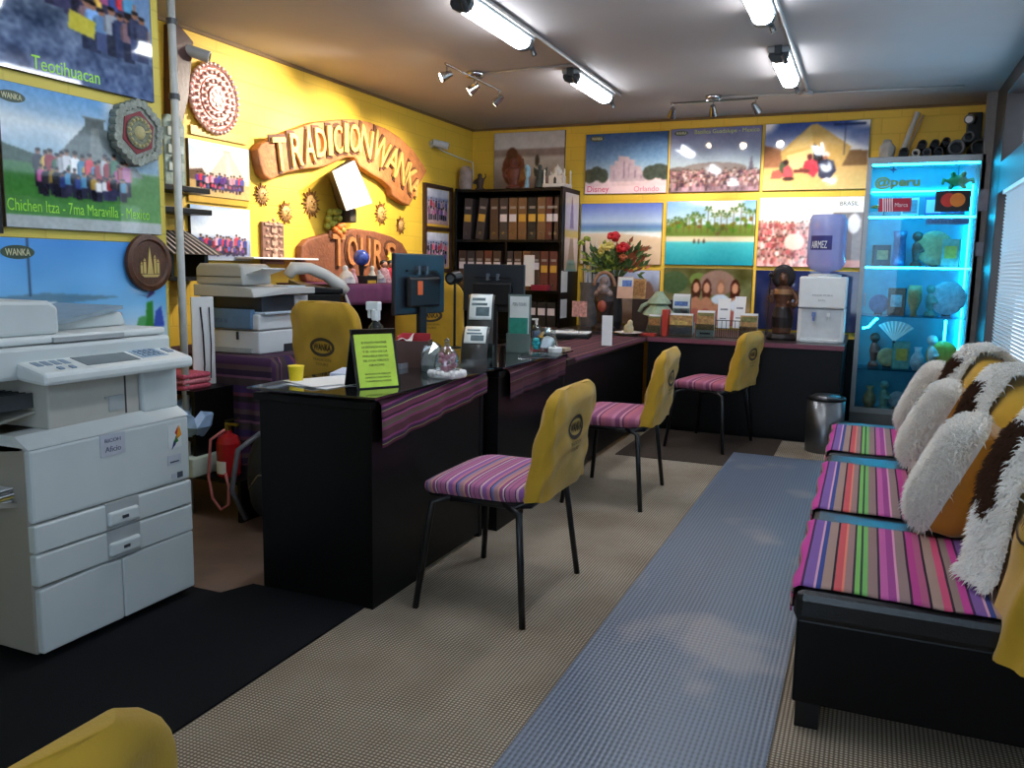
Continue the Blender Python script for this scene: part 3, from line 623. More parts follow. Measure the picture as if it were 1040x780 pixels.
L = [('T', 282.5, 156.5, .215, .15, 9), ('R', 299, 152, .215, .13, 9), ('A', 312, 148, .22, .13, 9), ('D', 323.5, 145, .20, .13, 6), ('I', 333, 143, .21, .06, 5), ('C', 341, 141.5, .20, .12, 3), ('I', 349.5, 140, .21, .06, 0), ('O', 358, 140.5, .21, .15, -4), ('N', 370, 144, .22, .18, -14), ('W', 385, 153, .24, .26, -24), ('A', 397.5, 163, .23, .19, -26), ('N', 407, 172, .23, .18, -28), ('K', 415.5, 181, .22, .17, -30), ('A', 420.5, 189.5, .15, .12, -34)]
carved('carved_sign', 'big arched carved wooden sign reading TRADICION WANKA on the left wall', out, L, XL, .07, BARK, FACE)
out2 = [(307, 250), (313, 243), (330, 238), (345, 235), (362, 232), (382, 235), (398, 240), (409, 247), (415, 258), (412, 276), (396, 287), (340, 289), (312, 286), (306, 268)]
L2 = [('T', 342, 254, .235, .17, 0), ('O', 356, 255, .22, .15, 0), ('U', 369, 256, .22, .15, 0), ('R', 382, 258, .22, .15, -3), ('S', 395, 260, .22, .15, -5)]
carved('carved_sign', 'smaller carved wooden sign reading TOURS below the arched sign', out2, L2, XL, .06, mat('red_bark', (122, 70, 42), .65, var=.25, scale=18, bump=.6, bscale=40), mat('carved_mid_wood', (176, 114, 66), .5, var=.15, scale=30, bump=.3))
q = onx(394, 262, XL+.1); m = MB()
m.prism([((.05 if k % 2 == 0 else .022)*math.sin(PI*k/5), (.05 if k % 2 == 0 else .022)*math.cos(PI*k/5)) for k in range(10)], -.02, 0)
single('star_ornament', 'small yellow star stuck on the last letter of the lower sign', 'wall ornament', m, mat('star_yellow', (226, 190, 70), .5), (XL+.105, q.y, q.z), 90, bevel=.004)
# white tapered wall ornament with dark sides, gives no light of its own
t = thing('wall_ornament', 'bright white tapered shade hanging on the wall between the two carved signs', 'wall lamp', (XL, 0, 0), 90)
fr = [onx(a, b, XL+.2) for a, b in ((338, 174), (360, 163), (378, 206), (352, 214))]
bk = [onx(a, b, XL+.04) for a, b in ((333, 176), (352, 163), (366, 206), (343, 212))]
vs = [(v.y, -.2, v.z) for v in fr]+[(v.y, -.04, v.z) for v in bk]
obj('front_panel', MB().add([vs[i] for i in (0, 1, 2, 3)]+[(x, y+.006, z) for x, y, z in [vs[i] for i in (0, 1, 2, 3)]], [(0,1,2,3),(7,6,5,4),(0,4,5,1),(1,5,6,2),(2,6,7,3),(3,7,4,0)]), mat('shade_white', (245, 245, 240), .6, var=.01), t)
obj('side_panel', MB().add(vs, [(0,4,7,3),(1,2,6,5),(3,7,6,2),(0,1,5,4),(4,5,6,7)]), mat('shade_dark', (66, 56, 44), .6), t, label='dark sides and underside')
q = onx(357, 219, XL+.1); obj('bracket', MB().box(q.y-.04, q.y+.04, -.12, -.004, q.z-.05, q.z+.05), MATS['shade_dark'], t, bevel=.01)
# yellow green flower figure left of it, on top of the lower sign
q = onx(341, 229, XL+.06); t = thing('flower_ornament', 'small yellow and green flower ornament on top of the lower carved sign', 'wall ornament', (XL, q.y, q.z-.05), 90)
m = MB(); random.seed(3)
for k in range(14): m.ball((random.uniform(-.07, .07), -.05+random.uniform(-.03, .02), random.uniform(0, .16)), .025, 6)
obj('leaves', m, mat('lime_leaf', (150, 150, 50), .6), t, smooth=True)
m = MB()
for k in range(9): m.ball((random.uniform(-.09, .09), -.075, random.uniform(-.03, .05)), .024, 6)
obj('blossoms', m, mat('orange_petal', (206, 110, 40), .6), t, smooth=True)
q = onx(446, 146, XL+.08); a = onx(478, 151, XL+.01)
sec_cam('small white security camera with a cable, on the left wall near the corner', (XL, q.y, q.z), 90, (.55, -.8, -.2), [(0, -.01, 0), (.2, -.01, -.03), (.5, -.01, -.05), (.8, -.01, -.06), (.84, -.01, -.3)])
# ================================================================ back wall posters
def back_poster(label, pic, px, logo=None, cap=None):
    """px: left-top, right-top, right-bottom corners on the back wall"""
    a, b, c_ = [ony(p_[0], p_[1], YB) for p_ in px]
    w, h = b.x-a.x, (a.z+b.z)/2-c_.z
    t, yy = poster('poster', label, pic, w, h, ((a.x+b.x)/2, YB-.001, c_.z), 0, logo=logo)
    if cap:
        for s, u, v, cw, col in cap: obj('caption', text(s, (u-.5)*w, v*h, w=cw*w, y=yy, depth=.0012), col, t)
    return t
PINKL = mat('pink_print', (206, 40, 96), .4)
# generic pale spired skyline with trees
p = Pic(110, 84, 21).grad([(0, (226, 190, 200)), (.22, (222, 196, 204)), (.3, (170, 190, 206)), (.6, (110, 146, 186)), (1, (52, 84, 134))]).noise(5, 8)
for u, wd, h in ((.36, .05, .45), (.42, .06, .52), (.48, .07, .60), (.55, .06, .55), (.62, .07, .44), (.69, .05, .36)): p.poly([(u-wd, .2), (u+wd, .2), (u+wd, h), (u-wd, h+.03)], (186, 164, 176)); p.rect(u-.01, u+.01, .25, h-.06, (140, 120, 140))
for u, v, r in ((.06, .3, .09), (.14, .34, .09), (.22, .3, .07), (.8, .33, .09), (.9, .36, .11), (.97, .33, .08)): p.ell(u, v, r, .12, (70, 78, 70))
p.noise(36, 10); p.rect(0, 1, 0, .13, (236, 206, 214)); p.noise(30, 4)
back_poster('blue sky poster with pink lettering along its foot, top row left', p, ((596, 138), (680, 132), (678, 196)), (-.36, .92, .18), [('Disney', -.0+.17, .07, .27, PINKL), ('Orlando', .76, .075, .3, mat('pale_pink_print', (222, 110, 140), .4))])
p = Pic(110, 84, 22).grad([(0, (150, 120, 130)), (.3, (150, 130, 140)), (.36, (170, 186, 196)), (.6, (150, 164, 190)), (1, (112, 110, 150))]).noise(5, 8)
p.ell(.5, .36, .36, .1, (130, 120, 120)); p.ell(.1, .34, .12, .06, (120, 110, 110)); p.poly([(.87, .3), (.94, .3), (.905, .56)], (110, 104, 120))
for k in range(4): p.crowd(.0, 1., .2-.06*k, .15, 34, [(190, 160, 160), (120, 90, 100), (210, 190, 195), (90, 70, 84), (170, 120, 130)], (110, 90, 100))
p.noise(50, 8)
back_poster('crowd poster with a lime caption at its top, top row centre', p, ((682, 132), (775, 127), (771, 194)), (-.38, .93, .16), [('Basilica Guadalupe - Mexico', .62, .93, .7, mat('olive_print', (176, 190, 90), .4))])
p = Pic(120, 84, 23).grad([(0, (214, 184, 120)), (.3, (206, 170, 110)), (.42, (190, 160, 120)), (.45, (200, 206, 220)), (.7, (150, 160, 196)), (1, (44, 70, 138))]).clouds(.5, (236, 234, 232), .45, 4)
p.poly([(.0, .34), (.0, .68), (.16, .62), (.2, .34)], (150, 104, 76)); p.poly([(.66, .34), (1, .34), (1, .56), (.8, .58)], (120, 92, 60))
p.poly([(.2, .3), (.16, .58), (.44, .96), (.5, .98), (.84, .62), (.76, .34)], (200, 164, 96)); p.poly([(.2, .56), (.44, .94), (.48, .66)], (212, 180, 116)); p.poly([(.47, .3), (.48, .7), (.62, .46), (.66, .3)], (34, 28, 34)); p.poly([(.22, .52), (.44, .6), (.48, .66), (.48, .3), (.26, .3)], (216, 192, 134))
p.rect(.765, .775, .5, .98, (60, 60, 80)); p.rect(.66, .96, .93, .97, (40, 56, 96))
p.poly([(.38, .26), (.40, .42), (.46, .47), (.52, .42), (.55, .30), (.5, .18), (.44, .24)], (190, 60, 76)); p.ell(.45, .49, .028, .045, (90, 40, 40)); p.poly([(.54, .2), (.54, .4), (.60, .46), (.68, .42), (.71, .28), (.66, .16), (.58, .16)], (40, 42, 70)); p.ell(.605, .51, .035, .05, (226, 214, 210)); p.ell(.60, .47, .025, .025, (150, 100, 80)); p.ell(.62, .14, .035, .03, (240, 240, 240)); p.poly([(.36, .28), (.44, .24), (.44, .31), (.36, .33)], (120, 60, 50)); p.ell(.2, .34, .045, .1, (70, 80, 60)); p.poly([(.19, .2), (.20, .34), (.25, .38), (.29, .3), (.3, .2)], (196, 80, 90)); p.poly([(.07, .17), (.09, .29), (.15, .31), (.19, .24), (.18, .17)], (206, 90, 80)); p.ell(.22, .42, .03, .04, (60, 40, 40)); p.ell(.25, .17, .06, .03, (70, 50, 46)); p.rect(.3, .46, .26, .31, (110, 60, 56))
p.noise(40, 7)
back_poster('poster of people seated before a tan tent, top row right', p, ((778, 127), (885, 121), (881, 192)))
p = Pic(110, 84, 24).grad([(0, (206, 176, 150)), (.4, (222, 196, 168)), (.5, (226, 206, 186)), (.52, (226, 232, 238)), (.55, (120, 160, 186)), (.62, (96, 130, 186)), (.7, (180, 200, 230)), (1, (96, 116, 200))])
p.poly([(.52, .5), (1, .44), (1, .5), (.6, .54)], (240, 240, 240)); p.ell(.75, .14, .1, .04, (70, 50, 40)); p.ell(.84, .27, .05, .02, (80, 60, 48)); p.noise(24, 4)
back_poster('sandy beach poster behind the flower bouquet, middle row left', p, ((591, 207), (674, 206), (672, 269)))
p = Pic(110, 84, 25).grad([(0, (40, 150, 170)), (.3, (66, 176, 190)), (.36, (80, 186, 196)), (.37, (222, 210, 186)), (.44, (214, 200, 170)), (.46, (96, 120, 50)), (.62, (110, 130, 60)), (.64, (190, 214, 232)), (1, (116, 160, 222))]).clouds(.7, (240, 244, 248), .5)
rg = np.random.RandomState(9)
for k in range(46):
    u = rg.rand(); v = .5+.16*rg.rand()+.12*abs(math.sin(u*5)); p.ell(u, v-.04, .025, .035, (int(60+60*rg.rand()), int(84+60*rg.rand()), int(30+30*rg.rand())))
for u, v in ((.04, .66), (.12, .7), (.2, .68), (.27, .74), (.33, .78), (.4, .74), (.48, .86), (.55, .76), (.62, .8), (.69, .76), (.76, .84), (.84, .9), (.9, .82), (.97, .8)):
    p.rect(u-.005, u+.005, .5, v, (96, 80, 50)); 
    for da, dv in ((-.06, .0), (-.045, .06), (-.02, .07), (.02, .07), (.045, .06), (.06, .0), (-.05, -.06), (.05, -.06)): p.poly([(u, v-.015), (u+da*.5, v+dv*.7+.02), (u+da, v+dv-.01), (u+da*.5, v+dv*.4-.01), (u, v+.01)], (66, 94, 44) if dv > 0 else (96, 112, 50))
for u in (.33, .38, .44): p.ell(u, .37, .012, .04, (90, 70, 60))
p.noise(40, 5)
back_poster('palm beach poster with turquoise water, middle row centre', p, ((678, 205), (769, 203), (765, 270)))
p = Pic(120, 84, 26).grad([(0, (200, 140, 130)), (.4, (214, 160, 156)), (.55, (240, 232, 226)), (.8, (244, 240, 234)), (1, (238, 230, 210))])
p.rect(.72, 1, .1, .78, (120, 110, 110)); p.ell(.92, .62, .06, .14, (226, 214, 214)); p.rect(.5, 1, .84, .92, (246, 246, 244))
for k in range(6): p.crowd(0, .72, .48-.1*k, .18, 26, [(214, 120, 120), (230, 170, 165), (240, 214, 210), (180, 90, 96), (200, 150, 150)], (190, 130, 130))
p.ell(.36, .36, .1, .12, (236, 200, 190)); p.noise(50, 8)
back_poster('pale crowd poster with dark lettering at the top right, behind the water bottle', p, ((772, 203), (879, 197), (872, 272)), None, [('BRASIL', .86, .90, .17, mat('dark_print', (40, 44, 60), .5))])
p = Pic(90, 84, 27).grad([(0, (110, 84, 70)), (.4, (130, 110, 100)), (.8, (150, 160, 190)), (1, (170, 180, 214))]).noise(8, 20); p.ell(.85, .4, .1, .4, (120, 90, 80)); p.noise(30, 7)
back_poster('grey sky poster partly hidden by the flower vase, bottom row left', p, ((594, 274), (671, 274), (668, 330)))
p = Pic(120, 84, 28).grad([(0, (120, 90, 70)), (.3, (130, 104, 70)), (.6, (104, 110, 74)), (1, (84, 80, 46))]).noise(7, 26)
p.ell(.12, .75, .16, .2, (70, 90, 60)); p.ell(.4, .8, .1, .12, (110, 130, 70)); p.ell(.62, .75, .2, .22, (150, 120, 110))
for u, hair in ((.38, (70, 36, 26)), (.5, (84, 44, 34)), (.82, (70, 32, 24)), (.66, (150, 110, 90))):
    p.ell(u, .62, .055, .2, hair); p.ell(u, .66, .035, .09, (206, 150, 120)); p.ell(u, .2, .09, .3, (186, 130, 104)); p.ell(u, .1, .08, .2, (170, 100, 90))
p.ell(.66, .46, .1, .09, (206, 220, 240)); p.ell(.84, .36, .08, .1, (220, 226, 240)); p.noise(30, 6)
back_poster('poster of women among greenery behind the brochures, bottom row centre', p, ((675, 273), (765, 272), (760, 332)))
p = Pic(90, 84, 29).grad([(0, (30, 34, 66)), (1, (36, 44, 86))]).noise(6, 18); p.ell(.25, .4, .15, .5, (50, 36, 50))
back_poster('dark navy poster behind the bronze warrior statue, bottom row right', p, ((768, 276), (876, 274), (870, 338)))
p = Pic(100, 80, 30).grad([(0, (160, 140, 130)), (.55, (190, 176, 166)), (.6, (140, 120, 110)), (.7, (150, 130, 124)), (.72, (206, 200, 198)), (1, (190, 182, 180))]).noise(9, 10)
p.ell(.28, .36, .16, .3, (110, 56, 40)); p.ell(.26, .62, .08, .12, (86, 40, 32)); p.ell(.62, .5, .03, .1, (60, 50, 46)); p.ell(.35, .2, .12, .2, (130, 70, 50)); p.noise(30, 7)
back_poster('greyish poster of riders above the binder shelf', p, ((503, 136), (575, 132), (573, 192)))
p = Pic(40, 80, 31).grad([(0, (190, 170, 160)), (.4, (222, 200, 200)), (.5, (206, 170, 120)), (.55, (214, 190, 196)), (1, (226, 214, 214))])
p.poly([(.35, .55), (.65, .55), (.53, .95), (.47, .95)], (150, 120, 150)); p.poly([(.2, .0), (.8, .0), (.62, .42), (.4, .42)], (150, 130, 120)); p.rect(.0, 1, .44, .52, (206, 170, 70)); p.poly([(.1, 0), (.9, 0), (.75, .14), (.25, .14)], (120, 160, 156)); p.noise(26, 8)
poster('poster', 'narrow pinkish tower poster on the right side of the binder shelf', p, .36, .68, (-2.4595, 7.06, 1.17), 90, thick=.004)
# ================================================================ binder shelf
SX0, SX1, SY0, SY1 = -3.49, -2.46, 6.82, 7.28
ZS = [.06, .56, 1.0, 1.44, 1.88]
t = thing('binder_shelf', 'tall black bookshelf full of binders in the back left corner', 'bookshelf', ((SX0+SX1)/2, (SY0+SY1)/2, 0))
ox, oy = (SX0+SX1)/2, (SY0+SY1)/2
for x0 in (SX0, SX1-.022): obj('side_panel', MB().box(x0-ox, x0+.022-ox, SY0-oy, SY1-oy, 0, 1.89), BLKW, t, bevel=.002)
obj('back_panel', MB().box(SX0+.022-ox, SX1-.022-ox, SY1-.012-oy, SY1-oy, .05, 1.88), BLKW, t)
for z in ZS: obj('shelf_board', MB().box(SX0+.022-ox, SX1-.022-ox, SY0+.004-oy, SY1-.012-oy, z-.022 if z > .1 else .04, z), BLKW, t)
obj('divider', MB().box(-.02, 0, SY0+.01-oy, SY1-.012-oy, 1.0, 1.418), BLKW, t)
BC = dict(grey=(62, 54, 56), dark=(34, 30, 32), brown=(78, 56, 44), orange=(118, 82, 52), black=(22, 22, 24), red=(100, 50, 40))
LC = dict(y=(206, 160, 60), w=(226, 214, 218), n=None)
def binder(x, z, w, h, col, lab, name, tilt=0, lz=.52):
    t = thing('binder', name, 'binder', (x, SY0+.02, z+.001+.039*math.sin(math.radians(tilt))), 0, 'binders on the black shelf', ry=tilt)
    cm = mat('binder_'+col, BC[col], .5, var=.15)
    obj('cover', MB().box(-w/2, -w/2+.006, 0, .27, 0, h).box(w/2-.006, w/2, 0, .27, 0, h).box(-w/2+.006, w/2-.006, 0, .006, 0, h), cm, t)
    obj('pages', MB().box(-w/2+.008, w/2-.008, .02, .26, .004, h-.02), WPAP, t)
    if lab != 'n': obj('spine_label', MB().box(-w/2+.006, w/2-.006, -.002, 0, h*lz-h*.09, h*lz+h*.09), mat('label_'+lab, LC[lab], .6), t)
    obj('ring', MB().lathe([(.011, 0), (.011, .003), (.007, .003), (.007, 0)], 14).rot('X', 90).move(0, 0, h*.15), STEEL, t)
    obj('title_strip', MB().box(-w/2+.012, w/2-.012, -.0016, 0, h*.74, h*.80), mat('strip_pale', (150, 140, 134), .5), t)
TOPB = [(473, 'grey', 'y', 'dark grey binder with a yellow label, leftmost on the top row', 3), (486, 'grey', 'y', 'dark grey leaning binder with a yellow label, second from left on the top row', 7), (501, 'brown', 'n', 'brown binder without a spine label on the top row', 0), (510.5, 'grey', 'w', 'grey binder with a white label beside the unlabelled brown one', 0), (520, 'orange', 'w', 'tan binder with a white label in the middle of the top row', 0), (529.5, 'orange', 'y', 'tan binder with a yellow label in the middle of the top row', 0), (539.5, 'black', 'y', 'black binder with a small yellow label on the top row', 0), (549, 'orange', 'y', 'tan binder with a yellow label right of the black binder', 0), (558, 'red', 'w', 'reddish binder with a white label, second from right on the top row', 0), (566.2, 'brown', 'w', 'brown binder with a white label, rightmost on the top row', 0)]
for px, col, lab, nm, tl in TOPB:
    x = ony(px, 220, SY0).x; binder(min(x, SX1-.07), ZS[3], .078 if px < 565 else .058, .36, col, lab, nm, tl)
ords = ['first', 'second', 'third', 'fourth', 'fifth', 'sixth', 'seventh', 'eighth', 'ninth', 'tenth']
for k in range(9):
    x = SX0+.07+k*.086+(.03 if k > 4 else 0); binder(x, ZS[2], .074, .34, ['brown', 'grey', 'brown', 'red', 'brown', 'grey', 'brown', 'orange', 'brown'][k], 'w' if k < 9 else 'n', 'dark binder, %s from the left on the second shelf row behind the monitors' % ords[k], 0, .62 if k else .62)
for k, px in enumerate((552, 561.5)):
    x = ony(px, 262, SY0).x; binder(x, ZS[2], .072, .34, 'red', 'y', ('reddish binder with a yellow label on the second row, right of the monitors', 'rightmost reddish binder with a yellow label on the second row')[k], 0, .55)
for k in range(3): binder(SX1-.09-k*.09, ZS[1], .08, .34, 'black', 'w', 'black binder with a white label, %s from the right on the lower row' % ords[k], 0, .75)
q = ony(551, 286, SY0-.02); single('box', 'small crimson box lying in front of the second row binders', 'box', MB().box(-.1, .06, -.06, .0, 0, .05), mat('crimson_card', (140, 24, 50), .5), (q.x, SY0+.015, ZS[2]+.001), bevel=.004)
q = ony(532, 259, SY0-.01); single('paper_sheet', 'white paper sheet taped to the front of the binder shelf', 'paper', MB().box(0, .10, -.0015, 0, -.27, 0), WPAP, (q.x, SY0-.002, q.z))
# figurines on top of the shelf
def statuette(label, px0, px1, ytop, yy, m, kind, zb=1.892):
    a, b = ony(px0, ytop, yy), ony(px1, ytop, yy); w = b.x-a.x; h = max(.06, a.z-zb); x = (a.x+b.x)/2; g = MB()
    if kind == 'rock': g.lathe([(w*.45, 0), (w*.5, h*.3), (w*.42, h*.6), (w*.46, h*.8), (w*.25, h), (.004, h)], 12, sy=.8); 
    elif kind == 'figure': g.lathe([(w*.4, 0), (w*.4, h*.06), (w*.2, h*.1), (w*.3, h*.4), (w*.34, h*.62), (w*.14, h*.72)], 14, sy=.7).ball((0, 0, h*.84), h*.15, 10).tube([(-w*.3, 0, h*.62), (-w*.48, -.01, h*.4), (-w*.3, -.03, h*.36)], w*.08).tube([(w*.3, 0, h*.62), (w*.5, -.01, h*.75), (w*.48, -.02, h*.95)], w*.07)
    elif kind == 'angel': g.lathe([(w*.36, 0), (w*.3, h*.2), (w*.16, h*.6), (w*.2, h*.68), (w*.08, h*.76)], 14).ball((0, 0, h*.86), h*.1, 10).prism([(w*.1, h*.7), (w*.5, h*.9), (w*.45, h*.5), (w*.15, h*.4)], .01, .02).prism([(-w*.1, h*.7), (-w*.5, h*.9), (-w*.45, h*.5), (-w*.15, h*.4)], .01, .02)
    elif kind == 'horse':
        g.ball((0, 0, h*.42), h*.2, 10, (1.5, .8, 1)).tube([(w*.2, 0, h*.5), (w*.33, 0, h*.75), (w*.36, 0, h*.86)], [h*.12, h*.09, h*.08]).ball((w*.42, 0, h*.86), h*.08, 8, (1.5, .8, .8))
        for sx in (-1, 1):
            for sy in (-1, 1): g.tube([(sx*w*.22, sy*h*.1, h*.36), (sx*w*.24, sy*h*.1, h*.18), (sx*w*.22, sy*h*.1, .0)], [h*.07, h*.045, h*.05])
        g.tube([(-w*.3, 0, h*.45), (-w*.42, 0, h*.3)], h*.04)
    return single('figurine', label, 'figurine', g, m, (x, yy, zb), smooth=False, remesh=.008)
statuette('rounded grey stone figurine at the left end of the shelf top', 466, 480, 169, 6.95, mat('fig_grey', (150, 136, 134), .7, var=.3), 'rock')
statuette('smaller dark brown figurine beside the rounded grey one on the shelf top', 481, 494, 176, 6.98, mat('fig_dark', (56, 42, 36), .6), 'figure')
statuette('reddish brown figurine in the middle of the shelf top', 512, 532, 160, 6.96, mat('fig_red', (110, 58, 44), .6, var=.3), 'figure')
statuette('pale blue slender figurine on the shelf top', 532, 539, 166, 6.92, mat('fig_blue', (140, 180, 200), .5, var=.3), 'angel')
statuette('dark green winged figurine on the shelf top', 541, 556, 166, 6.95, mat('fig_green', (64, 70, 62), .6, var=.4), 'angel')
# small white domed palace model
a, b = ony(558, 190, 6.96), ony(581, 190, 6.96); w = .2
t = thing('palace_model', 'small white domed palace model at the right end of the shelf top', 'model building', (-2.57, 6.98, 1.892)); IV = mat('ivory_plaster', (222, 212, 200), .6)
obj('plinth', MB().box(-.105, .105, -.09, .09, 0, .03), IV, t, bevel=.003)
obj('hall', MB().prism([(-.06, .03), (-.06, .1), (.06, .1), (.06, .03)], -.055, .055).box(-.02, .02, -.062, -.05, .03, .115), IV, t)
obj('arch', MB().prism([(-.012, .03), (.012, .03), (.012, .075), (0, .092), (-.012, .075)], -.064, -.058), mat('fig_dark', (56, 42, 36)), t)
obj('dome', MB().lathe([(.03, .1), (.031, .115), (.042, .13), (.042, .15), (.028, .172), (.008, .188), (.003, .205)], 18), IV, t, smooth=True)
for sx in (-1, 1):
    for sy in (-1, 1): obj('minaret', MB().lathe([(.009, .03), (.0065, .125), (.01, .128), (.01, .133), (.007, .134), (.007, .145), (.002, .155)], 10, cx=sx*.092, cy=sy*.078), IV, t)
    obj('side_dome', MB().lathe([(.014, .1), (.018, .112), (.012, .125), (.002, .135)], 12, cx=sx*.045), IV, t)
# cards on the shelf side and lamp beside it
for nm, x0, y0_, x1, y1_ in (('upper white card on the right edge of the binder shelf', 567, 275, 577, 297), ('lower white card on the right edge of the binder shelf', 567, 304, 576, 323)):
    a, b = onx(571, y0_, -2.459), onx(571, y1_, -2.459); single('card', nm, 'card', MB().box(0, .16, -.002, 0, b.z-a.z, 0), WPAP, (-2.4595, 6.83, a.z), 90)
# ================================================================ counters
CT = .70
t = thing('back_counter', 'long black counter along the back wall under the posters', 'counter', (0, 0, 0))
CY = 6.12
obj('top', MB().box(-1.52, -.13, CY-.02, 7.28, CT-.035, CT).box(-2.36, -1.52, CY+.02, 7.28, CT-.035, CT), mat('counter_top', (44, 34, 34), .3, var=.15), t, bevel=.003)
obj('front_panel', MB().box(-1.50, -.15, CY, CY+.03, .04, CT-.035), BLKW, t)
obj('plinth', MB().box(-1.48, -.17, CY+.04, CY+.06, 0, .05), BLKW, t)
obj('side_panel', MB().box(-.165, -.14, CY+.03, 7.26, 0, CT-.035), BLKW, t)
obj('edge_trim', MB().box(-1.5, -.13, CY-.028, CY-.02, CT-.03, CT+.001), mat('mauve_edge', (120, 64, 80), .5), t, label='mauve edge strip')
obj('end_filler', MB().box(-.139, -.082, 7.24, 7.28, 0, CT-.035), BLKW, t)
obj('panel_seam', MB().box(-.735, -.73, CY-.003, CY, .06, CT-.05), BLKP, t)
# side counter (third desk) that joins it
t = thing('side_counter', 'low black counter between the second desk and the back counter', 'counter', (0, 0, 0))
obj('top', MB().box(-2.2, -1.50, 4.30, CY-.03, CT-.035, CT), MATS['counter_top'], t, bevel=.003)
obj('front_panel', MB().box(-1.55, -1.52, 4.32, CY-.04, .04, CT-.035), BLKW, t)
obj('side_panel', MB().box(-2.18, -1.55, 4.32, 4.35, 0, CT-.035).box(-2.18, -1.55, CY-.07, CY-.04, 0, CT-.035), BLKW, t)
GT = mat('glass_top_dark', (26, 26, 28), .06, var=.05, spec=.7, coat=.6)
def desk(label, x0, x1, y0, y1, H):
    t = thing('reception_desk', label, 'desk', (0, 0, 0), 0, 'black reception desks')
    obj('end_panel', MB().box(x0, x1, y0, y0+.03, 0, H-.05), BLKW, t, bevel=.002)
    obj('end_panel', MB().box(x0, x1, y1-.03, y1, 0, H-.05), BLKW, t, bevel=.002)
    obj('front_panel', MB().box(x1-.03, x1-.004, y0+.03, y1-.03, .02, H-.05), BLKW, t)
    obj('front_pilaster', MB().box(x1-.004, x1+.006, y0, y0+.32, 0, H-.05), BLKW, t)
    obj('top', MB().box(x0-.02, x1+.012, y0-.01, y1+.01, H-.05, H-.022), BLKW, t, bevel=.003)
    st = MB()
    for sx in (x0+.06, x1-.05):
        for sy in (y0+.05, (y0+y1)/2, y1-.05): st.cyl((sx, sy, H-.022), (sx, sy, H-.009), .014)
    obj('standoff', st, STEEL, t)
    obj('glass_top', MB().box(x0-.03, x1+.04, y0-.03, y1+.02, H-.009, H), GT, t, label='dark glass top sheet', bevel=.002)
    return t
DH = .76
desk('nearest black reception desk with its glass top on steel standoffs', -2.0, -1.53, 2.37, 3.28, DH)
desk('second black reception desk, behind the front yellow backed chair', -1.95, -1.50, 3.36, 4.26, DH)
# striped cloths under the glass tops
def drape(label, x0, x1, y0, y1, zt, drop0, drop1, m, name='striped_cloth'):
    top = x1-x0
    def fn(u, v):
        y = y0+(y1-y0)*v; d = drop0+(drop1-drop0)*v; s = u*(top+d)
        wv = .004*math.sin(v*19)+.003*math.sin(v*41+1)
        if s <= top: return (x0+s, y, zt+.002)
        e = s-top; return (x1+.012*min(1, e/.02)+wv*e/.1, y, zt+.002-max(0, e-.006))
    b = MB().grid(26, 40, fn, lambda u, v: (v*(y1-y0), u*(top+drop0)))
    return single(name, label, 'cloth', b, m, solid=.003, smooth=True)
drape('striped woven cloth hanging over the front edge of the nearest desk', -1.98, -1.515, 2.40, 3.26, DH-.021, .17, .09, STRM)
drape('dark striped cloth hanging over the front edge of the second desk', -2.0, -1.485, 3.44, 4.20, DH-.021, .15, .12, STRD)
drape('dark striped cloth on the low counter edge past the second desk', -1.9, -1.498, 4.4, 6.0, CT+.001, .03, .03, STRD)
# ================================================================ desk items
def pt(px, py, z=DH): v = onz(px, py, z); return v
q = pt(300, 379); t = thing('cup', 'small bright yellow cup on the near end of the front desk', 'cup', (-1.95, 2.52, DH))
obj('body', MB().lathe([(.024, 0), (.03, .06), (.027, .06), (.022, .004), (.001, .004)], 20), mat('bright_yellow', (236, 206, 20), .4), t, smooth=False)
obj('rim', MB().lathe([(.03, .058), (.0315, .06), (.03, .063), (.027, .06)], 20), mat('bright_yellow2', (240, 214, 40), .4), t)
t = thing('paper_stack', 'loose white papers at the near left end of the front desk', 'papers', (-1.83, 2.60, DH+.001), -28)
rg = random.Random(2)
for k in range(4): obj('sheet', MB().box(-.105, .105, -.15, .15, .0016*k, .0016*k+.0012).rot('Z', rg.uniform(-22, 22)).move(rg.uniform(-.02, .02), rg.uniform(-.02, .02), 0), WPAP, t)
t = thing('booklet', 'thin white booklet lying beside the loose papers on the front desk', 'booklet', (-1.90, 2.83, DH+.001), 20)
obj('cover', MB().box(-.075, .075, -.1, .1, 0, .012), mat('pale_blue_paper', (206, 214, 232), .6), t); obj('pages', MB().box(-.073, .078, -.098, .098, .0025, .0095), WPAP, t)
# tent sign
s0, s1, s2 = onz(366, 393, DH), onz(408, 383, DH), None
c = Vector((-1.645, 2.57, DH)); t = thing('tent_sign', 'black folding stand with a lime green notice on the front desk', 'sign', c, 58)
H_, W_ = .198, .152
obj('front_board', MB().box(-W_/2-.01, W_/2+.01, -.003, .003, 0, H_+.02).rot('X', -16).move(0, -.05, 0), BLKP, t)
obj('rear_board', MB().box(-W_/2-.01, W_/2+.01, -.003, .003, 0, H_+.02).rot('X', 16).move(0, .058, 0), BLKP, t)
nt_ = obj('notice', MB().box(-W_/2, W_/2, -.0045, -.003, .004, H_).rot('X', -16).move(0, -.05, 0), mat('lime_paper', (206, 236, 84), .7), t, label='lime green printed notice')
m = lines_of(['SE SOLICITA MANTENER', 'LA DISTANCIA SOCIAL', 'Y EL USO DE LA', 'MASCARILLA DENTRO', 'DEL LOCAL TURISTICO', 'GRACIAS'], 0, H_*.84, .10, .0075, .0165, -.0048)
m.join(lines_of(['PROTOCOLO DE ATENCION', 'LIMPIEZA Y DISTANCIA', 'CUIDEMONOS TODOS'], 0, H_*.26, .10, .0055, .013, -.0048))
obj('lettering', m.rot('X', -16).move(0, -.05, 0), mat('notice_ink', (58, 84, 40), .7), nt_)
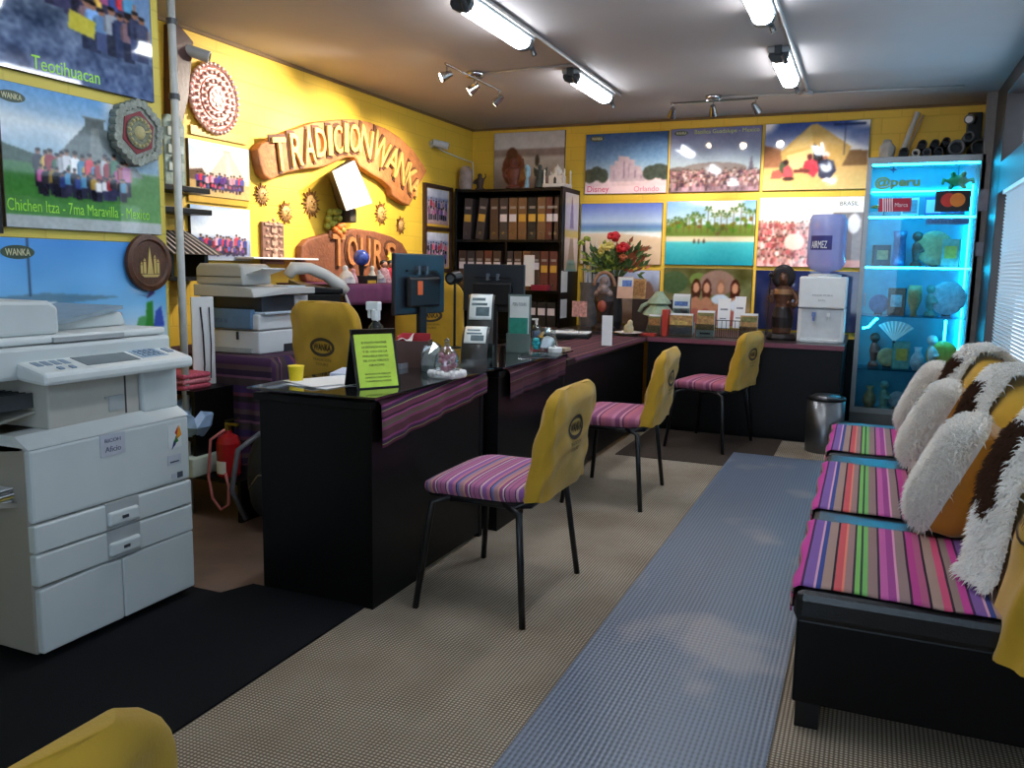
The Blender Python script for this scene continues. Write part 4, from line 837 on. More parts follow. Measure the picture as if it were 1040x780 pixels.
# spray bottle behind the sign
t = thing('spray_bottle', 'clear bottle with a white pump top standing behind the lime notice', 'bottle', (-1.885, 2.97, DH)); t.scale = (1.35, 1.35, 1.62)
obj('body', MB().lathe([(.026, 0), (.028, .01), (.028, .09), (.022, .115), (.012, .125), (.012, .135)], 20), ACRY, t, smooth=True)
obj('liquid', MB().lathe([(.024, .003), (.025, .01), (.025, .07), (.001, .07)], 20), mat('pale_liquid', (200, 210, 214), .1, alpha=.5, var=0), t, smooth=True)
obj('pump', MB().cyl((0, 0, .13), (0, 0, .16), .014).box(-.03, .014, -.012, .012, .155, .178).box(-.028, -.016, -.006, .006, .135, .157), WHT, t, bevel=.003)
t = thing('desk_tray', 'low grey tray of stationery behind the lime notice', 'tray', (-1.91, 3.12, DH), 0)
obj('base', MB().box(-.09, .09, -.06, .06, 0, .006).box(-.09, .09, -.06, -.055, .006, .022).box(-.09, .09, .055, .06, .006, .022).box(-.09, -.085, -.055, .055, .006, .022).box(.085, .09, -.055, .055, .006, .022), mat('tray_grey', (150, 152, 160), .4), t)
obj('note_block', MB().box(-.05, .02, -.04, .04, .006, .04), WPAP, t)
# brown tissue box
v = onz(428, 371, DH); t = thing('tissue_box', 'brown square box with a red inside on the front desk', 'box', (-1.83, 3.19, DH), 22); t.scale = (1.12, 1.12, 1.1)
obj('body', MB().box(-.065, .065, -.06, .06, 0, .004).box(-.065, -.06, -.06, .06, .004, .105).box(.06, .065, -.06, .06, .004, .105).box(-.06, .06, -.06, -.055, .004, .105).box(-.06, .06, .055, .06, .004, .105), mat('brown_card', (92, 66, 60), .55), t)
obj('lining', MB().box(-.0598, .0598, .048, .0548, .005, .128).box(-.0598, -.054, -.05, .05, .005, .122), mat('red_lining', (178, 30, 44), .5), t, label='red lining')
obj('tissue', MB().grid(8, 8, lambda u, v: (-.055+.05*u, -.058+.1*v, .108+.02*math.sin(u*5+v*3)*u), None), WPAP, t, solid=.002)
# glass dome souvenir
t = thing('glass_dome', 'clear domed souvenir on a fluffy white base on the front desk', 'souvenir', (-1.53, 2.93, DH))
def fluffy(R, r, seed, n=70):
    rg = random.Random(seed); m = MB()
    for k in range(n): a = rg.uniform(0, 2*PI); m.ball((R*math.cos(a), R*math.sin(a), r*rg.uniform(.5, 1.1)), r*rg.uniform(.45, .7), 6)
    m.lathe([(R, 0), (R+r*.4, r*.6), (R, r*1.2), (.001, r*1.2)], 20); return m
obj('base', fluffy(.068, .02, 4), mat('fluff_white', (225, 222, 220), .9), t, smooth=True)
obj('dome', MB().lathe([(.05, .022), (.052, .05), (.046, .085), (.028, .115), (.012, .125), (.008, .14), (.012, .148), (.002, .156)], 24), ACRY, t, smooth=True)
m = MB(); rg = random.Random(5)
for k in range(16): m.ball((rg.uniform(-.025, .025), rg.uniform(-.025, .025), .03+.06*rg.random()), .012, 6)
obj('flowers', m, mat('pink_petals', (226, 150, 170), .6, var=.3, scale=60), t, smooth=True)
t = thing('wrapped_ornament', 'crumpled clear wrapped white ornament behind the domed souvenir', 'ornament', (-1.66, 3.06, DH))
rg = random.Random(7); m = MB().lathe([(.045, 0), (.05, .03), (.042, .075), (.03, .1), (.004, .11)], 9)
m.v = [(x+rg.uniform(-.006, .006), y+rg.uniform(-.006, .006), z) for x, y, z in m.v]; obj('ornament', m, mat('ornament_white', (206, 208, 206), .4, var=.2), t)
m = MB().lathe([(.052, 0), (.06, .03), (.052, .08), (.038, .11), (.012, .125)], 9); m.v = [(x+rg.uniform(-.008, .008), y+rg.uniform(-.008, .008), z) for x, y, z in m.v]; obj('wrap', m, ACRY, t)
# curved brochure racks
PRN = [mat('brochure_white', (220, 224, 220), .35, var=.05), mat('brochure_slate', (70, 90, 96), .4, var=.3, scale=40), mat('brochure_teal', (40, 140, 120), .4, var=.2, scale=30)]
def curved_rack(label, loc, rz, h, w, base=True):
    t = thing('brochure_holder', label, 'brochure holder', loc, rz)
    def arc(u): a = PI*.52*u; return (-.5*w+.0, .0+.11*(1-math.cos(a))*1.1-.10, h*math.sin(a)*1.0) if False else (0, -.10+.13*(1-math.cos(a)), h*math.sin(a))
    obj('curved_panel', MB().grid(2, 18, lambda u, v: (-w/2+w*u, arc(v)[1], .01+arc(v)[2])), mat('rack_dark', (52, 48, 44), .3), t, solid=.004, smooth=True)
    lf = obj('leaflet', MB().grid(2, 14, lambda u, v: (-w*.42+w*.84*u, arc(.42+.56*v)[1]-.004, .014+arc(.42+.56*v)[2])), PRN[0], t, solid=.002, smooth=True, label='white leaflet with small print')
    pr = MB()
    for v0, v1, u0, u1 in ((.08, .3, .3, .9), (.34, .42, .1, .8), (.5, .62, .1, .7), (.82, .92, .1, .9)):
        pr.grid(4, 4, lambda u, v: (-w*.42+w*.84*(u0+(u1-u0)*u), arc(.42+.56*(v0+(v1-v0)*v))[1]-.0062, .0145+arc(.42+.56*(v0+(v1-v0)*v))[2]))
    obj('print', pr, PRN[1], lf)
    obj('front_pocket', MB().box(-w/2, w/2, -.115, -.111, 0, h*.34).box(-w/2, -w/2+.004, -.111, .02, 0, h*.3).box(w/2-.004, w/2, -.111, .02, 0, h*.3).box(-w/2, w/2, -.111, .03, 0, .004), ACRY, t)
    obj('side_rib', MB().grid(14, 1, lambda u, v: (-w/2+.002, arc(u)[1] if v == 0 else .02+.01*u, .01+arc(u)[2] if v == 0 else .01+arc(u)[2]*.9)), MATS['rack_dark'], t, solid=.003)
    return t
curved_rack('curved dark brochure holder with white leaflets, the front lower one of the two', (-1.53, 3.20, DH), 20, .17, .11)
curved_rack('taller curved dark brochure holder with white leaflets, behind the lower one', (-1.62, 3.44, DH), 20, .30, .12)
# green leaflet holder
t = thing('leaflet_stand', 'upright clear leaflet stand with green and white leaflets on the second desk', 'brochure holder', (-1.66, 3.98, DH), 14)
obj('stand', MB().box(-.06, .06, .02, .024, 0, .30).box(-.06, .06, -.03, -.026, 0, .10).box(-.06, .06, -.03, .024, 0, .004).box(-.06, -.056, -.026, .02, 0, .1).box(.056, .06, -.026, .02, 0, .1), mat('frosted_grey', (96, 110, 104), .3), t)
l1 = obj('leaflet', MB().box(-.05, .05, .014, .019, .006, .29), PRN[0], t)
obj('print', text('PERU TOURS', 0, .25, w=.07, h=.016, y=.0135, depth=.001), PRN[1], l1)
l2 = obj('leaflet', MB().box(-.05, .045, .004, .012, .006, .18), PRN[2], t, label='green leaflet')
obj('print', MB().box(-.042, .036, .0028, .004, .05, .085), PRN[0], l2)
# turquoise + clear wrapped bundle on tray
t = thing('wrapped_gift', 'clear wrapped bundle with a turquoise bow on the second desk', 'gift', (-1.53, 4.07, DH))
rg = random.Random(11)
m = MB().lathe([(.05, 0), (.06, .03), (.05, .08), (.03, .11), (.045, .13)], 10); m.v = [(x+rg.uniform(-.01, .01), y+rg.uniform(-.01, .01), z) for x, y, z in m.v]; obj('wrap', m, ACRY, t)
obj('contents', MB().ball((0, 0, .05), .04, 8, (1, 1, .9)), mat('ornament_white', (206, 208, 206)), t)
m = MB()
for k in range(6): a = PI/3*k; m.ball((-.055+.012*math.cos(a), -.03, .045+.02*math.sin(a)), .014, 6)
obj('bow', m, mat('turquoise', (50, 180, 190), .4), t, smooth=True, label='turquoise bow')
t = thing('glass_tray', 'flat glass tray in front of the wrapped bundle', 'tray', (-1.50, 3.86, DH), 10); obj('plate', MB().box(-.09, .11, -.08, .1, .004, .01), ACRY, t, bevel=.003); obj('foot', MB().box(-.08, .1, -.07, .09, 0, .004), mat('tray_grey', (150, 152, 160)), t)
t = thing('round_dish', 'small white round dish on the second desk edge', 'dish', (-1.475, 4.03, DH)); obj('dish', MB().lathe([(.028, 0), (.036, .01), (.036, .03), (.03, .034), (.001, .03)], 20), WHT, t, smooth=False); obj('lid_knob', MB().ball((0, 0, .034), .008, 8), WHT, t)
t = thing('card_block', 'small stack of tan cards beside the round dish', 'cards', (-1.49, 4.19, DH)); 
for k in range(3): obj('card', MB().box(-.03, .03, -.045, .045, .006*k, .006*k+.005), mat('tan_card', (176, 156, 126), .6), t)
# clipboard with papers on the low counter
t = thing('document_tray', 'black tray with white papers at the far end of the second desk', 'tray', (onz(576, 343, CT).x, onz(576, 343, CT).y, CT), 12)
obj('tray', MB().box(-.17, .17, -.13, .13, 0, .035), BLKP, t, bevel=.008)
for k in range(3): obj('sheet', MB().box(-.15+.01*k, .15+.01*k, -.11, .11, .036+.003*k, .038+.003*k), WPAP, t)
obj('clip', MB().box(-.04, .04, .09, .12, .045, .056), STEEL, t)
for k, (x, y, lab) in enumerate(((-2.13, 5.10, 'clear pump bottle of blue gel on the low counter, left of its twin'), (-2.04, 5.20, 'clear pump bottle of blue gel on the low counter, right of its twin'))):
    t = thing('gel_bottle', lab, 'bottle', (x, y, CT), 0, 'gel bottles')
    obj('body', MB().lathe([(.03, 0), (.033, .01), (.033, .09), (.025, .115), (.011, .125)], 18), ACRY, t, smooth=True)
    obj('gel', MB().lathe([(.029, .004), (.03, .01), (.03, .08), (.001, .08)], 18), mat('blue_gel', (130, 160, 210), .15, alpha=.6, var=0), t, smooth=True)
    obj('pump', MB().cyl((0, 0, .125), (0, 0, .15), .009).box(-.03, .01, -.008, .008, .15, .162), WHT, t)
# note holder on a stick
q = ony(589, 297, 5.6); t = thing('card_holder', 'wire holder with a round base gripping a pinkish photo card', 'card holder', (q.x, 5.6, CT))
obj('base', MB().lathe([(.035, 0), (.035, .008), (.006, .014)], 18), BLKP, t); obj('wire', MB().cyl((0, 0, .01), (0, 0, .17), .003), STEEL, t)
obj('card', MB().box(-.055, .055, -.002, .001, .16, .27), mat('photo_card', (206, 150, 140), .5, var=.4, scale=50), t)
a, b = ony(611, 309, 5.2), ony(623, 339, 5.2)
t = thing('upright_card', 'tall narrow white card standing on the low counter', 'card', ((a.x+b.x)/2, 5.2, CT), 10); obj('card', MB().box(-.034, .034, -.002, .002, .004, .20), WPAP, t); obj('base', MB().box(-.036, .036, -.02, .02, 0, .006), ACRY, t)
# ---- monitors seen from behind
def monitor(label, loc, rz, w, h, zb, sticker=None):
    t = thing('monitor', label, 'monitor', loc, rz)     # back of the screen faces local -y
    obj('base', MB().lathe([(.11, 0), (.11, .012), (.03, .02)], 24, sy=.8), BLKP, t, smooth=False)
    obj('stand', MB().box(-.03, .03, .0, .03, .012, zb+h*.5), BLKP, t, bevel=.006)
    b = MB().box(-w/2, w/2, .02, .045, zb, zb+h)
    obj('screen_case', b, mat('monitor_back', (28, 34, 44), .3, var=.1, spec=.6), t, bevel=.006)
    obj('screen', MB().box(-w/2+.012, w/2-.012, .0445, .047, zb+.014, zb+h-.012), mat('screen_dark', (16, 18, 24), .1), t)
    obj('rear_housing', MB().box(-w*.32, w*.32, -.012, .021, zb+h*.12, zb+h*.62), BLKP, t, bevel=.012)
    obj('mount_rail', MB().box(-w*.30, w*.30, .006, .021, zb+h*.70, zb+h*.735), BLKP, t)
    for k in (-.08, .08): obj('rail_clip', MB().box(w*k-.008, w*k+.008, .002, .021, zb+h*.66, zb+h*.80), mat('clip_grey', (90, 96, 104), .3), t)
    if sticker: obj('sticker', MB().box(sticker[0]-.022, sticker[0]+.022, -.0135, -.0115, zb+h*sticker[1]-.035, zb+h*sticker[1]+.035), mat('orange_sticker', (220, 96, 30), .5), t, label='orange sticker')
    return t
m1 = onz(432, 345, DH)
monitor('dark monitor turned sideways with an orange sticker on its back', (-2.12, 3.80, DH), 84, .44, .31, .19, (-.05, .44))
c = ony(500, 284, 4.35); monitor('dark monitor seen from behind in front of the binder shelf', (c.x, 4.35, CT), 6, .37, .27, .245)
q = ony(462, 283, 4.0); t = thing('webcam', 'small black camera head on a stem between the two monitors', 'webcam', (q.x, 4.0, DH))
obj('stem', MB().cyl((0, 0, .008), (0, 0, q.z-DH), .007), BLKP, t); obj('foot', MB().lathe([(.04, 0), (.04, .008), (.01, .012)], 18), BLKP, t); obj('head', MB().cyl((0, -.05, q.z-DH), (0, .03, q.z-DH+.01), .034), BLKP, t); obj('lens', MB().cyl((0, -.054, q.z-DH), (0, -.05, q.z-DH), .02), mat('lens_grey', (80, 84, 84), .15), t)
# ================================================================ back counter things
def cz(px, py): return onz(px, py, CT)
# bundle of reeds in a tall vase, flowers, carved totem
t = thing('reed_bundle', 'tall grey vase of pale dried reeds beside the binder shelf', 'vase', (-2.24, 6.95, CT))
obj('vase', MB().lathe([(.07, 0), (.08, .1), (.075, .3), (.085, .38), (.075, .38), (.065, .3), (.001, .02)], 20), mat('vase_grey', (96, 90, 90), .5, var=.3), t, smooth=False)
rg = random.Random(3)
for k in range(14):
    a = rg.uniform(0, 2*PI); r = rg.uniform(.01, .05); h = rg.uniform(.60, .78)
    obj('reed', MB().tube([(r*math.cos(a), r*math.sin(a), .1), (1.6*r*math.cos(a), 1.6*r*math.sin(a), h)], .008, 6), mat('reed_pale', (206, 196, 186), .7) if k % 3 else mat('reed_dark', (54, 52, 56), .6), t)
q = ony(622, 290, 6.75); t = thing('flower_vase', 'vase of mixed flowers with two big red blooms before the beach poster', 'flowers', (q.x, 6.85, CT))
obj('vase', MB().lathe([(.05, 0), (.065, .06), (.06, .2), (.045, .38), (.06, .44), (.05, .44), (.036, .38), (.001, .02)], 20), mat('vase_dark', (40, 36, 38), .4), t, smooth=False)
gm = [mat('leaf_green', (80, 104, 50), .6, var=.3), mat('leaf_lime', (150, 164, 60), .6, var=.3), mat('leaf_rust', (160, 84, 50), .6, var=.3)]
lf = [MB(), MB(), MB()]; rg = random.Random(8); st = MB()
def leaf(m, base, d, l, wd):
    d = Vector(d).normalized(); s = d.orthogonal().normalized()*wd; n = d.cross(s).normalized()*wd*.25; b_ = Vector(base)
    m.add([b_, b_+d*l*.4+s, b_+d*l, b_+d*l*.4-s, b_+d*l*.45+n], [(0, 1, 4), (1, 2, 4), (2, 3, 4), (3, 0, 4)])
top = q.z-CT
for k in range(300):
    a = rg.uniform(0, 2*PI); el = rg.uniform(.1, 1.1); r = rg.uniform(.06, .25); el = el-.35 if k % 2 else el
    p0 = Vector((r*math.cos(a)*math.cos(el)*1.15, r*math.sin(a)*math.cos(el)*.5, .50+r*math.sin(el)*.95))
    leaf(lf[0 if k % 5 < 2 else (1 if p0.x < .0 else 2) if k % 5 < 4 else 0], p0, (p0.x+rg.uniform(-.1, .1), p0.y+rg.uniform(-.1, .1), p0.z-.38+rg.uniform(-.15, .15)), rg.uniform(.05, .10), .018)
    if k % 6 == 0: st.tube([(0, 0, .38), p0*.6+Vector((0, 0, .16)), p0], .003, 5)
obj('leaves', lf[0], gm[0], t); obj('leaves', lf[1], gm[1], t, label='lime leaves'); obj('leaves', lf[2], gm[2], t, label='rust coloured leaves'); obj('stems', st, gm[0], t)
def bloom(px, py, r, m):
    q2 = ony(px, py, 6.74); c = (q2.x-q.x, -.13, q2.z-CT); g = MB(); rg = random.Random(int(px))
    for k in range(16): 
        a = rg.uniform(0, 2*PI); b_ = rg.uniform(-.6, 1.2); g.ball((c[0]+r*.6*math.cos(a)*math.cos(b_), c[1]+r*.6*math.sin(a)*math.cos(b_), c[2]+r*.6*math.sin(b_)), r*.5, 6, (1, 1, .8))
    obj('bloom', g, m, t, smooth=True)
RED = mat('red_petal', (200, 30, 40), .5); YB_ = mat('yellow_petal', (226, 206, 110), .5)
bloom(624, 241, .055, RED); bloom(634, 252, .055, RED); bloom(614, 252, .04, YB_); bloom(620, 250, .04, YB_); bloom(611, 256, .03, YB_); bloom(634, 262, .035, gm[2]); bloom(591, 247, .03, gm[1]); bloom(597, 243, .03, gm[1])
# carved totem
q = ony(614, 288, 6.5); t = thing('carved_totem', 'dark carved stand with an arched top ring in front of the flower vase', 'carving', (q.x, 6.5, CT)); DK = mat('totem_dark', (44, 30, 28), .45, var=.4, scale=30)
hh = .47
obj('body', MB().lathe([(.10, 0), (.10, .03), (.05, .06), (.06, .16), (.085, .24), (.07, .32), (.05, .36)], 16, sy=.6), DK, t)
obj('arch_ring', MB().tube([(.085*math.cos(PI*k/14), 0, .36+.11*math.sin(PI*k/14)) for k in range(15)], .014), mat('totem_tan', (150, 110, 84), .5), t, smooth=True)
obj('figure', MB().ball((0, -.01, .40), .04, 10).ball((.0, -.03, .33), .045, 10, (1.2, .8, .9)).ball((-.05, -.02, .30), .03, 8).ball((.05, -.02, .30), .03, 8), mat('totem_grey', (130, 110, 106), .4, var=.4, scale=40), t, remesh=.008)
obj('inlay', MB().ball((0, -.05, .2), .04, 8, (1, .5, 1.2)), mat('totem_red', (150, 70, 56), .5), t, smooth=True)
def upright(name, label, cat, px, py0, py1, w, y, m, rz=0, layers=(), thick=.006, tilt=-8, zb=CT):
    q = ony(px, py1, y); tz = ony(px, py0, y).z; h = tz-zb
    t = thing(name, label, cat, (q.x, y, zb), rz, rx=tilt)
    obj('cover', MB().box(-w/2, w/2, 0, thick, 0, h), m, t, bevel=.001)
    for k, (u0, u1, v0, v1, mm) in enumerate(layers): obj('print', MB().box(-w/2+w*u0, -w/2+w*u1, -.0012-.0004*k, 0, h*v0, h*v1), mm, t)
    return t
TAN = mat('tan_print', (176, 136, 84), .5, var=.4, scale=40); BLU = mat('blue_print', (96, 126, 190), .4, var=.4, scale=40); PEA = mat('peach_print', (222, 176, 150), .5); OLV = mat('olive_green_print', (120, 120, 70), .5, var=.4, scale=40); GRP = mat('grey_print', (140, 140, 150), .5, var=.3, scale=50)
single('display_block', 'small dark wooden block under the upright cards by the flower vase', 'block', MB().box(-.18, .16, -.05, .08, 0, .26), DBRN, (-1.60, 6.72, CT), bevel=.004)
upright('calendar', 'small standing calendar with a blue picture over peach', 'calendar', 634, 281, 308, .135, 6.70, PEA, 0, [(.05, .95, .55, .98, PRN[0]), (.3, .9, .55, .85, BLU)], zb=CT+.26)
upright('booklet', 'brown patterned booklet standing right of the blue calendar', 'booklet', 648, 283, 307, .115, 6.71, TAN, 0, [(.1, .9, .15, .9, mat('brown_print', (150, 104, 56), .5, var=.5, scale=60))], zb=CT+.26)
t = thing('plate_stack', 'pale ceramic dish with a small ornament near the upright white card', 'dish', (-1.66, 6.15, CT)); obj('dish', MB().lathe([(.05, 0), (.11, .025), (.105, .028), (.04, .006), (.001, .006)], 24), mat('cream_ceramic', (206, 196, 184), .3), t); obj('ornament', MB().ball((0, 0, .05), .04, 8, (1, 1, 1.1)).ball((.01, 0, .10), .022, 8), mat('fig_cream', (190, 176, 140), .5, var=.3), t, remesh=.008)
# pale green tiered ornament
q = ony(667, 342, 6.45); t = thing('tiered_ornament', 'pale green tiered ornament at the left end of the brochures', 'ornament', (q.x, 6.48, CT)); GRN = mat('celadon', (150, 166, 140), .5, var=.2)
zt = ony(667, 296, 6.48).z-CT; s_ = zt/.40
obj('base', MB().lathe([(.09, 0), (.10, .02*s_), (.07, .16*s_)], 8), mat('celadon_dark', (96, 96, 70), .5, var=.4, scale=30), t)
obj('lower_roof', MB().lathe([(.07, .16*s_), (.13, .18*s_), (.125, .20*s_), (.07, .27*s_)], 8), GRN, t); obj('upper_roof', MB().lathe([(.06, .27*s_), (.10, .29*s_), (.09, .31*s_), (.035, .385*s_), (.03, .4*s_)], 8), GRN, t)
obj('arm', MB().tube([(-.06, 0, .3*s_), (-.13, -.01, .26*s_), (-.15, -.02, .2*s_)], .016), GRN, t, smooth=True)
# brochures on the counter
def rk(name, label, px0, px1, py0, py1, y, m, layers, cat='brochures', deep=.06, zb=CT):
    a, b = ony(px0, py1, y), ony(px1, py0, y); w = b.x-a.x; h = b.z-zb
    t = thing(name, label, cat, ((a.x+b.x)/2, y, zb), 0, 'brochures on the back counter')
    obj('holder', MB().box(-w/2, w/2, 0, .003, 0, h*.5).box(-w/2, w/2, deep, deep+.003, 0, h*.96).box(-w/2, w/2, 0, deep, 0, .004), ACRY, t)
    for k in range(3): pg = obj('brochure', MB().box(-w*.47, w*.47, .012+.014*k, .018+.014*k, .005, h*(.92+.04*k)), m if k == 0 else WPAP, t)
        
    for k, (u0, u1, v0, v1, mm) in enumerate(layers): obj('print', MB().box(-w*.47+w*.94*u0, -w*.47+w*.94*u1, .0105-.0003*k, .012, h*.92*v0+.005, h*.92*v1), mm, t)
    return t
single('display_block', 'small white block under the rear brochures beside the tiered ornament', 'block', MB().box(-.10, .10, -.02, .09, 0, .089), WPAP, (ony(691, 322, 6.62).x, 6.62, CT))
rk('brochure_holder', 'white and blue printed brochures standing at the back, second row left', 682, 701, 299, 322, 6.62, PRN[0], [(.1, .9, .2, .5, GRP), (.1, .9, .6, .8, BLU)], zb=CT+.09)
rk('brochure_holder', 'tan and grey picture brochures, front row beside the tiered ornament', 678, 704, 319, 344, 6.3, TAN, [(.05, .95, .05, .45, GRP), (.1, .8, .5, .75, mat('wheat_print', (196, 166, 96), .5, var=.4, scale=50))])
rk('brochure_holder', 'tan picture brochures over a white strip, front row centre', 706, 726, 316, 344, 6.3, TAN, [(.0, 1, .0, .3, PRN[0]), (.2, .8, .1, .2, mat('dark_print', (40, 44, 60))), (.05, .95, .85, 1, OLV)])
rk('brochure_holder', 'greenish tan picture brochures, front row right end', 750, 770, 319, 347, 6.3, TAN, [(.05, .95, .7, .95, OLV), (.05, .95, .35, .5, mat('brown_print', (150, 104, 56))), (.05, .95, .1, .25, mat('brick_print', (150, 80, 50), .5, var=.3, scale=40))])
rk('brochure_holder', 'dark picture brochures in front of the tiered ornament', 657, 671, 320, 343, 6.25, OLV, [(.05, .95, .5, .9, mat('brown_print', (150, 104, 56)))])
single('book', 'upright red spined book beside the tiered ornament', 'book', MB().box(-.02, .02, 0, .12, 0, .2), mat('red_book', (176, 50, 36), .5), (ony(674, 343, 6.25).x, 6.25, CT), bevel=.003)
single('book', 'low red book lying at the left front edge of the back counter', 'book', MB().box(-.06, .06, 0, .08, 0, .02), MATS['red_book'], (ony(660, 345, 6.2).x-.02, 6.17, CT), bevel=.003)
for lab, x0, x1, y0_, y1_, rz in (('white leaflet leaning on the wire rack, left of its twin', 727, 743, 303, 333, 4), ('white leaflet leaning on the wire rack, right of its twin', 743, 758, 301, 333, -4)):
    a, b = ony(x0, y1_, 6.42), ony(x1, y0_, 6.42); t = thing('leaflet', lab, 'leaflet', ((a.x+b.x)/2, 6.42, a.z), rz, rx=-10)
    w, h = b.x-a.x-.012, b.z-a.z; obj('sheet', MB().box(-w/2, w/2, 0, .003, 0, h), WPAP, t); obj('print', MB().box(-w*.3, w*.3, -.001, 0, h*.6, h*.66).box(-w*.3, w*.2, -.001, 0, h*.3, h*.34), GRP, t)
t = thing('wire_rack', 'small wire leaflet rack standing among the brochures', 'rack', (ony(742, 345, 6.40).x, 6.38, CT)); m = MB()
for k in range(9): x = -.13+.0325*k; m.cyl((x, -.02, 0), (x, -.02, .13), .0025, n=6).cyl((x, .09, 0), (x, .09, .10), .0025, n=6)
for z in (.003, .07, .13): m.cyl((-.13, -.02, z), (.13, -.02, z), .003, n=6)
m.cyl((-.13, -.02, .004), (-.13, .09, .004), .003, n=6).cyl((.13, -.02, .004), (.13, .09, .004), .003, n=6)
obj('wires', m, mat('wire_black', (40, 40, 44), .4), t)
# bronze warrior statue
q = ony(793, 345, 6.42); sx_ = q.x; t = thing('warrior_statue', 'bronze brown warrior statue with a dark halo beside the water dispenser', 'statue', (sx_, 6.42, CT)); zt = ony(788, 270, 6.42).z-CT; k_ = zt/.58
BRZ = mat('bronze_brown', (96, 62, 44), .4, metal=.3, var=.4, scale=30); BRD = mat('bronze_dark', (34, 26, 26), .4, metal=.3, var=.2)
obj('base', MB().lathe([(.12, 0), (.125, .02), (.105, .05)], 20, sy=.8), BRD, t)
g = MB().lathe([(.075, .05), (.085, .15), (.075, .22), (.06, .28), (.085, .36), (.08, .40), (.035, .425), (.03, .45)], 18, sy=.65).ball((-.005, -.02, .48), .045, 10, (.9, 1, 1.15)).ball((-.005, -.062, .475), .012, 6)
g.tube([(.08, 0, .38), (.12, -.02, .31), (.10, -.06, .27), (.04, -.08, .30)], [.03, .026, .022, .02]).tube([(-.08, 0, .38), (-.11, -.03, .32), (-.09, -.07, .30), (-.10, -.08, .36)], [.03, .026, .022, .02])
bd = obj('figure', g, BRZ, t, remesh=.007)
obj('halo', MB().lathe([(.055, -.008), (.095, -.012), (.098, 0), (.095, .012), (.055, .008)], 28).rot('X', 90).move(-.01, .015, .495), BRD, t, smooth=True, label='dark round halo')
obj('skirt', MB().lathe([(.088, .10), (.092, .18), (.07, .25), (.06, .26)], 18, sy=.72), BRD, t)
obj('collar', MB().lathe([(.088, .36), (.082, .395), (.05, .41)], 18, sy=.72), mat('bronze_gold', (150, 110, 76), .35, metal=.4), t)
obj('staff', MB().cyl((-.115, -.08, .04), (-.105, -.08, .5), .008).ball((-.105, -.08, .51), .02, 8), BRD, t)
t.scale = (k_*.92, k_*.92, k_)
# water dispenser
q0, q1 = ony(808, 350, 6.32), ony(856, 350, 6.32); xc = (q0.x+q1.x)/2; w = (q1.x-q0.x)
t = thing('water_dispenser', 'white countertop water dispenser at the right end of the back counter', 'water dispenser', (xc, 6.48, CT)); zt = ony(835, 281, 6.32).z-CT
obj('body', MB().box(-w/2, w/2, -.13, .16, 0, zt*.52).box(-w/2, w/2, -.16, .16, zt*.52, zt), WHT, t, bevel=.012)
obj('tap_recess', MB().box(-w*.42, w*.42, -.134, -.125, zt*.08, zt*.50), mat('recess_white', (200, 204, 208), .4), t)
for sx in (-1, 1): obj('tap', MB().box(sx*.05-.012, sx*.05+.012, -.165, -.13, zt*.40, zt*.46).cyl((sx*.05, -.15, zt*.33), (sx*.05, -.15, zt*.4), .008), mat('tap_blue', (110, 130, 190), .4) if sx < 0 else WHT, t)
obj('drip_tray', MB().box(-w*.4, w*.4, -.17, -.13, 0, .022), mat('recess_white', (200, 204, 208)), t, bevel=.004)
obj('nameplate', text('AGUA PURA', 0, zt*.72, w=.14, h=.010, y=-.161, depth=.001).join(text('SOL', 0, zt*.645, w=.05, h=.012, y=-.161, depth=.001)), mat('plate_grey', (120, 124, 132), .4), t)
obj('top_ring', MB().lathe([(.11, zt), (.115, zt+.012), (.07, zt+.022), (.05, zt+.02)], 28), WHT, t)
t2 = thing('water_bottle', 'large translucent blue water bottle upside down on the dispenser', 'water bottle', (xc, 6.48, CT+zt+.022)); BW = mat('bottle_blue', (156, 166, 226), .12, var=.03, alpha=.72)
hb = ony(842, 218, 6.40).z-CT-zt-.02; r = .132
obj('bottle', MB().lathe([(.03, -.015), (.035, .01), (r*.8, .03), (r, .07), (r*.985, hb*.34), (r, hb*.36), (r, hb*.55), (r*.985, hb*.57), (r*.985, hb*.72), (r, hb*.74), (r*.98, hb*.92), (r*.86, hb), (.001, hb)], 32), BW, t2, smooth=True)
def wrapb(m, rr): return m.map(lambda x, y, z: (math.sin(x/rr)*(rr-y), -math.cos(x/rr)*(rr-y), z))
lb = obj('label', wrapb(MB().grid(16, 2, lambda u, v: (-.12+.16*u, 0, hb*.40+hb*.24*v)), r+.002), mat('label_navy', (50, 50, 120), .4), t2, smooth=True, label='navy printed label')
tx = text('AIRMEZ', -.05, hb*.49, w=.115, h=.05, y=0, depth=.0015); obj('lettering', wrapb(tx, r+.0025), WHT, lb)
# bin
q = onz(834, 457, 0); t = thing('waste_bin', 'brushed steel waste bin on the floor by the back counter', 'bin', (-.215, 5.92, 0))
obj('body', MB().lathe([(.118, 0), (.12, .004), (.122, .36), (.116, .36), (.112, .01), (.001, .01)], 36), mat('brushed_steel', (120, 120, 122), .32, metal=.9, var=.1), t, auto=True)
obj('rim', MB().lathe([(.123, .352), (.127, .36), (.123, .372), (.108, .374), (.10, .366), (.116, .352)], 36), BLKP, t, smooth=True); obj('swing_lid', MB().lathe([(.108, .366), (.08, .385), (.001, .392)], 30), MATS['brushed_steel'], t, smooth=True)
# ================================================================ big copier (front faces +x, so local -y after rz=90)
t = thing('photocopier', 'large pale grey floor standing photocopier on the left', 'photocopier', (-2.19, 1.60, 0), 90)
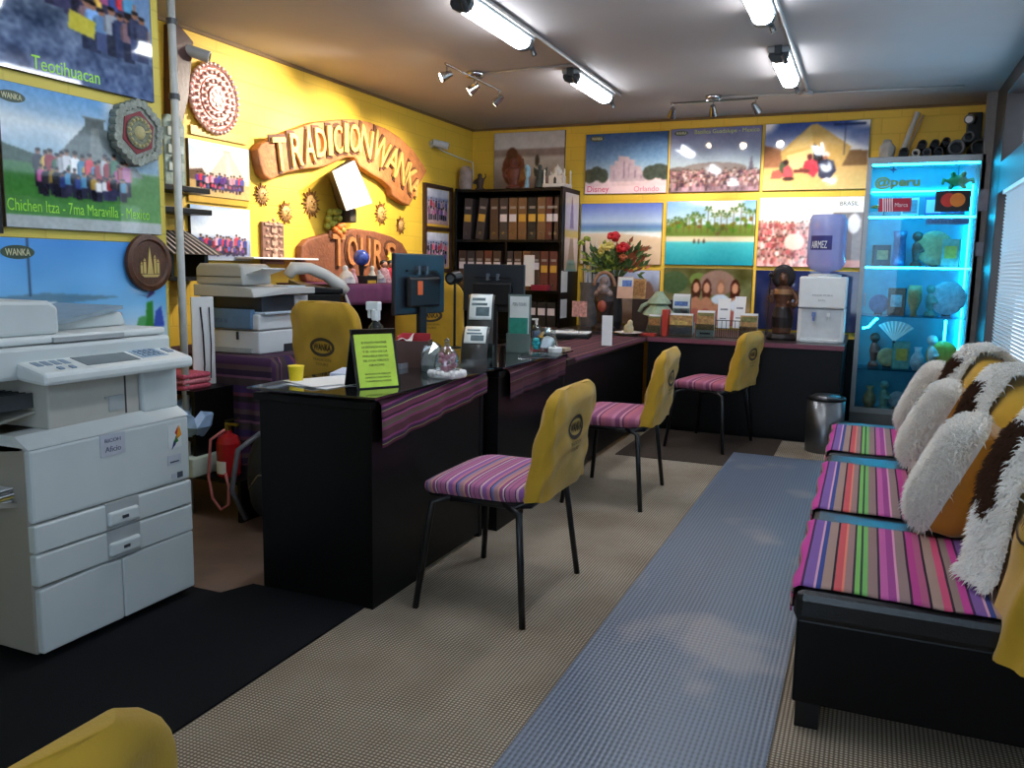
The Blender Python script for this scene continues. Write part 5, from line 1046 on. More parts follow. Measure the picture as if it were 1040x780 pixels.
# local: x 0..0.61 along the front, y 0 (front) .. 0.66 (back)
CW, CD = .612, .68
obj('body', MB().box(0, CW, .012, CD, .03, .665), LBE2, t, bevel=.006)
for sx in (.06, CW-.06):
    for sy in (.08, CD-.08): obj('caster', MB().cyl((sx-.012, sy, .021), (sx+.012, sy, .021), .02, n=14).box(sx-.008, sx+.008, sy-.006, sy+.006, .02, .034), BLKP, t)
m = MB().prism([(0, .435), (0, .655), (CW, .665), (CW, .435)], -.008, .02); obj('front_cover', m, LBEI, t, bevel=.01)
hood = MB().add([(0, -.008, .655), (CW, -.008, .665), (CW, .05, .70), (0, .05, .69), (0, .12, .69), (CW, .12, .70), (0, .12, .64), (CW, .12, .64)], [(0,1,2,3),(3,2,5,4),(0,3,4,6),(1,7,5,2),(6,4,5,7),(0,6,7,1)])
obj('cover_lip', hood, mat('copier_light', (214, 218, 216), .4, var=.02), t)
for zi, (z0, z1) in enumerate(((.345, .43), (.245, .34))):
    d = obj('paper_drawer', MB().box(.0, CW, -.012, .02, z0, z1), LBEI, t, bevel=.006)
    hnd = obj('drawer_handle', MB().box(.245, .375, -.0135, .02, z0+.002, z1+.004), mat('copier_shade', (168, 172, 172), .45), d)
    obj('drawer_pull', MB().box(.25, .37, -.024, -.002, z0+.012, z0+.058), LBEI, d, bevel=.008)
    obj('pull_mark', MB().box(.298, .322, -.0262, -.023, z0+.03, z0+.04), DGRY, d)
obj('door', MB().prism([(.006, .035), (.006, .232), (.23, .24), (.27, .236), (.30, .236), (.30, .035)], -.01, .02), LBEI, t, bevel=.005)
obj('door', MB().prism([(.304, .035), (.304, .236), (.35, .236), (.39, .242), (CW, .242), (CW, .035)], -.01, .02), LBEI, t, bevel=.005)
obj('side_hinge_cover', MB().box(CW, CW+.012, .0, .04, .30, .40), LBEI, t, bevel=.008)
# upper right block, column, paper exit cavity
obj('inner_unit', MB().box(.115, .455, .05, .5, .69, .845), mat('copier_warm', (186, 182, 172), .45, var=.03), t, bevel=.006)
obj('unit_latch', MB().box(.33, .385, .044, .052, .715, .765).box(.315, .385, .046, .052, .757, .765), mat('copier_shade', (168, 172, 172)), t)
obj('unit_seam', MB().box(.395, .4, .0475, .051, .70, .84), DGRY, t)
obj('column', MB().box(.46, .612, .035, .6, .69, .85), LBEI, t, bevel=.01)
obj('rear_column', MB().box(-.03, .115, .40, CD, .69, .85), LBE2, t)
obj('exit_tray', MB().box(-.28, .113, .10, .40, .735, .745).rot('Y', -8, (.1, 0, .74)), mat('tray_warm', (150, 146, 134), .5), t, bevel=.003)
m = MB()
for k in range(8): m.box(-.1, .112, .11+.03*k, .118+.03*k, .755, .80)
obj('exit_rollers', m, DGRY, t)
# scanner and panel
obj('scanner', MB().box(-.10, .612, .06, .60, .85, .945), LBEI, t, bevel=.012)
pn = obj('control_panel', MB().add([(.03, -.05, .838), (.605, -.05, .838), (.605, -.05, .876), (.03, -.05, .876), (.03, .07, .85), (.605, .07, .85), (.605, .07, .905), (.03, .07, .905)], [(0,1,2,3),(4,7,6,5),(0,3,7,4),(1,5,6,2),(3,2,6,7),(0,4,5,1)]), mat('copier_light', (214, 218, 216)), t, bevel=.012)
def on_panel(x0, x1, f0, f1, h=.0015):
    def zz(f): return .876+(.905-.876)*f, -.05+.12*f
    vs = []
    for f in (f0, f1):
        z, y = zz(f)
        for x in (x0, x1): vs += [(x, y, z-.001), (x, y, z+h)]
    return MB().add(vs, [(0,1,3,2),(4,6,7,5),(0,4,5,1),(2,3,7,6),(1,5,7,3),(0,2,6,4)])
obj('display', on_panel(.20, .40, .22, .85), mat('lcd_grey', (96, 106, 112), .15), pn); obj('keypad_plate', on_panel(.42, .53, .3, .95), mat('key_blue', (150, 172, 190), .35), pn)
m = MB()
for i in range(4):
    for j in range(3): m.join(on_panel(.435+.022*i, .45+.022*i, .36+.18*j, .48+.18*j, .004))
m.join(on_panel(.55, .575, .5, .8, .004)); m.join(on_panel(.10, .115, .15, .3, .004)); m.join(on_panel(.14, .155, .15, .3, .004)); obj('key', m, mat('key_pale', (120, 140, 160), .4), pn); pn.children[-1].name = 'keys'
m = MB()
for k in range(4): m.join(on_panel(.06+.03*k, .08+.03*k, .5, .8))
obj('small_print', m, mat('key_pale', (120, 140, 160)), pn)
obj('glass_lid', MB().box(-.10, .605, .075, .60, .948, .972), mat('copier_light', (214, 218, 216)), t, bevel=.008)
obj('lid_grip', MB().box(.16, .42, .066, .078, .95, .965), mat('copier_shade', (168, 172, 172)), t)
obj('document_feeder', MB().prism([(-.28, .972), (-.28, 1.07), (-.24, 1.085), (.18, 1.075), (.21, 1.055), (.21, .972)], .10, .60), LBEI, t, bevel=.012)
obj('feeder_tray', MB().add([(.2, .16, 1.0), (.54, .2, 1.045), (.54, .52, 1.045), (.2, .56, 1.0), (.2, .16, .985), (.54, .2, 1.033), (.54, .52, 1.033), (.2, .56, .985)], [(0,1,2,3),(7,6,5,4),(0,4,5,1),(1,5,6,2),(2,6,7,3),(3,7,4,0)]), mat('feeder_grey', (150, 166, 176), .3, alpha=.8), t)
obj('feeder_base', MB().prism([(.21, .97), (.21, .99), (.52, 1.025), (.55, 1.02), (.57, .975)], .22, .52), LBEI, t, bevel=.006)
lb = obj('brand_plate', MB().box(.24, .335, -.0105, -.007, .585, .655), mat('plate_pale', (186, 190, 200), .4), t)
obj('lettering', text('RICOH', .287, .635, w=.06, h=.012, y=-.0105, depth=.001).join(text('Aficio', .287, .607, w=.06, h=.018, y=-.0105, depth=.001)), mat('plate_ink', (96, 100, 126), .4), lb)
m = obj('sticker', MB().box(.515, .575, -.0095, -.007, .56, .64), mat('copier_light', (214, 218, 216)), t, label='white sticker with a coloured feather')
for c_, pts in (((226, 150, 40), [(.565, .635), (.575, .60), (.545, .585)]), ((60, 130, 70), [(.55, .60), (.56, .58), (.535, .57)]), ((50, 60, 130), [(.54, .585), (.548, .572), (.53, .556)]), ((200, 60, 50), [(.56, .634), (.545, .61), (.555, .60)])):
    obj('feather_print', MB().prism(pts, -.0108, -.0094), mat('print_%d' % c_[0], c_, .4), m)
obj('sticker', MB().box(.51, .57, -.0095, -.007, .50, .535).box(.525, .545, -.0095, -.007, .452, .468), mat('plate_pale', (186, 190, 200)), t)
obj('marks', MB().box(.52, .56, -.0102, -.007, .508, .513).box(.55, .575, -.0095, -.007, .45, .47), mat('mark_dark', (70, 76, 88), .4), t)
# bypass side with papers
sp = thing('side_papers', 'few papers and cards sticking out of the copier side tray', 'papers', (-2.36, 1.555, .50), 0)
rg = random.Random(5)
for k in range(5): obj('sheet', MB().box(-.09, .11, -.05, .03, .009*k, .009*k+.004).rot('Z', rg.uniform(-14, 14)), [WPAP, mat('yellow_paper', (206, 180, 90), .6), WPAP, mat('grey_paper', (150, 150, 150), .6), WPAP][k], sp)
obj('bypass_tray', MB().box(-.1, .0, 0, .0, 0, .0) if False else MB().prism([(-.001, .48), (-.001, .495), (-.09, .515), (-.09, .50)], .05, .30), LBE2, t)
# ================================================================ left back area
# table with striped cloth
TX0, TX1, TY0, TY1, TH = -3.48, -2.66, 3.22, 4.25, .735
t = thing('side_table', 'dark table under a striped cloth behind the copier', 'table', (0, 0, 0))
obj('top', MB().box(TX0, TX1, TY0, TY1, TH-.03, TH), DBRN, t)
for x in (TX0+.05, TX1-.05):
    for y in (TY0+.05, TY1-.05): obj('leg', MB().box(x-.025, x+.025, y-.025, y+.025, 0, TH-.03), DBRN, t)
def cloth_fn(u, v):
    s = u*1.42; y = TY0-.015+(TY1-TY0)*v
    if s < .82: return (TX0+.0+s*1.0, y, TH+.004)
    e = s-.82; return (TX0+.82+.02+.012*math.sin(v*40), y, TH+.004-e)
cm = MB().grid(40, 30, cloth_fn, lambda u, v: (u*1.5, v*1.0))
n_ = len(cm.v)
def cloth_fn2(u, v):
    e = .55*v; return (TX0+.4+(TX1-TX0-.36)*u, TY0-.02+.012*math.sin(u*30)*v, TH+.004-e)
cm2 = MB().grid(30, 20, cloth_fn2, lambda u, v: (u, v*.55))
tc_ = thing('table_cloth', 'purple and grey striped cloth hanging down the sides of the printer table', 'cloth', (0, 0, 0))
STRT = stripe_mat('purple_table_stripes', [((74, 48, 80), 6), ((92, 72, 76), 4), ((54, 40, 62), 5), ((120, 80, 104), 2), ((72, 60, 62), 6), ((64, 46, 88), 6), ((106, 58, 78), 3), ((48, 40, 44), 5)], .22, 'Y')
obj('top_drape', cm, STRT, tc_, solid=.003, smooth=True); obj('front_drape', cm2, STRT, tc_, solid=.003, smooth=True)
# printer
px, py = -2.80, 3.32
t = thing('printer', 'pale grey multifunction printer on the striped cloth table', 'printer', (px, py, TH+.007)); t.scale = (.83, 1, 1)
# local: x from -.45..0 , y 0..0.40 ; near face is -y
obj('body', MB().box(-.44, 0, .01, .40, .0, .115), mat('printer_shell', (206, 212, 216), .4, var=.02), t, bevel=.008)
obj('upper_body', MB().box(-.44, 0, .01, .40, .12, .20), MATS['printer_shell'], t, bevel=.008)
obj('blue_cover', MB().box(-.40, -.045, -.004, .03, .125, .225), mat('printer_blue', (86, 122, 160), .3), t, bevel=.006, label='blue grey front cover')
obj('rear_tower', MB().box(-.44, 0, .30, .41, .2, .29), MATS['printer_shell'], t)
obj('output_slot', MB().box(-.42, -.005, .04, .30, .20, .29), mat('slot_dark', (36, 42, 52), .4), t)
obj('left_post', MB().box(-.45, -.40, .01, .40, .2, .285), mat('printer_blue', (86, 122, 160)), t)
obj('name_print', text('XEROX 16', -.29, .165, w=.13, h=.022, y=-.004, depth=.001), mat('print_navy', (50, 80, 126), .4), t)
obj('output_tray', MB().box(-.38, .03, .03, .36, .20, .212), mat('printer_pale', (190, 206, 220), .3), t, bevel=.003)
obj('handle_slot', MB().box(-.17, -.155, .004, .012, .07, .11).box(-.08, .002, .2, .3, .0, .04), mat('slot_dark', (36, 42, 52)), t)
obj('paper_tray_lip', MB().box(-.4, -.05, .0, .012, .004, .03), mat('printer_shade', (170, 178, 184), .4), t)
obj('scanner_bed', MB().add([(-.47, -.02, .285), (.0, -.02, .285), (.05, .18, .30), (.07, .40, .30), (-.47, .42, .285), (-.47, -.02, .345), (-.10, -.02, .345), (.05, .18, .335), (.07, .40, .335), (-.47, .42, .345), (-.02, -.02, .33)], [(0,4,3,2,1),(5,6,10,7,8,9),(0,1,10,6,5),(1,2,7,10),(2,3,8,7),(3,4,9,8),(4,0,5,9)]), mat('scanner_grey', (186, 188, 186), .45, var=.02), t, bevel=.006)
obj('control_strip', MB().box(-.08, .03, .21, .36, .336, .343), mat('printer_pale', (190, 206, 220)), t)
obj('lid', MB().prism([(-.47, .345), (-.47, .43), (-.44, .452), (-.14, .452), (-.11, .44), (-.10, .345)], .0, .22), mat('scanner_lid', (176, 176, 172), .45, var=.02), t, bevel=.012)
obj('lid_seam', MB().box(-.465, -.115, -.003, .0, .385, .389), DGRY, t)
obj('feed_tray', MB().box(-.12, .03, .03, .20, .39, .398).rot('Y', -14, (-.12, 0, .39)), WHT, t, bevel=.003)
# tall white panel with two cables near wall end
a, b = onx(177, 297, -2.99), onx(200, 362, -2.99)
t = thing('white_panel', 'narrow white panel with two black cables at the end of the near wall', 'panel', (-2.98, 3.14, .602), 64)
obj('panel', MB().box(-.055, .055, 0, .012, 0, .43), WHT, t, bevel=.003)
obj('cable', MB().tube([(-.012, -.004, .38), (-.004, -.006, .25), (.0, -.005, .1), (-.01, -.005, .0)], .004), BLKP, t, smooth=True); obj('cable', MB().tube([(.03, -.004, .38), (.034, -.006, .2), (.028, -.005, .03)], .003), BLKP, t, smooth=True)
# corner shelves with ornaments on the far left wall
q1, q2 = onx(190, 190, XL+.12), onx(192, 212, XL+.12)
for nm, q in (('upper dark corner shelf behind the pipe', q1), ('lower dark corner shelf behind the pipe', q2)):
    single('wall_shelf', nm, 'shelf', MB().box(-.26, .12, -.17, 0, -.03, 0), BLKW, (XL, q.y, q.z), 90, bevel=.003)
q = onx(180, 160, XL+.10); t = thing('stone_stela', 'small grey green carved stone stela on the upper corner shelf', 'ornament', (XL+.10, q1.y-.10, q1.z), 90); h = .36
obj('slab', MB().prism([(-.07, 0), (-.07, h*.9), (-.04, h), (.05, h), (.08, h*.86), (.075, 0)], -.04, .03), mat('stela_green', (130, 144, 136), .7, var=.3, scale=30, bump=.6, bscale=50), t, bevel=.008)
m = MB()
for zz in (.2, .45, .7): m.box(-.05, .055, -.052, -.04, h*zz, h*(zz+.12)).ball((0, -.05, h*(zz+.17)), .022, 6)
obj('relief', m, mat('stela_pale', (160, 170, 166), .7, var=.3), t)
q = onx(186, 247, XL+.12); t = thing('striped_awning', 'small black and white striped model roof under the corner shelves', 'ornament', (XL, q.y+.02, q.z-.06), 90)
obj('roof', MB().add([(-.20, -.22, 0), (.18, -.22, 0), (.14, -.0, .13), (-.16, -.0, .13), (-.20, 0, 0), (.18, 0, 0)], [(0,1,2,3),(0,4,5,1),(0,3,4),(1,5,2),(2,5,4,3)]), BLKP, t)
m = MB()
for k in range(8):
    f = k/8; x = -.19+.36*f; x2 = -.155+.29*f
    m.add([(x, -.2215, .002), (x+.016, -.2215, .002), (x2+.012, -.004, .132), (x2, -.004, .132)], [(0, 1, 2, 3)])
obj('stripes', m, mat('stripe_grey', (156, 146, 144), .6), t, solid=.002); obj('post', MB().box(.08, .11, -.17, -.01, -.12, 0), BLKP, t); obj('post', MB().box(-.16, -.14, -.17, -.02, -.12, 0), BLKP, t)
obj('base', MB().box(-.20, .16, -.2, 0, -.14, -.12), BLKP, t)
# low shelf behind copier with bundles, extinguisher, bag
t = thing('low_shelf', 'low black open shelf behind the copier', 'shelf', (-2.98, 3.06, 0))
obj('side_panel', MB().box(-.27, -.25, -.12, .14, 0, .582), BLKW, t); obj('side_panel', MB().box(.10, .12, -.12, .14, .2, .582), BLKW, t); obj('side_panel', MB().box(.36, .38, -.12, .14, 0, .182), BLKW, t)
for z, x1_ in ((.2, .38), (.38, .10), (.60, .12)): obj('shelf_board', MB().box(-.27 if z > .5 else -.25, x1_, -.12, .14, z-.018, z), BLKW, t)
t = thing('textile_stack', 'stack of folded pink striped textiles beside the copier', 'textiles', (-3.0, 3.02, .601))
PK = mat('pink_textile', (190, 80, 100), .8, var=.35, scale=90); PK2 = mat('pale_pink_textile', (206, 120, 130), .8, var=.3, scale=90)
for k in range(3): obj('folded_textile', MB().box(-.12, .10, -.10, .08, .026*k, .026*k+.024), PK if k % 2 == 0 else PK2, t, bevel=.01)
rg = random.Random(9); m = MB().lathe([(.10, 0), (.135, .05), (.12, .10), (.06, .15), (.02, .18)], 11, sy=.8); m.v = [(x+rg.uniform(-.015, .015), y+rg.uniform(-.015, .015), z) for x, y, z in m.v]
single('plastic_bag', 'crumpled pale blue plastic bag on the low shelf behind the copier', 'bag', m, mat('bag_blue', (150, 180, 214), .3, var=.15), (-2.955, 2.99, .381))
t = thing('paper_pack', 'green and white printed paper pack on the bottom of the low shelf', 'paper pack', (-2.94, 3.02, .201)); obj('pack', MB().box(-.14, .11, -.135, .08, 0, .09), mat('pack_white', (206, 220, 206), .5), t, bevel=.006)
obj('print', text('A4', -.02, .045, w=.10, h=.055, y=-.136, depth=.001), mat('pack_green', (40, 100, 80), .5), t)
t = thing('fire_extinguisher', 'small red fire extinguisher standing on a low shelf behind the copier', 'fire extinguisher', (-2.72, 3.0, .201), 0)
FR = mat('extinguisher_red', (176, 26, 32), .3)
obj('cylinder', MB().lathe([(.048, 0), (.055, .012), (.055, .16), (.045, .19), (.02, .205), (.016, .22)], 24), FR, t, smooth=False)
obj('valve', MB().cyl((0, 0, .215), (0, 0, .25), .014).box(-.012, .06, -.008, .008, .245, .256), mat('brass', (150, 130, 60), .35, metal=.8), t); obj('handle', MB().box(-.01, .07, -.007, .007, .262, .27).rot('Y', -14, (0, 0, .262)), BLKP, t)
obj('label', MB().grid(8, 1, lambda u, v: (.0562*math.sin(-.7+1.2*u), -.0562*math.cos(-.7+1.2*u), .02+.06*v)), WPAP, t)
obj('hose', MB().tube([(.0, -.02, .225), (-.05, -.06, .18), (-.065, -.065, .0), (-.05, -.06, -.1), (.0, -.06, -.15), (.045, -.06, -.12), (.05, -.06, -.03), (.03, -.058, .03)], .007, 8), mat('hose_pink', (206, 120, 120), .4), t, smooth=True)
t = thing('backpack', 'dark backpack slumped on the floor beside the front desk', 'bag', (-2.42, 3.0, .003), 20)
BP = mat('backpack_black', (24, 24, 27), .7, var=.2, scale=30, bump=.3)
obj('body', MB().ball((0, 0, .24), .18, 14, (.85, .62, 1.32)), BP, t, smooth=True); obj('front_pocket', MB().ball((0, -.09, .17), .12, 12, (.95, .5, 1.0)), BP, t, smooth=True)
obj('strap', MB().tube([(-.07, -.05, .44), (-.14, -.14, .38), (-.17, -.15, .2), (-.12, -.12, .06)], .012), mat('strap_grey', (90, 92, 98), .5), t, smooth=True); obj('zip', MB().tube([(-.10, -.135, .2), (-.05, -.15, .27), (.05, -.15, .27), (.10, -.135, .2)], .004), STEEL, t, smooth=True)
# altar cabinet
AX, AY0, AY1, AH = -3.02, 4.40, 5.12, 1.07
t = thing('side_cabinet', 'dark wooden cabinet with an open niche below the TOURS sign', 'cabinet', (-3.27, (AY0+AY1)/2, 0)); hw = (AY1-AY0)/2
obj('side_panel', MB().box(-.26, .24, -hw, -hw+.03, 0, AH-.03), DBRN, t); obj('side_panel', MB().box(-.26, .24, hw-.03, hw, 0, AH-.03), DBRN, t)
obj('top', MB().box(-.27, .25, -hw-.01, hw+.01, AH-.03, AH), DBRN, t, bevel=.004); obj('back_panel', MB().box(-.26, -.24, -hw+.03, hw-.03, 0, AH-.03), DBRN, t)
for z in (.1, .62): obj('shelf_board', MB().box(-.24, .23, -hw+.03, hw-.03, z-.02, z), DBRN, t)
obj('door', MB().box(.215, .235, -hw+.032, hw-.032, .105, .59), DBRN, t)
def acl(u, v):
    s = u*.66; y = -hw-.015+(2*hw+.03)*v
    if s < .53: return (-.27+s, y, AH+.003)
    return (.262+.006*math.sin(v*30), y, AH+.003-(s-.53))
single('altar_cloth', 'purple cloth covering the dark cabinet below the TOURS sign', 'cloth', MB().grid(22, 20, acl, lambda u, v: (v, u)), mat('purple_cloth', (110, 52, 90), .8, var=.15), (-3.27, (AY0+AY1)/2, 0), solid=.003, smooth=True)
AZ = AH+.006
def fig(name, label, px, kind, m, hgt, wid, x=-3.15):
    q = onx(px, 285, x); g = MB()
    if kind == 'cone': g.lathe([(wid*.5, 0), (wid*.42, hgt*.3), (wid*.2, hgt*.66), (wid*.14, hgt*.72)], 14).ball((0, 0, hgt*.84), hgt*.15, 10)
    if kind == 'kneel': g.lathe([(wid*.55, 0), (wid*.5, hgt*.25), (wid*.3, hgt*.6), (wid*.12, hgt*.7)], 14).ball((-.01, 0, hgt*.83), hgt*.17, 10).tube([(wid*.3, 0, hgt*.5), (wid*.5, -.02, hgt*.35), (wid*.2, -.04, hgt*.3)], wid*.1)
    return single(name, label, 'figurine', g, m, (x, q.y, AZ), remesh=.006)
fig('figurine', 'white robed figurine at the left end of the purple cloth', 352, 'kneel', mat('fig_white', (220, 216, 214), .6), .12, .11)
fig('figurine', 'pinkish figurine second from the left on the purple cloth', 359, 'cone', mat('fig_pink', (206, 150, 160), .6), .10, .07)
fig('figurine', 'pale figurine right of the blue globe on the purple cloth', 378, 'cone', mat('fig_cream2', (206, 196, 180), .6), .12, .08)
fig('figurine', 'small grey figurine at the right end of the purple cloth', 386, 'kneel', mat('fig_grey2', (150, 150, 156), .6), .09, .08)
q = onx(367, 262, -3.2); t = thing('globe_ornament', 'shiny blue globe on a dark stand among the cabinet figurines', 'ornament', (-3.2, q.y, AZ))
obj('globe', MB().ball((0, 0, .17), .055, 16), mat('globe_blue', (60, 80, 160), .15, var=.4, scale=30), t, smooth=True); obj('stand', MB().lathe([(.05, 0), (.05, .02), (.014, .05), (.02, .12)], 18), BLKP, t)
t = thing('dark_box', 'low dark box with a yellow front on the purple cloth', 'box', (-3.12, onx(374, 285, -3.12).y-.02, AZ)); obj('box', MB().box(-.04, .04, -.07, .07, 0, .05), BLKP, t); obj('yellow_strip', MB().box(.04, .043, -.05, .05, 0, .02), mat('gold_strip', (206, 160, 50)), t)
# doll group in red and white textiles
for k, (px, lab, c_) in enumerate(((390, 'small doll in striped clothes, left of the red clothed dolls by the TOURS sign', (150, 110, 120)), (397, 'small doll in red clothes, in the middle of the doll row by the TOURS sign', (176, 30, 50)), (405, 'small doll in red and white clothes, right of the doll row by the TOURS sign', (196, 70, 80)))):
    q = onx(px, 280, -3.30); t = thing('doll', lab, 'doll', (-3.30, q.y, 1.02)); m_ = mat('doll_cloth%d' % k, c_, .8, var=.6, scale=60)
    obj('dress', MB().lathe([(.055, 0), (.06, .05), (.035, .14), (.02, .16)], 14), m_, t, smooth=True); obj('head', MB().ball((0, 0, .185), .026, 10), mat('doll_skin', (176, 120, 96), .6), t, smooth=True)
    obj('hair', MB().ball((-.006, 0, .194), .027, 10, (1, 1.05, .9)), BLKP, t, smooth=True); obj('arms', MB().tube([(.0, -.05, .08), (.01, -.03, .14), (.01, .03, .14), (0, .05, .08)], .012), m_, t, smooth=True)
single('wall_shelf', 'narrow dark ledge holding the small dolls beside the TOURS sign', 'shelf', MB().box(-.16, .28, -.30, 0, -.02, 0), DBRN, (XL, onx(397, 285, -3.3).y-.06, 1.02), 90)
# telephone
q = onx(322, 282, -3.0); t = thing('telephone', 'cream telephone with a long handset and hanging cord by the printer', 'telephone', (-2.93, 3.98, TH+.007), 60); t.scale = (1.1, 1.1, 1.12)
TP = mat('phone_cream', (206, 204, 198), .35, var=.02)
obj('pedestal', MB().box(-.10, .10, -.09, .09, -.0, .262), BLKP, t, bevel=.01)
obj('base', MB().add([(-.11, -.10, .26), (.11, -.10, .26), (.11, .10, .26), (-.11, .10, .26), (-.11, -.10, .30), (.11, -.10, .285), (.11, .10, .285), (-.11, .10, .33)], [(3,2,1,0),(4,5,6,7),(0,1,5,4),(1,2,6,5),(2,3,7,6),(3,0,4,7)]), BLKP, t, bevel=.006)
obj('handset', MB().tube([(-.15, 0, .345), (-.12, 0, .385), (-.03, 0, .385), (.06, 0, .35), (.14, 0, .295), (.17, 0, .265)], [.026, .034, .03, .03, .034, .028], 12), TP, t, smooth=True)
obj('cord', MB().tube([(.16, 0, .265), (.185, -.01, .2), (.19, -.01, .08), (.165, -.012, .04), (.14, -.01, .08), (.13, 0, .2), (.12, .0, .27)], .0075, 8), TP, t, smooth=True)
# ================================================================ chairs
def cover_surface(z0, z1, w0, w1, t0, t1, tilt, y0=.20, n=4.0, seed=0, top=.34):
    """soft cloth sleeve over a chair back: (angle 0..1, height 0..1) -> point"""
    def f(u, v):
        a = 2*PI*u; k = max(0., (v-.8)/.2); s = 1-top*k**3
        w = (w0+(w1-w0)*v)*s; th = (t0+(t1-t0)*v)*(1-.75*k**3)
        ca, sa = math.cos(a), math.sin(a)
        x = w*math.copysign(abs(ca)**(2/n), ca); y = th*math.copysign(abs(sa)**(2/n), sa)
        wr = .004*math.sin(9*v+5*a+seed)*math.sin(3*a+seed)+.003*math.sin(17*v-4*a)
        zz = z0+(z1-z0)*(v if v < 1 else 1)+(.010*math.cos(a*2)*k-.012*k*abs(ca)**3)
        return (x*(1+wr*1.5), y0+tilt*v+y+wr*1.2, zz+.004*math.sin(6*a+seed)*(1-v))
    return f
def sleeve(f, nu=48, nv=22):
    m = MB().grid(nu, nv, f); top = [f(i/nu, 1.) for i in range(nu)]; n0 = len(m.v)
    c = tuple(sum(p_[k] for p_ in top)/nu for k in range(3)); m.v += top+[(c[0], c[1], c[2]+.008)]
    m.f += [(n0+i, n0+(i+1) % nu, n0+nu) for i in range(nu)]; return m
def back_logo(f, parent, w=.222, hgt=.38, cv=.60):
    """printed oval emblem and text lines following the rear of the cover (u .25 = rear centre)"""
    g = MB(); 
    def mp(x, z):      # x,z in metres about the emblem centre -> surface
        q_ = max(-.98, min(.98, -x/w)); ca = math.copysign(abs(q_)**2.0, q_); u = math.acos(ca)/(2*PI); v = cv+z/hgt; p0 = Vector(f(u, v)); return p0
    def put(poly, y):
        n0 = len(g.v); pts = [mp(a, b)+Vector((0, y, 0)) for a, b in poly]; g.v += [tuple(p_) for p_ in pts]; g.f.append(tuple(range(n0, n0+len(pts))))
    N_ = 20
    for k in range(N_):
        a, b = 2*PI*k/N_, 2*PI*(k+1)/N_
        put([(.082*math.cos(a), .044*math.sin(a)), (.082*math.cos(b), .044*math.sin(b)), (.064*math.cos(b), .029*math.sin(b)), (.064*math.cos(a), .029*math.sin(a))], .0025)
    lt = text('WANKA', 0, 0, w=.115, h=.034, fat=.03); n0 = len(g.v)
    for x, y, z in lt.v: g.v.append(tuple(mp(x, z)+Vector((0, .0025, 0))))
    g.f += [tuple(i+n0 for i in q_) for q_ in lt.f]
    lt = text('TRADICION', 0, -.058, w=.12, h=.013).join(text('TOURS', 0, -.08, w=.08, h=.013)); n0 = len(g.v)
    for x, y, z in lt.v: g.v.append(tuple(mp(x, z)+Vector((0, .0025, 0))))
    g.f += [tuple(i+n0 for i in q_) for q_ in lt.f]
    return obj('emblem', g, YELP, parent, label='dark printed emblem', recalc=False)
def chair(label, loc, rz, seat_m, seed=0, logo=True, cover=True, ztop=.80, zlow=.42, group='yellow backed chairs'):
    t = thing('chair', label, 'chair', loc, rz, group)
    # seat faces local -y
    sm = MB()
    def sf(u, v):
        a = 2*PI*u; k = math.sin(PI*v*.5); r = min(1., v/.62)
        e = 5.; ca, sa = math.cos(a), math.sin(a)
        rr = r if v < .62 else 1.0
        x = .235*rr*math.copysign(abs(ca)**(2/e), ca); y = -.01+.225*rr*math.copysign(abs(sa)**(2/e), sa)
        z = .47-.012*r**4 if v < .62 else .458-.05*((v-.62)/.38)
        if v >= .62: s = 1+.04*math.sin(PI*(v-.62)/.38)-.06*((v-.62)/.38); x *= s; y *= s
        z -= .022*max(0, (-y-.12)/.1)**2
        return (x, y, z)
    nu, nv = 40, 16; sm.grid(nu, nv, sf, lambda u, v: (sf(u, v)[0], sf(u, v)[1]))
    obj('seat', sm, seat_m, t, smooth=True, label='striped woven seat', recalc=True)
    obj('seat_pan', MB().prism([(-.2, -.2), (.2, -.2), (.22, -.1), (.22, .17), (.2, .2), (-.2, .2), (-.22, .17), (-.22, -.1)], .39, .412).map(lambda x, y, z: (x, z, y)), BLKP, t, bevel=.008)
    r = .0125
    for sx in (-1, 1):
        obj('leg', MB().tube([(sx*.215, -.10, .40), (sx*.235, -.165, .38), (sx*.285, -.205, .0)], [r, r, r*.95]), BLK, t, smooth=True)
        obj('leg', MB().tube([(sx*.215, .10, .40), (sx*.235, .165, .38), (sx*.285, .205, .0)], [r, r, r*.95]), BLK, t, smooth=True)
        obj('seat_rail', MB().tube([(sx*.215, -.13, .395), (sx*.22, .15, .395), (sx*.19, .215, .43), (sx*.185, .23, .62)], .010), BLK, t, smooth=True)
    if cover:
        f = cover_surface(zlow, ztop, .232, .215, .048, .034, .07, .20, seed=seed, top=.26)
        c_ = obj('back_cover', sleeve(f), YEL, t, smooth=True, solid=0, label='mustard yellow cloth back cover')
        if logo: back_logo(f, c_, hgt=ztop-zlow)
    return t
chair('nearest chair by the front desk, striped seat and yellow back cover', (-1.195, 2.735, 0), -90, STRS, 0)
chair('middle chair of the three along the desks, pink seat and yellow back', (-1.19, 4.23, 0), -88, STRP, 2)
chair('farthest chair of the three, before the back counter brochures', (-.96, 5.78, 0), -101, STRP, 4)
chair('yellow backed chair behind the front desk, showing its printed emblem', (-2.25, 3.45, 0), 168, STRP, 6, ztop=1.03, zlow=.50)
chair('yellow backed chair in front of the dark cabinet behind the monitors', (-2.74, 4.98, 0), -150, STRP, 8, ztop=1.10, zlow=.56)
chair('yellow backed chair cut off at the lower left corner of the photo', (-.89, .37, 0), -90, STRP, 3, ztop=.785)
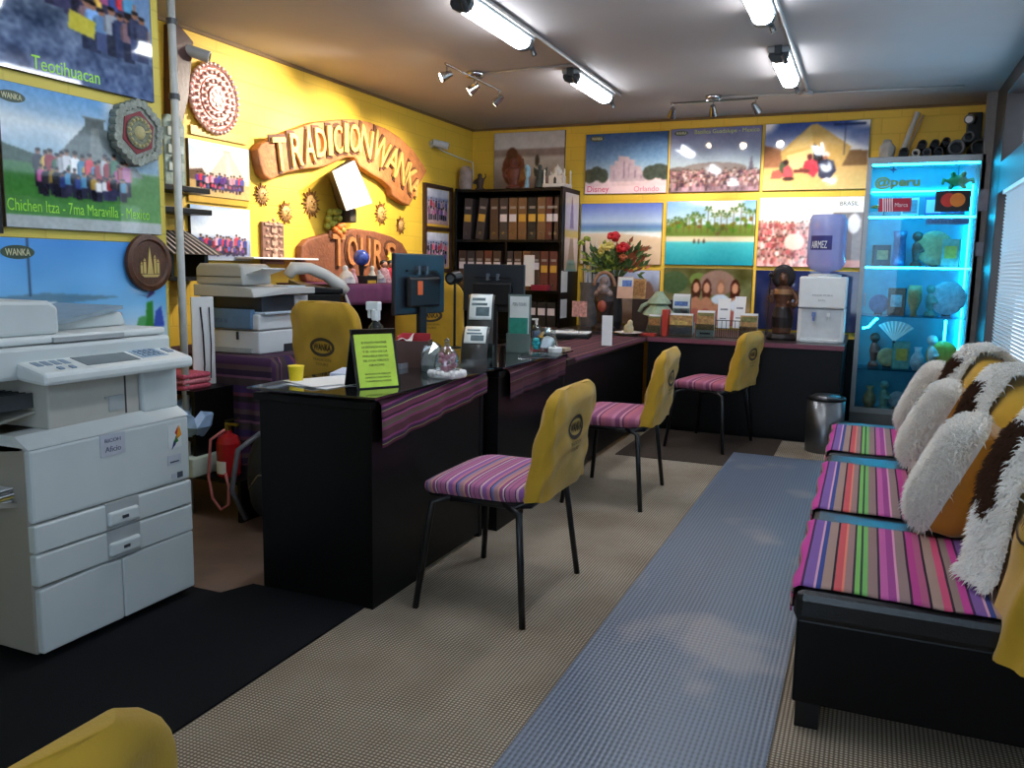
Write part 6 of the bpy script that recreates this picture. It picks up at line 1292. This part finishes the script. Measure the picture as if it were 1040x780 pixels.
# ================================================================ glass cabinet
GX0, GX1, GY0, GY1, GZ0, GZ1 = -.078, .70, 6.90, 7.28, .05, 2.055
gx = (GX0+GX1)/2; gw = (GX1-GX0)/2
t = thing('display_cabinet', 'tall glass display cabinet lit cyan in the back right corner', 'display cabinet', (gx, (GY0+GY1)/2, 0)); gd = (GY1-GY0)/2
AL = mat('aluminium', (146, 150, 152), .35, metal=.5, var=.04)
obj('base', MB().box(-gw, gw, -gd, gd, 0, .13), mat('cabinet_base', (96, 96, 96), .5), t, bevel=.004)
for sx in (-1, 1):
    for sy in (-1, 1): obj('post', MB().box(sx*gw-sx*.032 if sx > 0 else -gw, gw if sx > 0 else -gw+.032, -gd if sy < 0 else gd-.03, -gd+.03 if sy < 0 else gd, .13, GZ1-.05), AL, t)
obj('top_panel', MB().box(-gw, gw, -gd, gd, GZ1-.05, GZ1), AL, t, bevel=.003)
obj('bottom_rail', MB().box(-gw+.032, gw-.032, -gd, -gd+.025, .13, .17), AL, t)
obj('back_panel', MB().box(-gw+.032, gw-.032, gd-.02, gd-.008, .13, GZ1-.05), mat('cabinet_back', (64, 150, 172), .3), t)
obj('front_glass', MB().box(-gw+.032, gw-.032, -gd+.008, -gd+.012, .17, GZ1-.05), GLASS, t)
obj('side_glass', MB().box(-gw+.008, -gw+.012, -gd+.03, gd-.03, .13, GZ1-.05), GLASS, t)
obj('door_handle', MB().box(-gw+.045, -gw+.055, -gd-.018, -gd+.008, .95, 1.05), AL, t)
SHZ = [.17, .50, .83, 1.165, 1.50]
def shelfz(py): return ony(930, py, GY0).z
SHZ = [.14, .47, shelfz(322), shelfz(271), shelfz(219)]
for z in SHZ[1:]: obj('glass_shelf', MB().box(-gw+.034, gw-.034, -gd+.03, gd-.025, z-.008, z), MATS.get('shelf_glass') or glass_mat('shelf_glass', (150, 220, 235), .08, .6), t)
LED = mat('cyan_led', (120, 240, 255), .4, var=0, emit=(24, 200, 255), estr=40)
for z in SHZ[3:]: obj('led_strip', MB().box(-gw+.036, gw-.036, -gd+.020, -gd+.030, z-.016, z-.002), LED, t, label='bright cyan light strip')
obj('led_strip', MB().box(-gw+.036, gw-.036, -gd+.03, -gd+.04, GZ1-.062, GZ1-.05), LED, t, label='bright cyan light strip')
obj('led_strip', MB().box(-gw+.04, gw-.04, gd-.032, gd-.022, shelfz(191), shelfz(189)), LED, t, label='bright cyan light strip')
zl = shelfz(322); obj('led_strip', MB().tube([(-gw+.05, -gd+.03, zl-.10), (-gw+.09, -gd+.03, zl-.09), (-gw+.13, -gd+.03, zl-.04), (-gw+.15, -gd+.03, zl-.02)], .008), LED, t, label='bright cyan light strip')
obj('led_strip', MB().box(gw-.17, gw-.155, -gd+.04, -gd+.05, zl-.17, zl-.02), LED, t, label='bright cyan light strip')
obj('led_strip', MB().box(gw-.044, gw-.034, gd-.05, gd-.04, .6, 1.9), LED, t, label='bright cyan light strip')
# stickers on the glass
def stick(label, px0, py0, px1, py1, m, fn=None, name='sticker'):
    a, b = ony(px0, py1, GY0), ony(px1, py0, GY0); w, h = b.x-a.x, b.z-a.z
    s = thing(name, label, 'sticker', ((a.x+b.x)/2, GY0+.007, a.z)); 
    if m: obj('panel', MB().box(-w/2, w/2, -.002, 0, 0, h), m, s)
    if fn: fn(s, w, h)
    return s
def mc(s, w, h):
    for sx, c_ in ((-1, (206, 50, 40)), (1, (226, 130, 40))):
        obj('disc', MB().prism([(sx*w*.13+h*.33*math.cos(PI*k/14), h*.55+h*.33*math.sin(PI*k/14)) for k in range(28)], -.0035-(.0006 if sx > 0 else 0), -.002), mat('disc_%d' % c_[1], c_, .5), s)
stick('black sticker with overlapping red and orange circles on the cabinet glass', 949, 193, 987, 215, mat('sticker_black', (20, 20, 26), .5), mc)
def red_s(s, w, h):
    m = MB()
    for k in range(5): m.prism([(-w*.36+w*.07*k, 0), (-w*.33+w*.07*k, 0), (-w*.36+w*.07*k, h), (-w*.40+w*.07*k, h)], -.0035, -.002)
    obj('swirl', m, mat('sticker_white', (220, 210, 220), .5), s); obj('lettering', text('Marca', w*.2, h*.5, w=w*.4, h=h*.3, y=-.002, depth=.001), MATS['sticker_white'], s)
stick('red sticker with a white striped emblem on the cabinet glass', 892, 201, 926, 215, mat('sticker_red', (176, 30, 60), .5), red_s)
def peru(s, w, h): obj('lettering', text('@peru', 0, h*.45, w=w, h=h, y=-.0, depth=.004, fat=.03), mat('peru_gold', (120, 150, 60), .5), s)
stick('olive gold peru lettering on the upper cabinet glass', 888, 178, 935, 192, None, peru, 'lettering_sign')
def star(s, w, h): obj('star', MB().prism([((w*.5 if k % 2 == 0 else w*.2)*math.sin(PI*k/4), h*.5+(h*.5 if k % 2 == 0 else h*.2)*math.cos(PI*k/4)) for k in range(8)], -.002, 0), mat('star_blue', (20, 60, 120), .5), s)
stick('tiny dark blue star sticker at the top left of the cabinet glass', 903, 169, 912, 176, None, star)
def strip(s, w, h): obj('lettering', text('CASA DE CAMBIO', 0, h*.5, w=w*.9, h=h*.5, y=-.002, depth=.001), mat('strip_ink', (30, 60, 120), .5), s)
stick('long slim blue strip below the upper light line on the cabinet glass', 940, 222, 985, 228, mat('strip_blue', (60, 130, 190), .4), strip)
# green frog ornament hanging inside the top
q = ony(973, 182, 6.98); t = thing('frog_ornament', 'green frog ornament hanging at the top right inside the cabinet', 'ornament', (q.x, 6.98, q.z-.06)); FG = mat('frog_green', (50, 110, 50), .5, var=.3)
g = MB().ball((0, 0, .05), .05, 10, (1.3, .7, .8)).ball((-.035, -.02, .095), .02, 8).ball((.035, -.02, .095), .02, 8).tube([(.05, 0, .04), (.095, -.01, .06), (.10, -.02, .02)], .014).tube([(-.05, 0, .04), (-.095, -.01, .06), (-.10, -.02, .02)], .014).tube([(.03, 0, .02), (.05, -.02, -.01)], .016).tube([(-.03, 0, .02), (-.05, -.02, -.01)], .016)
obj('body', g, FG, t, remesh=.007); obj('eyes', MB().ball((-.035, -.035, .10), .008, 6).ball((.035, -.035, .10), .008, 6), BLKP, t, smooth=True); obj('hanger', MB().cyl((0, 0, .08), (0, 0, GZ1-.05-(q.z-.06)), .0015), BLKP, t)
for lab, px, py, w, h in (('grey notice stuck on the right post of the cabinet', 1001, 203, .085, .15), ('pale paper stuck lower on the right post of the cabinet', 995, 253, .05, .1)):
    q = ony(px, py, 6.88); single('notice', lab, 'notice', MB().box(-w/2, w/2, -.002, 0, -h/2, h/2), mat('notice_grey', (126, 128, 140), .5), (q.x, 6.895, q.z))
# items on the cabinet shelves
rg = random.Random(21); GC = [(150, 130, 90), (190, 190, 190), (70, 84, 120), (96, 140, 130), (180, 150, 60), (110, 70, 60), (150, 160, 170), (60, 60, 66)]
GN = ['ochre', 'pale', 'slate', 'green grey', 'golden', 'brown', 'silvery', 'dark']
SN = ['bottom', 'second', 'third', 'fourth', 'top']
def vase_prof(w, h, k): 
    return [[(w*.3, 0), (w*.5, h*.3), (w*.45, h*.55), (w*.2, h*.8), (w*.3, h), (w*.22, h), (.002, h*.7)], [(w*.42, 0), (w*.5, h*.2), (w*.42, h*.75), (w*.5, h), (w*.4, h), (.002, h*.3)], [(w*.25, 0), (w*.2, h*.15), (w*.5, h*.5), (w*.5, h*.8), (w*.44, h), (.002, h*.85)]][k]
for si, z in enumerate(SHZ[:4]):
    n = (6, 6, 5, 5)[si]; hmax = (SHZ+[1.95])[si+1]-z-.03
    for k in range(n):
        x = GX0+.10+(GX1-GX0-.2)*(k+.5)/n+rg.uniform(-.015, .015); y = rg.choice((7.02, 7.08, 7.14)); ci = (k*3+si*5) % 8; kind = (k+si) % 4; h = hmax*rg.uniform(.4, .82); w = min(.1, h*.7)
        place = ('%s from the left on the %s cabinet shelf' % (ords[k], SN[si])); m_ = mat('ware_%d' % ci, GC[ci], .4, var=.3, scale=30)
        if kind == 0: single('vase', '%s vase, %s' % (GN[ci], place), 'vase', MB().lathe(vase_prof(w, h, k % 3), 20), m_, (x, y, z+.001), smooth=True)
        elif kind == 1:
            g = MB().lathe([(w*.45, 0), (w*.4, h*.1), (w*.22, h*.15), (w*.36, h*.45), (w*.3, h*.62), (w*.12, h*.7)], 14, sy=.8).ball((0, 0, h*.83), h*.14, 10).tube([(w*.3, 0, h*.58), (w*.5, -.015, h*.42), (w*.25, -.04, h*.4)], w*.09)
            single('figurine', '%s figurine, %s' % (GN[ci], place), 'figurine', g, m_, (x, y, z+.001), remesh=.007)
        elif kind == 2:
            s = thing('souvenir_plate', '%s plate on a stand, %s' % (GN[ci], place), 'plate', (x, y, z+.001)); R_ = h*.46
            obj('plate', MB().lathe([(R_*.5, 0), (R_, .012), (R_*.97, .016), (R_*.45, .006), (.002, .006)], 24).rot('X', 90).move(0, 0, R_+.012), m_, s, smooth=True); obj('stand', MB().box(-.03, .03, .0, .03, 0, .02).box(-.004, .004, .018, .03, 0, h*.6), BLKP, s)
        else:
            s = thing('gift_box', '%s boxed souvenir, %s' % (GN[ci], place), 'box', (x, y, z+.001), rg.uniform(-15, 15)); obj('box', MB().box(-w*.6, w*.6, -.04, .04, 0, h*.8), m_, s, bevel=.003); obj('label', MB().box(-w*.4, w*.4, -.0415, -.04, h*.25, h*.6), mat('ware_%d' % ((ci+1) % 8), GC[(ci+1) % 8], .4, var=.3, scale=30), s)
# model aeroplane and cards on the fourth/top shelf
z = SHZ[4]; t = thing('model_plane', 'small golden model aeroplane on the top cabinet shelf', 'model', (.06, 7.05, z+.001), 20); GD = mat('model_gold', (150, 110, 50), .35, metal=.5)
obj('fuselage', MB().tube([(-.1, 0, .07), (-.06, 0, .075), (.06, 0, .075), (.11, 0, .08)], [.006, .016, .014, .005]), GD, t, smooth=True); obj('wings', MB().box(-.02, .02, -.1, .1, .07, .075), GD, t); obj('tail', MB().prism([(.08, .08), (.11, .08), (.115, .12), (.1, .12)], -.003, .003), GD, t); obj('stand', MB().lathe([(.03, 0), (.03, .005), (.004, .01), (.004, .07)], 14), BLKP, t)
for k, (x, nm) in enumerate(((.24, 'pale photo card standing on the top cabinet shelf, left of its neighbour'), (.40, 'blue photo card standing on the top cabinet shelf, toward the right'), (.55, 'grey photo card standing on the top cabinet shelf, rightmost'))):
    s = thing('photo_card', nm, 'card', (x, 7.10, z+.001), 0, rx=-8); obj('card', MB().box(-.06, .06, 0, .004, 0, .15), PRN[0] if k == 0 else (BLU if k == 1 else GRP), s); obj('picture', MB().box(-.05, .05, -.0015, 0, .03, .13), [GRP, PRN[0], BLU][k], s)
# white crumpled cloth and umbrella like fans on the second shelf
t = thing('folded_fan', 'pale folded fan hanging under the third cabinet shelf', 'fan', (.20, 7.0, SHZ[2]-.20)); m = MB()
for k in range(9): a = -.7+.17*k; m.add([(0, 0, 0), (.18*math.sin(a), .0, .16*math.cos(a)), (.18*math.sin(a+.085), -.012, .16*math.cos(a+.085)), (.18*math.sin(a+.17), 0, .16*math.cos(a+.17))], [(0, 1, 2), (0, 2, 3)])
obj('leaf', m, mat('fan_white', (214, 220, 220), .6), t, solid=.002); obj('pivot', MB().cyl((0, -.008, 0), (0, .008, 0), .01), BLKP, t)
# poster tubes on top of the cabinet
TU = [mat('tube_black', (26, 26, 30), .5), mat('tube_grey', (84, 86, 88), .5), mat('tube_white', (190, 186, 180), .6)]
def roll(label, px, r, m, y0=6.95, y1=7.27, dz=0., skew=0.):
    x = ony(px, 158, y0).x; t = thing('poster_roll', label, 'poster roll', (x, y0, GZ1+r+dz+.001), 0, 'poster rolls on the cabinet')
    prof = MB(); n = 20; vs = []
    for y, rr in ((0, r), (y1-y0, r), (y1-y0, r*.72), (0, r*.72)):
        for i in range(n): a = 2*PI*i/n; vs.append((rr*math.cos(a)+skew*y, y, rr*math.sin(a)))
    prof.add(vs, [(k*n+i, k*n+(i+1) % n, ((k+1) % 4)*n+(i+1) % n, ((k+1) % 4)*n+i) for k in range(4) for i in range(n)])
    obj('tube', prof, m, t, auto=True); obj('inner_sheet', MB().cyl((skew*.1, .10, 0), (skew*(y1-y0-.03), y1-y0-.03, 0), r*.70, n=18), TU[0], t)
roll('black poster roll, leftmost on the cabinet top', 918, .035, TU[0]); roll('pale ended poster roll, second from the left on the cabinet top', 930, .028, TU[2]); roll('grey poster roll, third from the left on the cabinet top', 941, .030, TU[1]); roll('black poster roll in the middle of the cabinet top', 953, .033, TU[0])
roll('largest grey poster roll, right of the middle on the cabinet top', 971, .056, TU[1]); roll('large black poster roll at the right end of the cabinet top', 994, .056, TU[0]); roll('grey poster roll stacked on the two large rolls', 982.5, .036, TU[1], dz=.094); roll('black poster roll stacked on the left rolls', 936, .032, TU[0], dz=.056); roll('dark poster roll stacked in the middle of the cabinet top', 949, .030, TU[0], dz=.060)
roll('dark poster roll stacked beside the largest roll', 960, .028, TU[0], dz=.075)
c0 = ony(919, 158, 7.0); 
t = single('paper_roll', 'long whitish paper roll leaning up behind the black rolls', 'paper roll', MB().cyl((0, 0, 0), (.10, .10, .34), .02, n=18), TU[2], (c0.x-.03, 7.14, GZ1+.022), smooth=False)
t = single('paper_roll', 'thin tan paper roll leaning beside the long whitish one', 'paper roll', MB().cyl((0, 0, 0), (.11, .07, .33), .011, n=14), mat('roll_tan', (176, 150, 110), .6), (c0.x+.0, 7.18, GZ1+.012), smooth=False)
t = thing('crumpled_bag', 'small crumpled pale bag at the left end of the cabinet top', 'bag', (ony(900, 160, 7.05).x, 7.05, GZ1+.001)); rg = random.Random(3); m = MB().lathe([(.05, 0), (.06, .04), (.05, .09), (.025, .12), (.03, .14)], 9); m.v = [(x+rg.uniform(-.012, .012), y+rg.uniform(-.012, .012), z) for x, y, z in m.v]; obj('bag', m, mat('bag_pale', (170, 164, 156), .5, var=.2), t)
q = ony(997, 118, 7.2); t = thing('security_camera', 'dark security camera high in the back right corner', 'security camera', (XR-.10, 7.29, 2.30), 0); obj('mount', MB().box(-.05, .05, -.05, 0, -.12, .1), BLKP, t, bevel=.006); obj('arm', MB().cyl((0, -.04, .02), (-.02, -.1, .05), .012), BLKP, t); obj('body', MB().cyl((-.02, -.08, .05), (-.05, -.18, .03), .035, n=18), DGRY, t); obj('lens', MB().cyl((-.05, -.18, .03), (-.051, -.184, .03), .025), mat('lens_lit', (210, 214, 220), .15), t)
# ================================================================ waiting bench on the right
BX0, BX1, BH = -.125, .66, .375
LEA = mat('black_leatherette', (13, 15, 19), .32, var=.12, scale=20, bump=.12, bscale=160, spec=.6)
t = thing('waiting_bench', 'long black leatherette bench with yellow covered backrests along the window', 'bench', (.27, 2.2, 0))
bx = .27; by = 2.2
SEG = [(2.20, 3.10), (3.10, 4.02), (4.02, 4.95)]
for (y0, y1) in SEG:
    obj('base', MB().box(BX0-bx+.01, BX1-bx, y0-by+.004, y1-by-.004, .07, .30), BLKW, t, bevel=.006)
    obj('seat_cushion', MB().box(BX0-bx, BX1-bx-.02, y0-by, y1-by-.006, .29, BH), LEA, t, bevel=.022)
for x in (BX0+.05, BX1-.08):
    for y in (2.24, 3.1, 4.0, 4.9): obj('leg', MB().box(x-.03-bx, x+.03-bx, y-.03-by, y+.03-by, 0, .072), BLKP, t)
def dome(yc, hw_, zl, zt, x0, x1, lean, seed, near=0.):
    xc, ht = (x0+x1)/2, (x1-x0)/2
    def f(u, v):
        a = 2*PI*u; n = 3.2; k = max(0., (v-.45)/.55); s = (1-k**2.6)**.5 if k < 1 else 0.; s = max(.04, s)
        ca, sa = math.cos(a), math.sin(a)
        y = hw_*(.35+.65*s if v > .45 else 1)*math.copysign(abs(ca)**(2/n), ca); x = ht*(.25+.75*s)*math.copysign(abs(sa)**(2/n), sa)
        wr = .010*math.sin(7*a+8*v+seed)*(1-v)+.005*math.sin(15*v+3*a)
        if near and ca < 0: y -= near*(1-v)**1.5*(-ca)
        return (xc+lean*v+x+wr-bx, yc+y+wr*.6-by, zl+(zt-zl)*v)
    return f
BKS = [(2.62, .45, .375, .84), (3.55, .44, .375, .84), (4.46, .44, .375, .84)]
for i, (yc, hw_, zl, zt) in enumerate(BKS):
    f = dome(yc, hw_, zl, zt, .36, .58, .05, i*2.1)
    obj('backrest_cover', sleeve(f, 56, 26), YEL, t, smooth=True, label='mustard yellow cloth backrest cover')
# the loose cover hanging over the near end
f = dome(2.24, .13, .29, .80, .335, .66, .06, 5.0)
c_ = obj('end_cover', sleeve(f, 48, 24), YEL, t, smooth=True, label='loose yellow cover hanging past the near end with a printed emblem')
g = MB(); N_ = 20
def mp(a, b):   # a along face, b up, on the -x face of the loose cover
    p0 = Vector(f(.75-.05-a*2.2, .66+b*1.9)); return p0+Vector((-.003, -.002, 0))
def put(poly): n0 = len(g.v); g.v += [tuple(mp(*q_)) for q_ in poly]; g.f.append(tuple(range(n0, n0+len(poly))))
for k in range(N_):
    a, b = 2*PI*k/N_, 2*PI*(k+1)/N_
    put([(.034*math.cos(a), .052*math.sin(a)), (.034*math.cos(b), .052*math.sin(b)), (.028*math.cos(b), .042*math.sin(b)), (.028*math.cos(a), .042*math.sin(a))])
lt = text('WANKA', 0, 0, w=.05, h=.03); n0 = len(g.v); g.v += [tuple(mp(x, z)) for x, y, z in lt.v]; g.f += [tuple(i+n0 for i in q_) for q_ in lt.f]
obj('emblem', g, YELP, c_, recalc=False)
# blankets
for i, (y0, y1, lab) in enumerate(((2.225, 2.86, 'nearest bright striped blanket on the long bench'), (3.02, 3.80, 'middle striped blanket on the long bench'), (4.07, 4.80, 'farthest striped blanket on the long bench'))):
    def bf(u, v, y0=y0, y1=y1, i=i):
        y = y0+(y1-y0)*v; s = -.10+.62*u; w_ = .004*math.sin(u*13+i)+.004*math.sin(v*9+i*2)
        if s < 0: return (BX0-.006-.006*math.sin(v*14), y, BH+.006+s*(.7+.3*math.sin(v*7+i)))
        return (BX0+s, y+.01*math.sin(u*6+i), BH+.005+abs(w_)*.6)
    single('striped_blanket', lab, 'blanket', MB().grid(34, 26, bf, lambda u, v: (v*(y1-y0), u*.62)), STR, smooth=True, solid=.004, group='striped blankets')
# fur tufts
def fur(surface, nrm, n, ln, col, seed, base_n=(24, 24), wid=.006):
    rg = np.random.RandomState(seed); m = MB(); cols = []
    nu, nv = base_n; m.grid(nu, nv, surface); cols += [col(i/nu, j/nv) for j in range(nv+1) for i in range(nu+1)]
    for _ in range(n):
        u, v = rg.rand(), rg.rand(); p0 = Vector(surface(u, v)); nn = Vector(nrm(u, v)); d = (nn+Vector(rg.normal(0, .6, 3))+Vector((0, 0, -.25))).normalized(); l = ln*rg.uniform(.5, 1.2)
        a = d.orthogonal().normalized()*wid; b = d.cross(a).normalized()*wid
        bend = Vector((0, 0, -.35*l)); n0 = len(m.v)
        m.v += [tuple(p0+a), tuple(p0-a*.5+b*.86), tuple(p0-a*.5-b*.86), tuple(p0+d*l*.6+a*.4), tuple(p0+d*l*.6-a*.4), tuple(p0+d*l+bend)]
        m.f += [(n0, n0+1, n0+3), (n0+1, n0+4, n0+3), (n0+1, n0+2, n0+4), (n0+2, n0, n0+3), (n0+2, n0+3, n0+4), (n0+3, n0+4, n0+5)]
        c_ = np.array(col(u, v))*rg.uniform(.88, 1.06); cols += [tuple(c_)]*6
    m.c = np.clip(np.array(cols), 0, 1); return m
WFUR = L3((253, 251, 247)); BFUR = L3((78, 52, 38)); GFUR = L3((120, 112, 110))
def nrm_of(f, flip=1):
    def n(u, v):
        e = .01; a = Vector(f(min(1, u+e), v))-Vector(f(max(0, u-e), v)); b = Vector(f(u, min(1, v+e)))-Vector(f(u, max(0, v-e)))
        return a.cross(b).normalized()*flip
    return n
PATH = [(.33, .395), (.35, .43), (.365, .54), (.375, .66), (.41, .77), (.47, .862), (.55, .875), (.62, .82), (.65, .70)]
PL = [0]
for a, b in zip(PATH, PATH[1:]): PL.append(PL[-1]+math.dist(a, b))
def along(s):
    s *= PL[-1]
    for k in range(len(PATH)-1):
        if s <= PL[k+1]+1e-9: t_ = (s-PL[k])/(PL[k+1]-PL[k]); return [PATH[k][0]+(PATH[k+1][0]-PATH[k][0])*t_, PATH[k][1]+(PATH[k+1][1]-PATH[k][1])*t_]
    return list(PATH[-1])
for i, (yc, wd, lab) in enumerate(((2.46, .31, 'white and brown fur throw draped over the nearest backrest'), (3.38, .33, 'white and brown fur throw draped over the middle backrest'), (4.28, .33, 'white and brown fur throw draped over the farthest backrest'))):
    def ts(u, v, yc=yc, wd=wd, i=i):
        x, z = along(v); w_ = wd*(.8+.2*math.sin(v*5+i)); 
        return (x+.006*math.sin(u*9+i)-.05*math.sin(u*PI), yc+(u-.5)*w_+.02*math.sin(v*6+i*2), z+.01*math.sin(u*PI)-(.03 if False else 0))
    def tcol(u, v, i=i):
        n_ = math.sin(u*11+i*3)*math.sin(v*17+i)*.08
        return BFUR if (abs(u-.50+.3*(v-.42))+n_ < .27 and .24+.03*math.sin(u*30) < v < .56) else WFUR
    nf = nrm_of(ts, 1); s0 = nf(.5, .4); fl = 1 if s0.x < 0 else -1
    single('fur_throw', lab, 'fur throw', fur(ts, nrm_of(ts, fl), 13000, .026, tcol, 40+i, wid=.0045), FURM, group='fur throws', recalc=False)
SAT = mat('gold_satin', (176, 116, 30), .28, var=.25, scale=7, bump=.5, bscale=14, spec=.6, sheen=.3)
for i, (y, lab) in enumerate(((2.96, 'nearest fur fronted cushion with golden satin back on the bench'), (3.88, 'middle fur fronted cushion with a grey patch on the bench'), (4.76, 'farthest slim white fur cushion with golden satin back on the bench'))):
    t = thing('cushion', lab, 'cushion', (.175, y+.03, BH+.02), (-97, -95, -95)[i], 'fur cushions', rx=0)
    W2, H2, T2 = .17, .185, (.10, .10, .08)[i]
    def ps(u, v, side):
        a = (u-.5)*2; b = (v-.5)*2; k = (1-abs(a)**4.5)*(1-abs(b)**4.5); k = max(0, k)**.45
        pin = 1-.06*(a*a*b*b)
        return (W2*a*pin, side*T2*k*(1.35 if side > 0 else 1.), H2+H2*b*pin)
    T_ = Matrix.Translation((0, .06, 0)) @ Matrix.Rotation(math.radians(-24), 4, 'X')
    fs = lambda u, v: tuple(T_ @ Vector(ps(u, v, -1))); bs = lambda u, v: tuple(T_ @ Vector(ps(u, v, 1)))
    def ccol(u, v, i=i):
        if i == 0 and u < .24+.05*math.sin(v*20) and .18 < v < .62: return BFUR
        if i == 1 and (u-.5)**2*8+(v-.72)**2*14 < .12: return GFUR
        return WFUR
    nf = nrm_of(fs); s0 = nf(.5, .5); fl = 1 if s0.y < 0 else -1
    obj('fur_front', fur(fs, nrm_of(fs, fl), 12000, .03, ccol, 60+i, wid=.0045), FURM, t, label='long white fur face', recalc=False)
    obj('satin_back', MB().grid(24, 24, bs), SAT, t, smooth=True, label='golden satin back')
# ================================================================ light, world, camera
def recentre():
    """put every thing's origin at the foot of its own geometry"""
    bpy.context.view_layer.update()
    for o in [o for o in C.objects if o.parent is None and o.type in ('EMPTY', 'MESH') and o.get('kind') != 'structure']:
        pts = []
        def walk(q, M):
            if q.type == 'MESH': pts.extend((M @ v.co) for v in q.data.vertices)
            for c in q.children: walk(c, M @ c.matrix_basis)
        walk(o, Matrix.Identity(4))
        if not pts: continue
        mn = Vector([min(p[k] for p in pts) for k in range(3)]); mx = Vector([max(p[k] for p in pts) for k in range(3)])
        if all(mn[k]-.02 <= 0 <= mx[k]+.02 for k in range(3)): continue
        off = Vector(((mn.x+mx.x)/2, (mn.y+mx.y)/2, mn.z))
        M = o.matrix_basis.copy(); o.location = M @ off
        if o.type == 'MESH': o.data.transform(Matrix.Translation(-off))
        for c in o.children: c.location = c.location-off
recentre()
w = bpy.data.worlds.new('daylight'); bpy.context.scene.world = w; w.use_nodes = True
bg = w.node_tree.nodes['Background']; bg.inputs[0].default_value = (.62, .80, 1., 1); bg.inputs[1].default_value = 3.0
cd = bpy.data.cameras.new('camera'); co = bpy.data.objects.new('camera', cd); C.objects.link(co)
cd.sensor_fit = 'HORIZONTAL'; cd.sensor_width = 36.; cd.lens = 36.*FPX/1040.; cd.clip_start = .05
M = Matrix.Identity(4)
for k in range(3): M[k][0] = ROWS[0][k]; M[k][1] = ROWS[1][k]; M[k][2] = -ROWS[2][k]
M[2][3] = EYE; co.matrix_world = M
sc = bpy.context.scene; sc.camera = co
sc.view_settings.view_transform = 'Standard'; sc.view_settings.look = 'None'; sc.view_settings.gamma = 1.; sc.view_settings.exposure = .5
try: sc.view_settings.use_curve_mapping = False
except Exception: pass
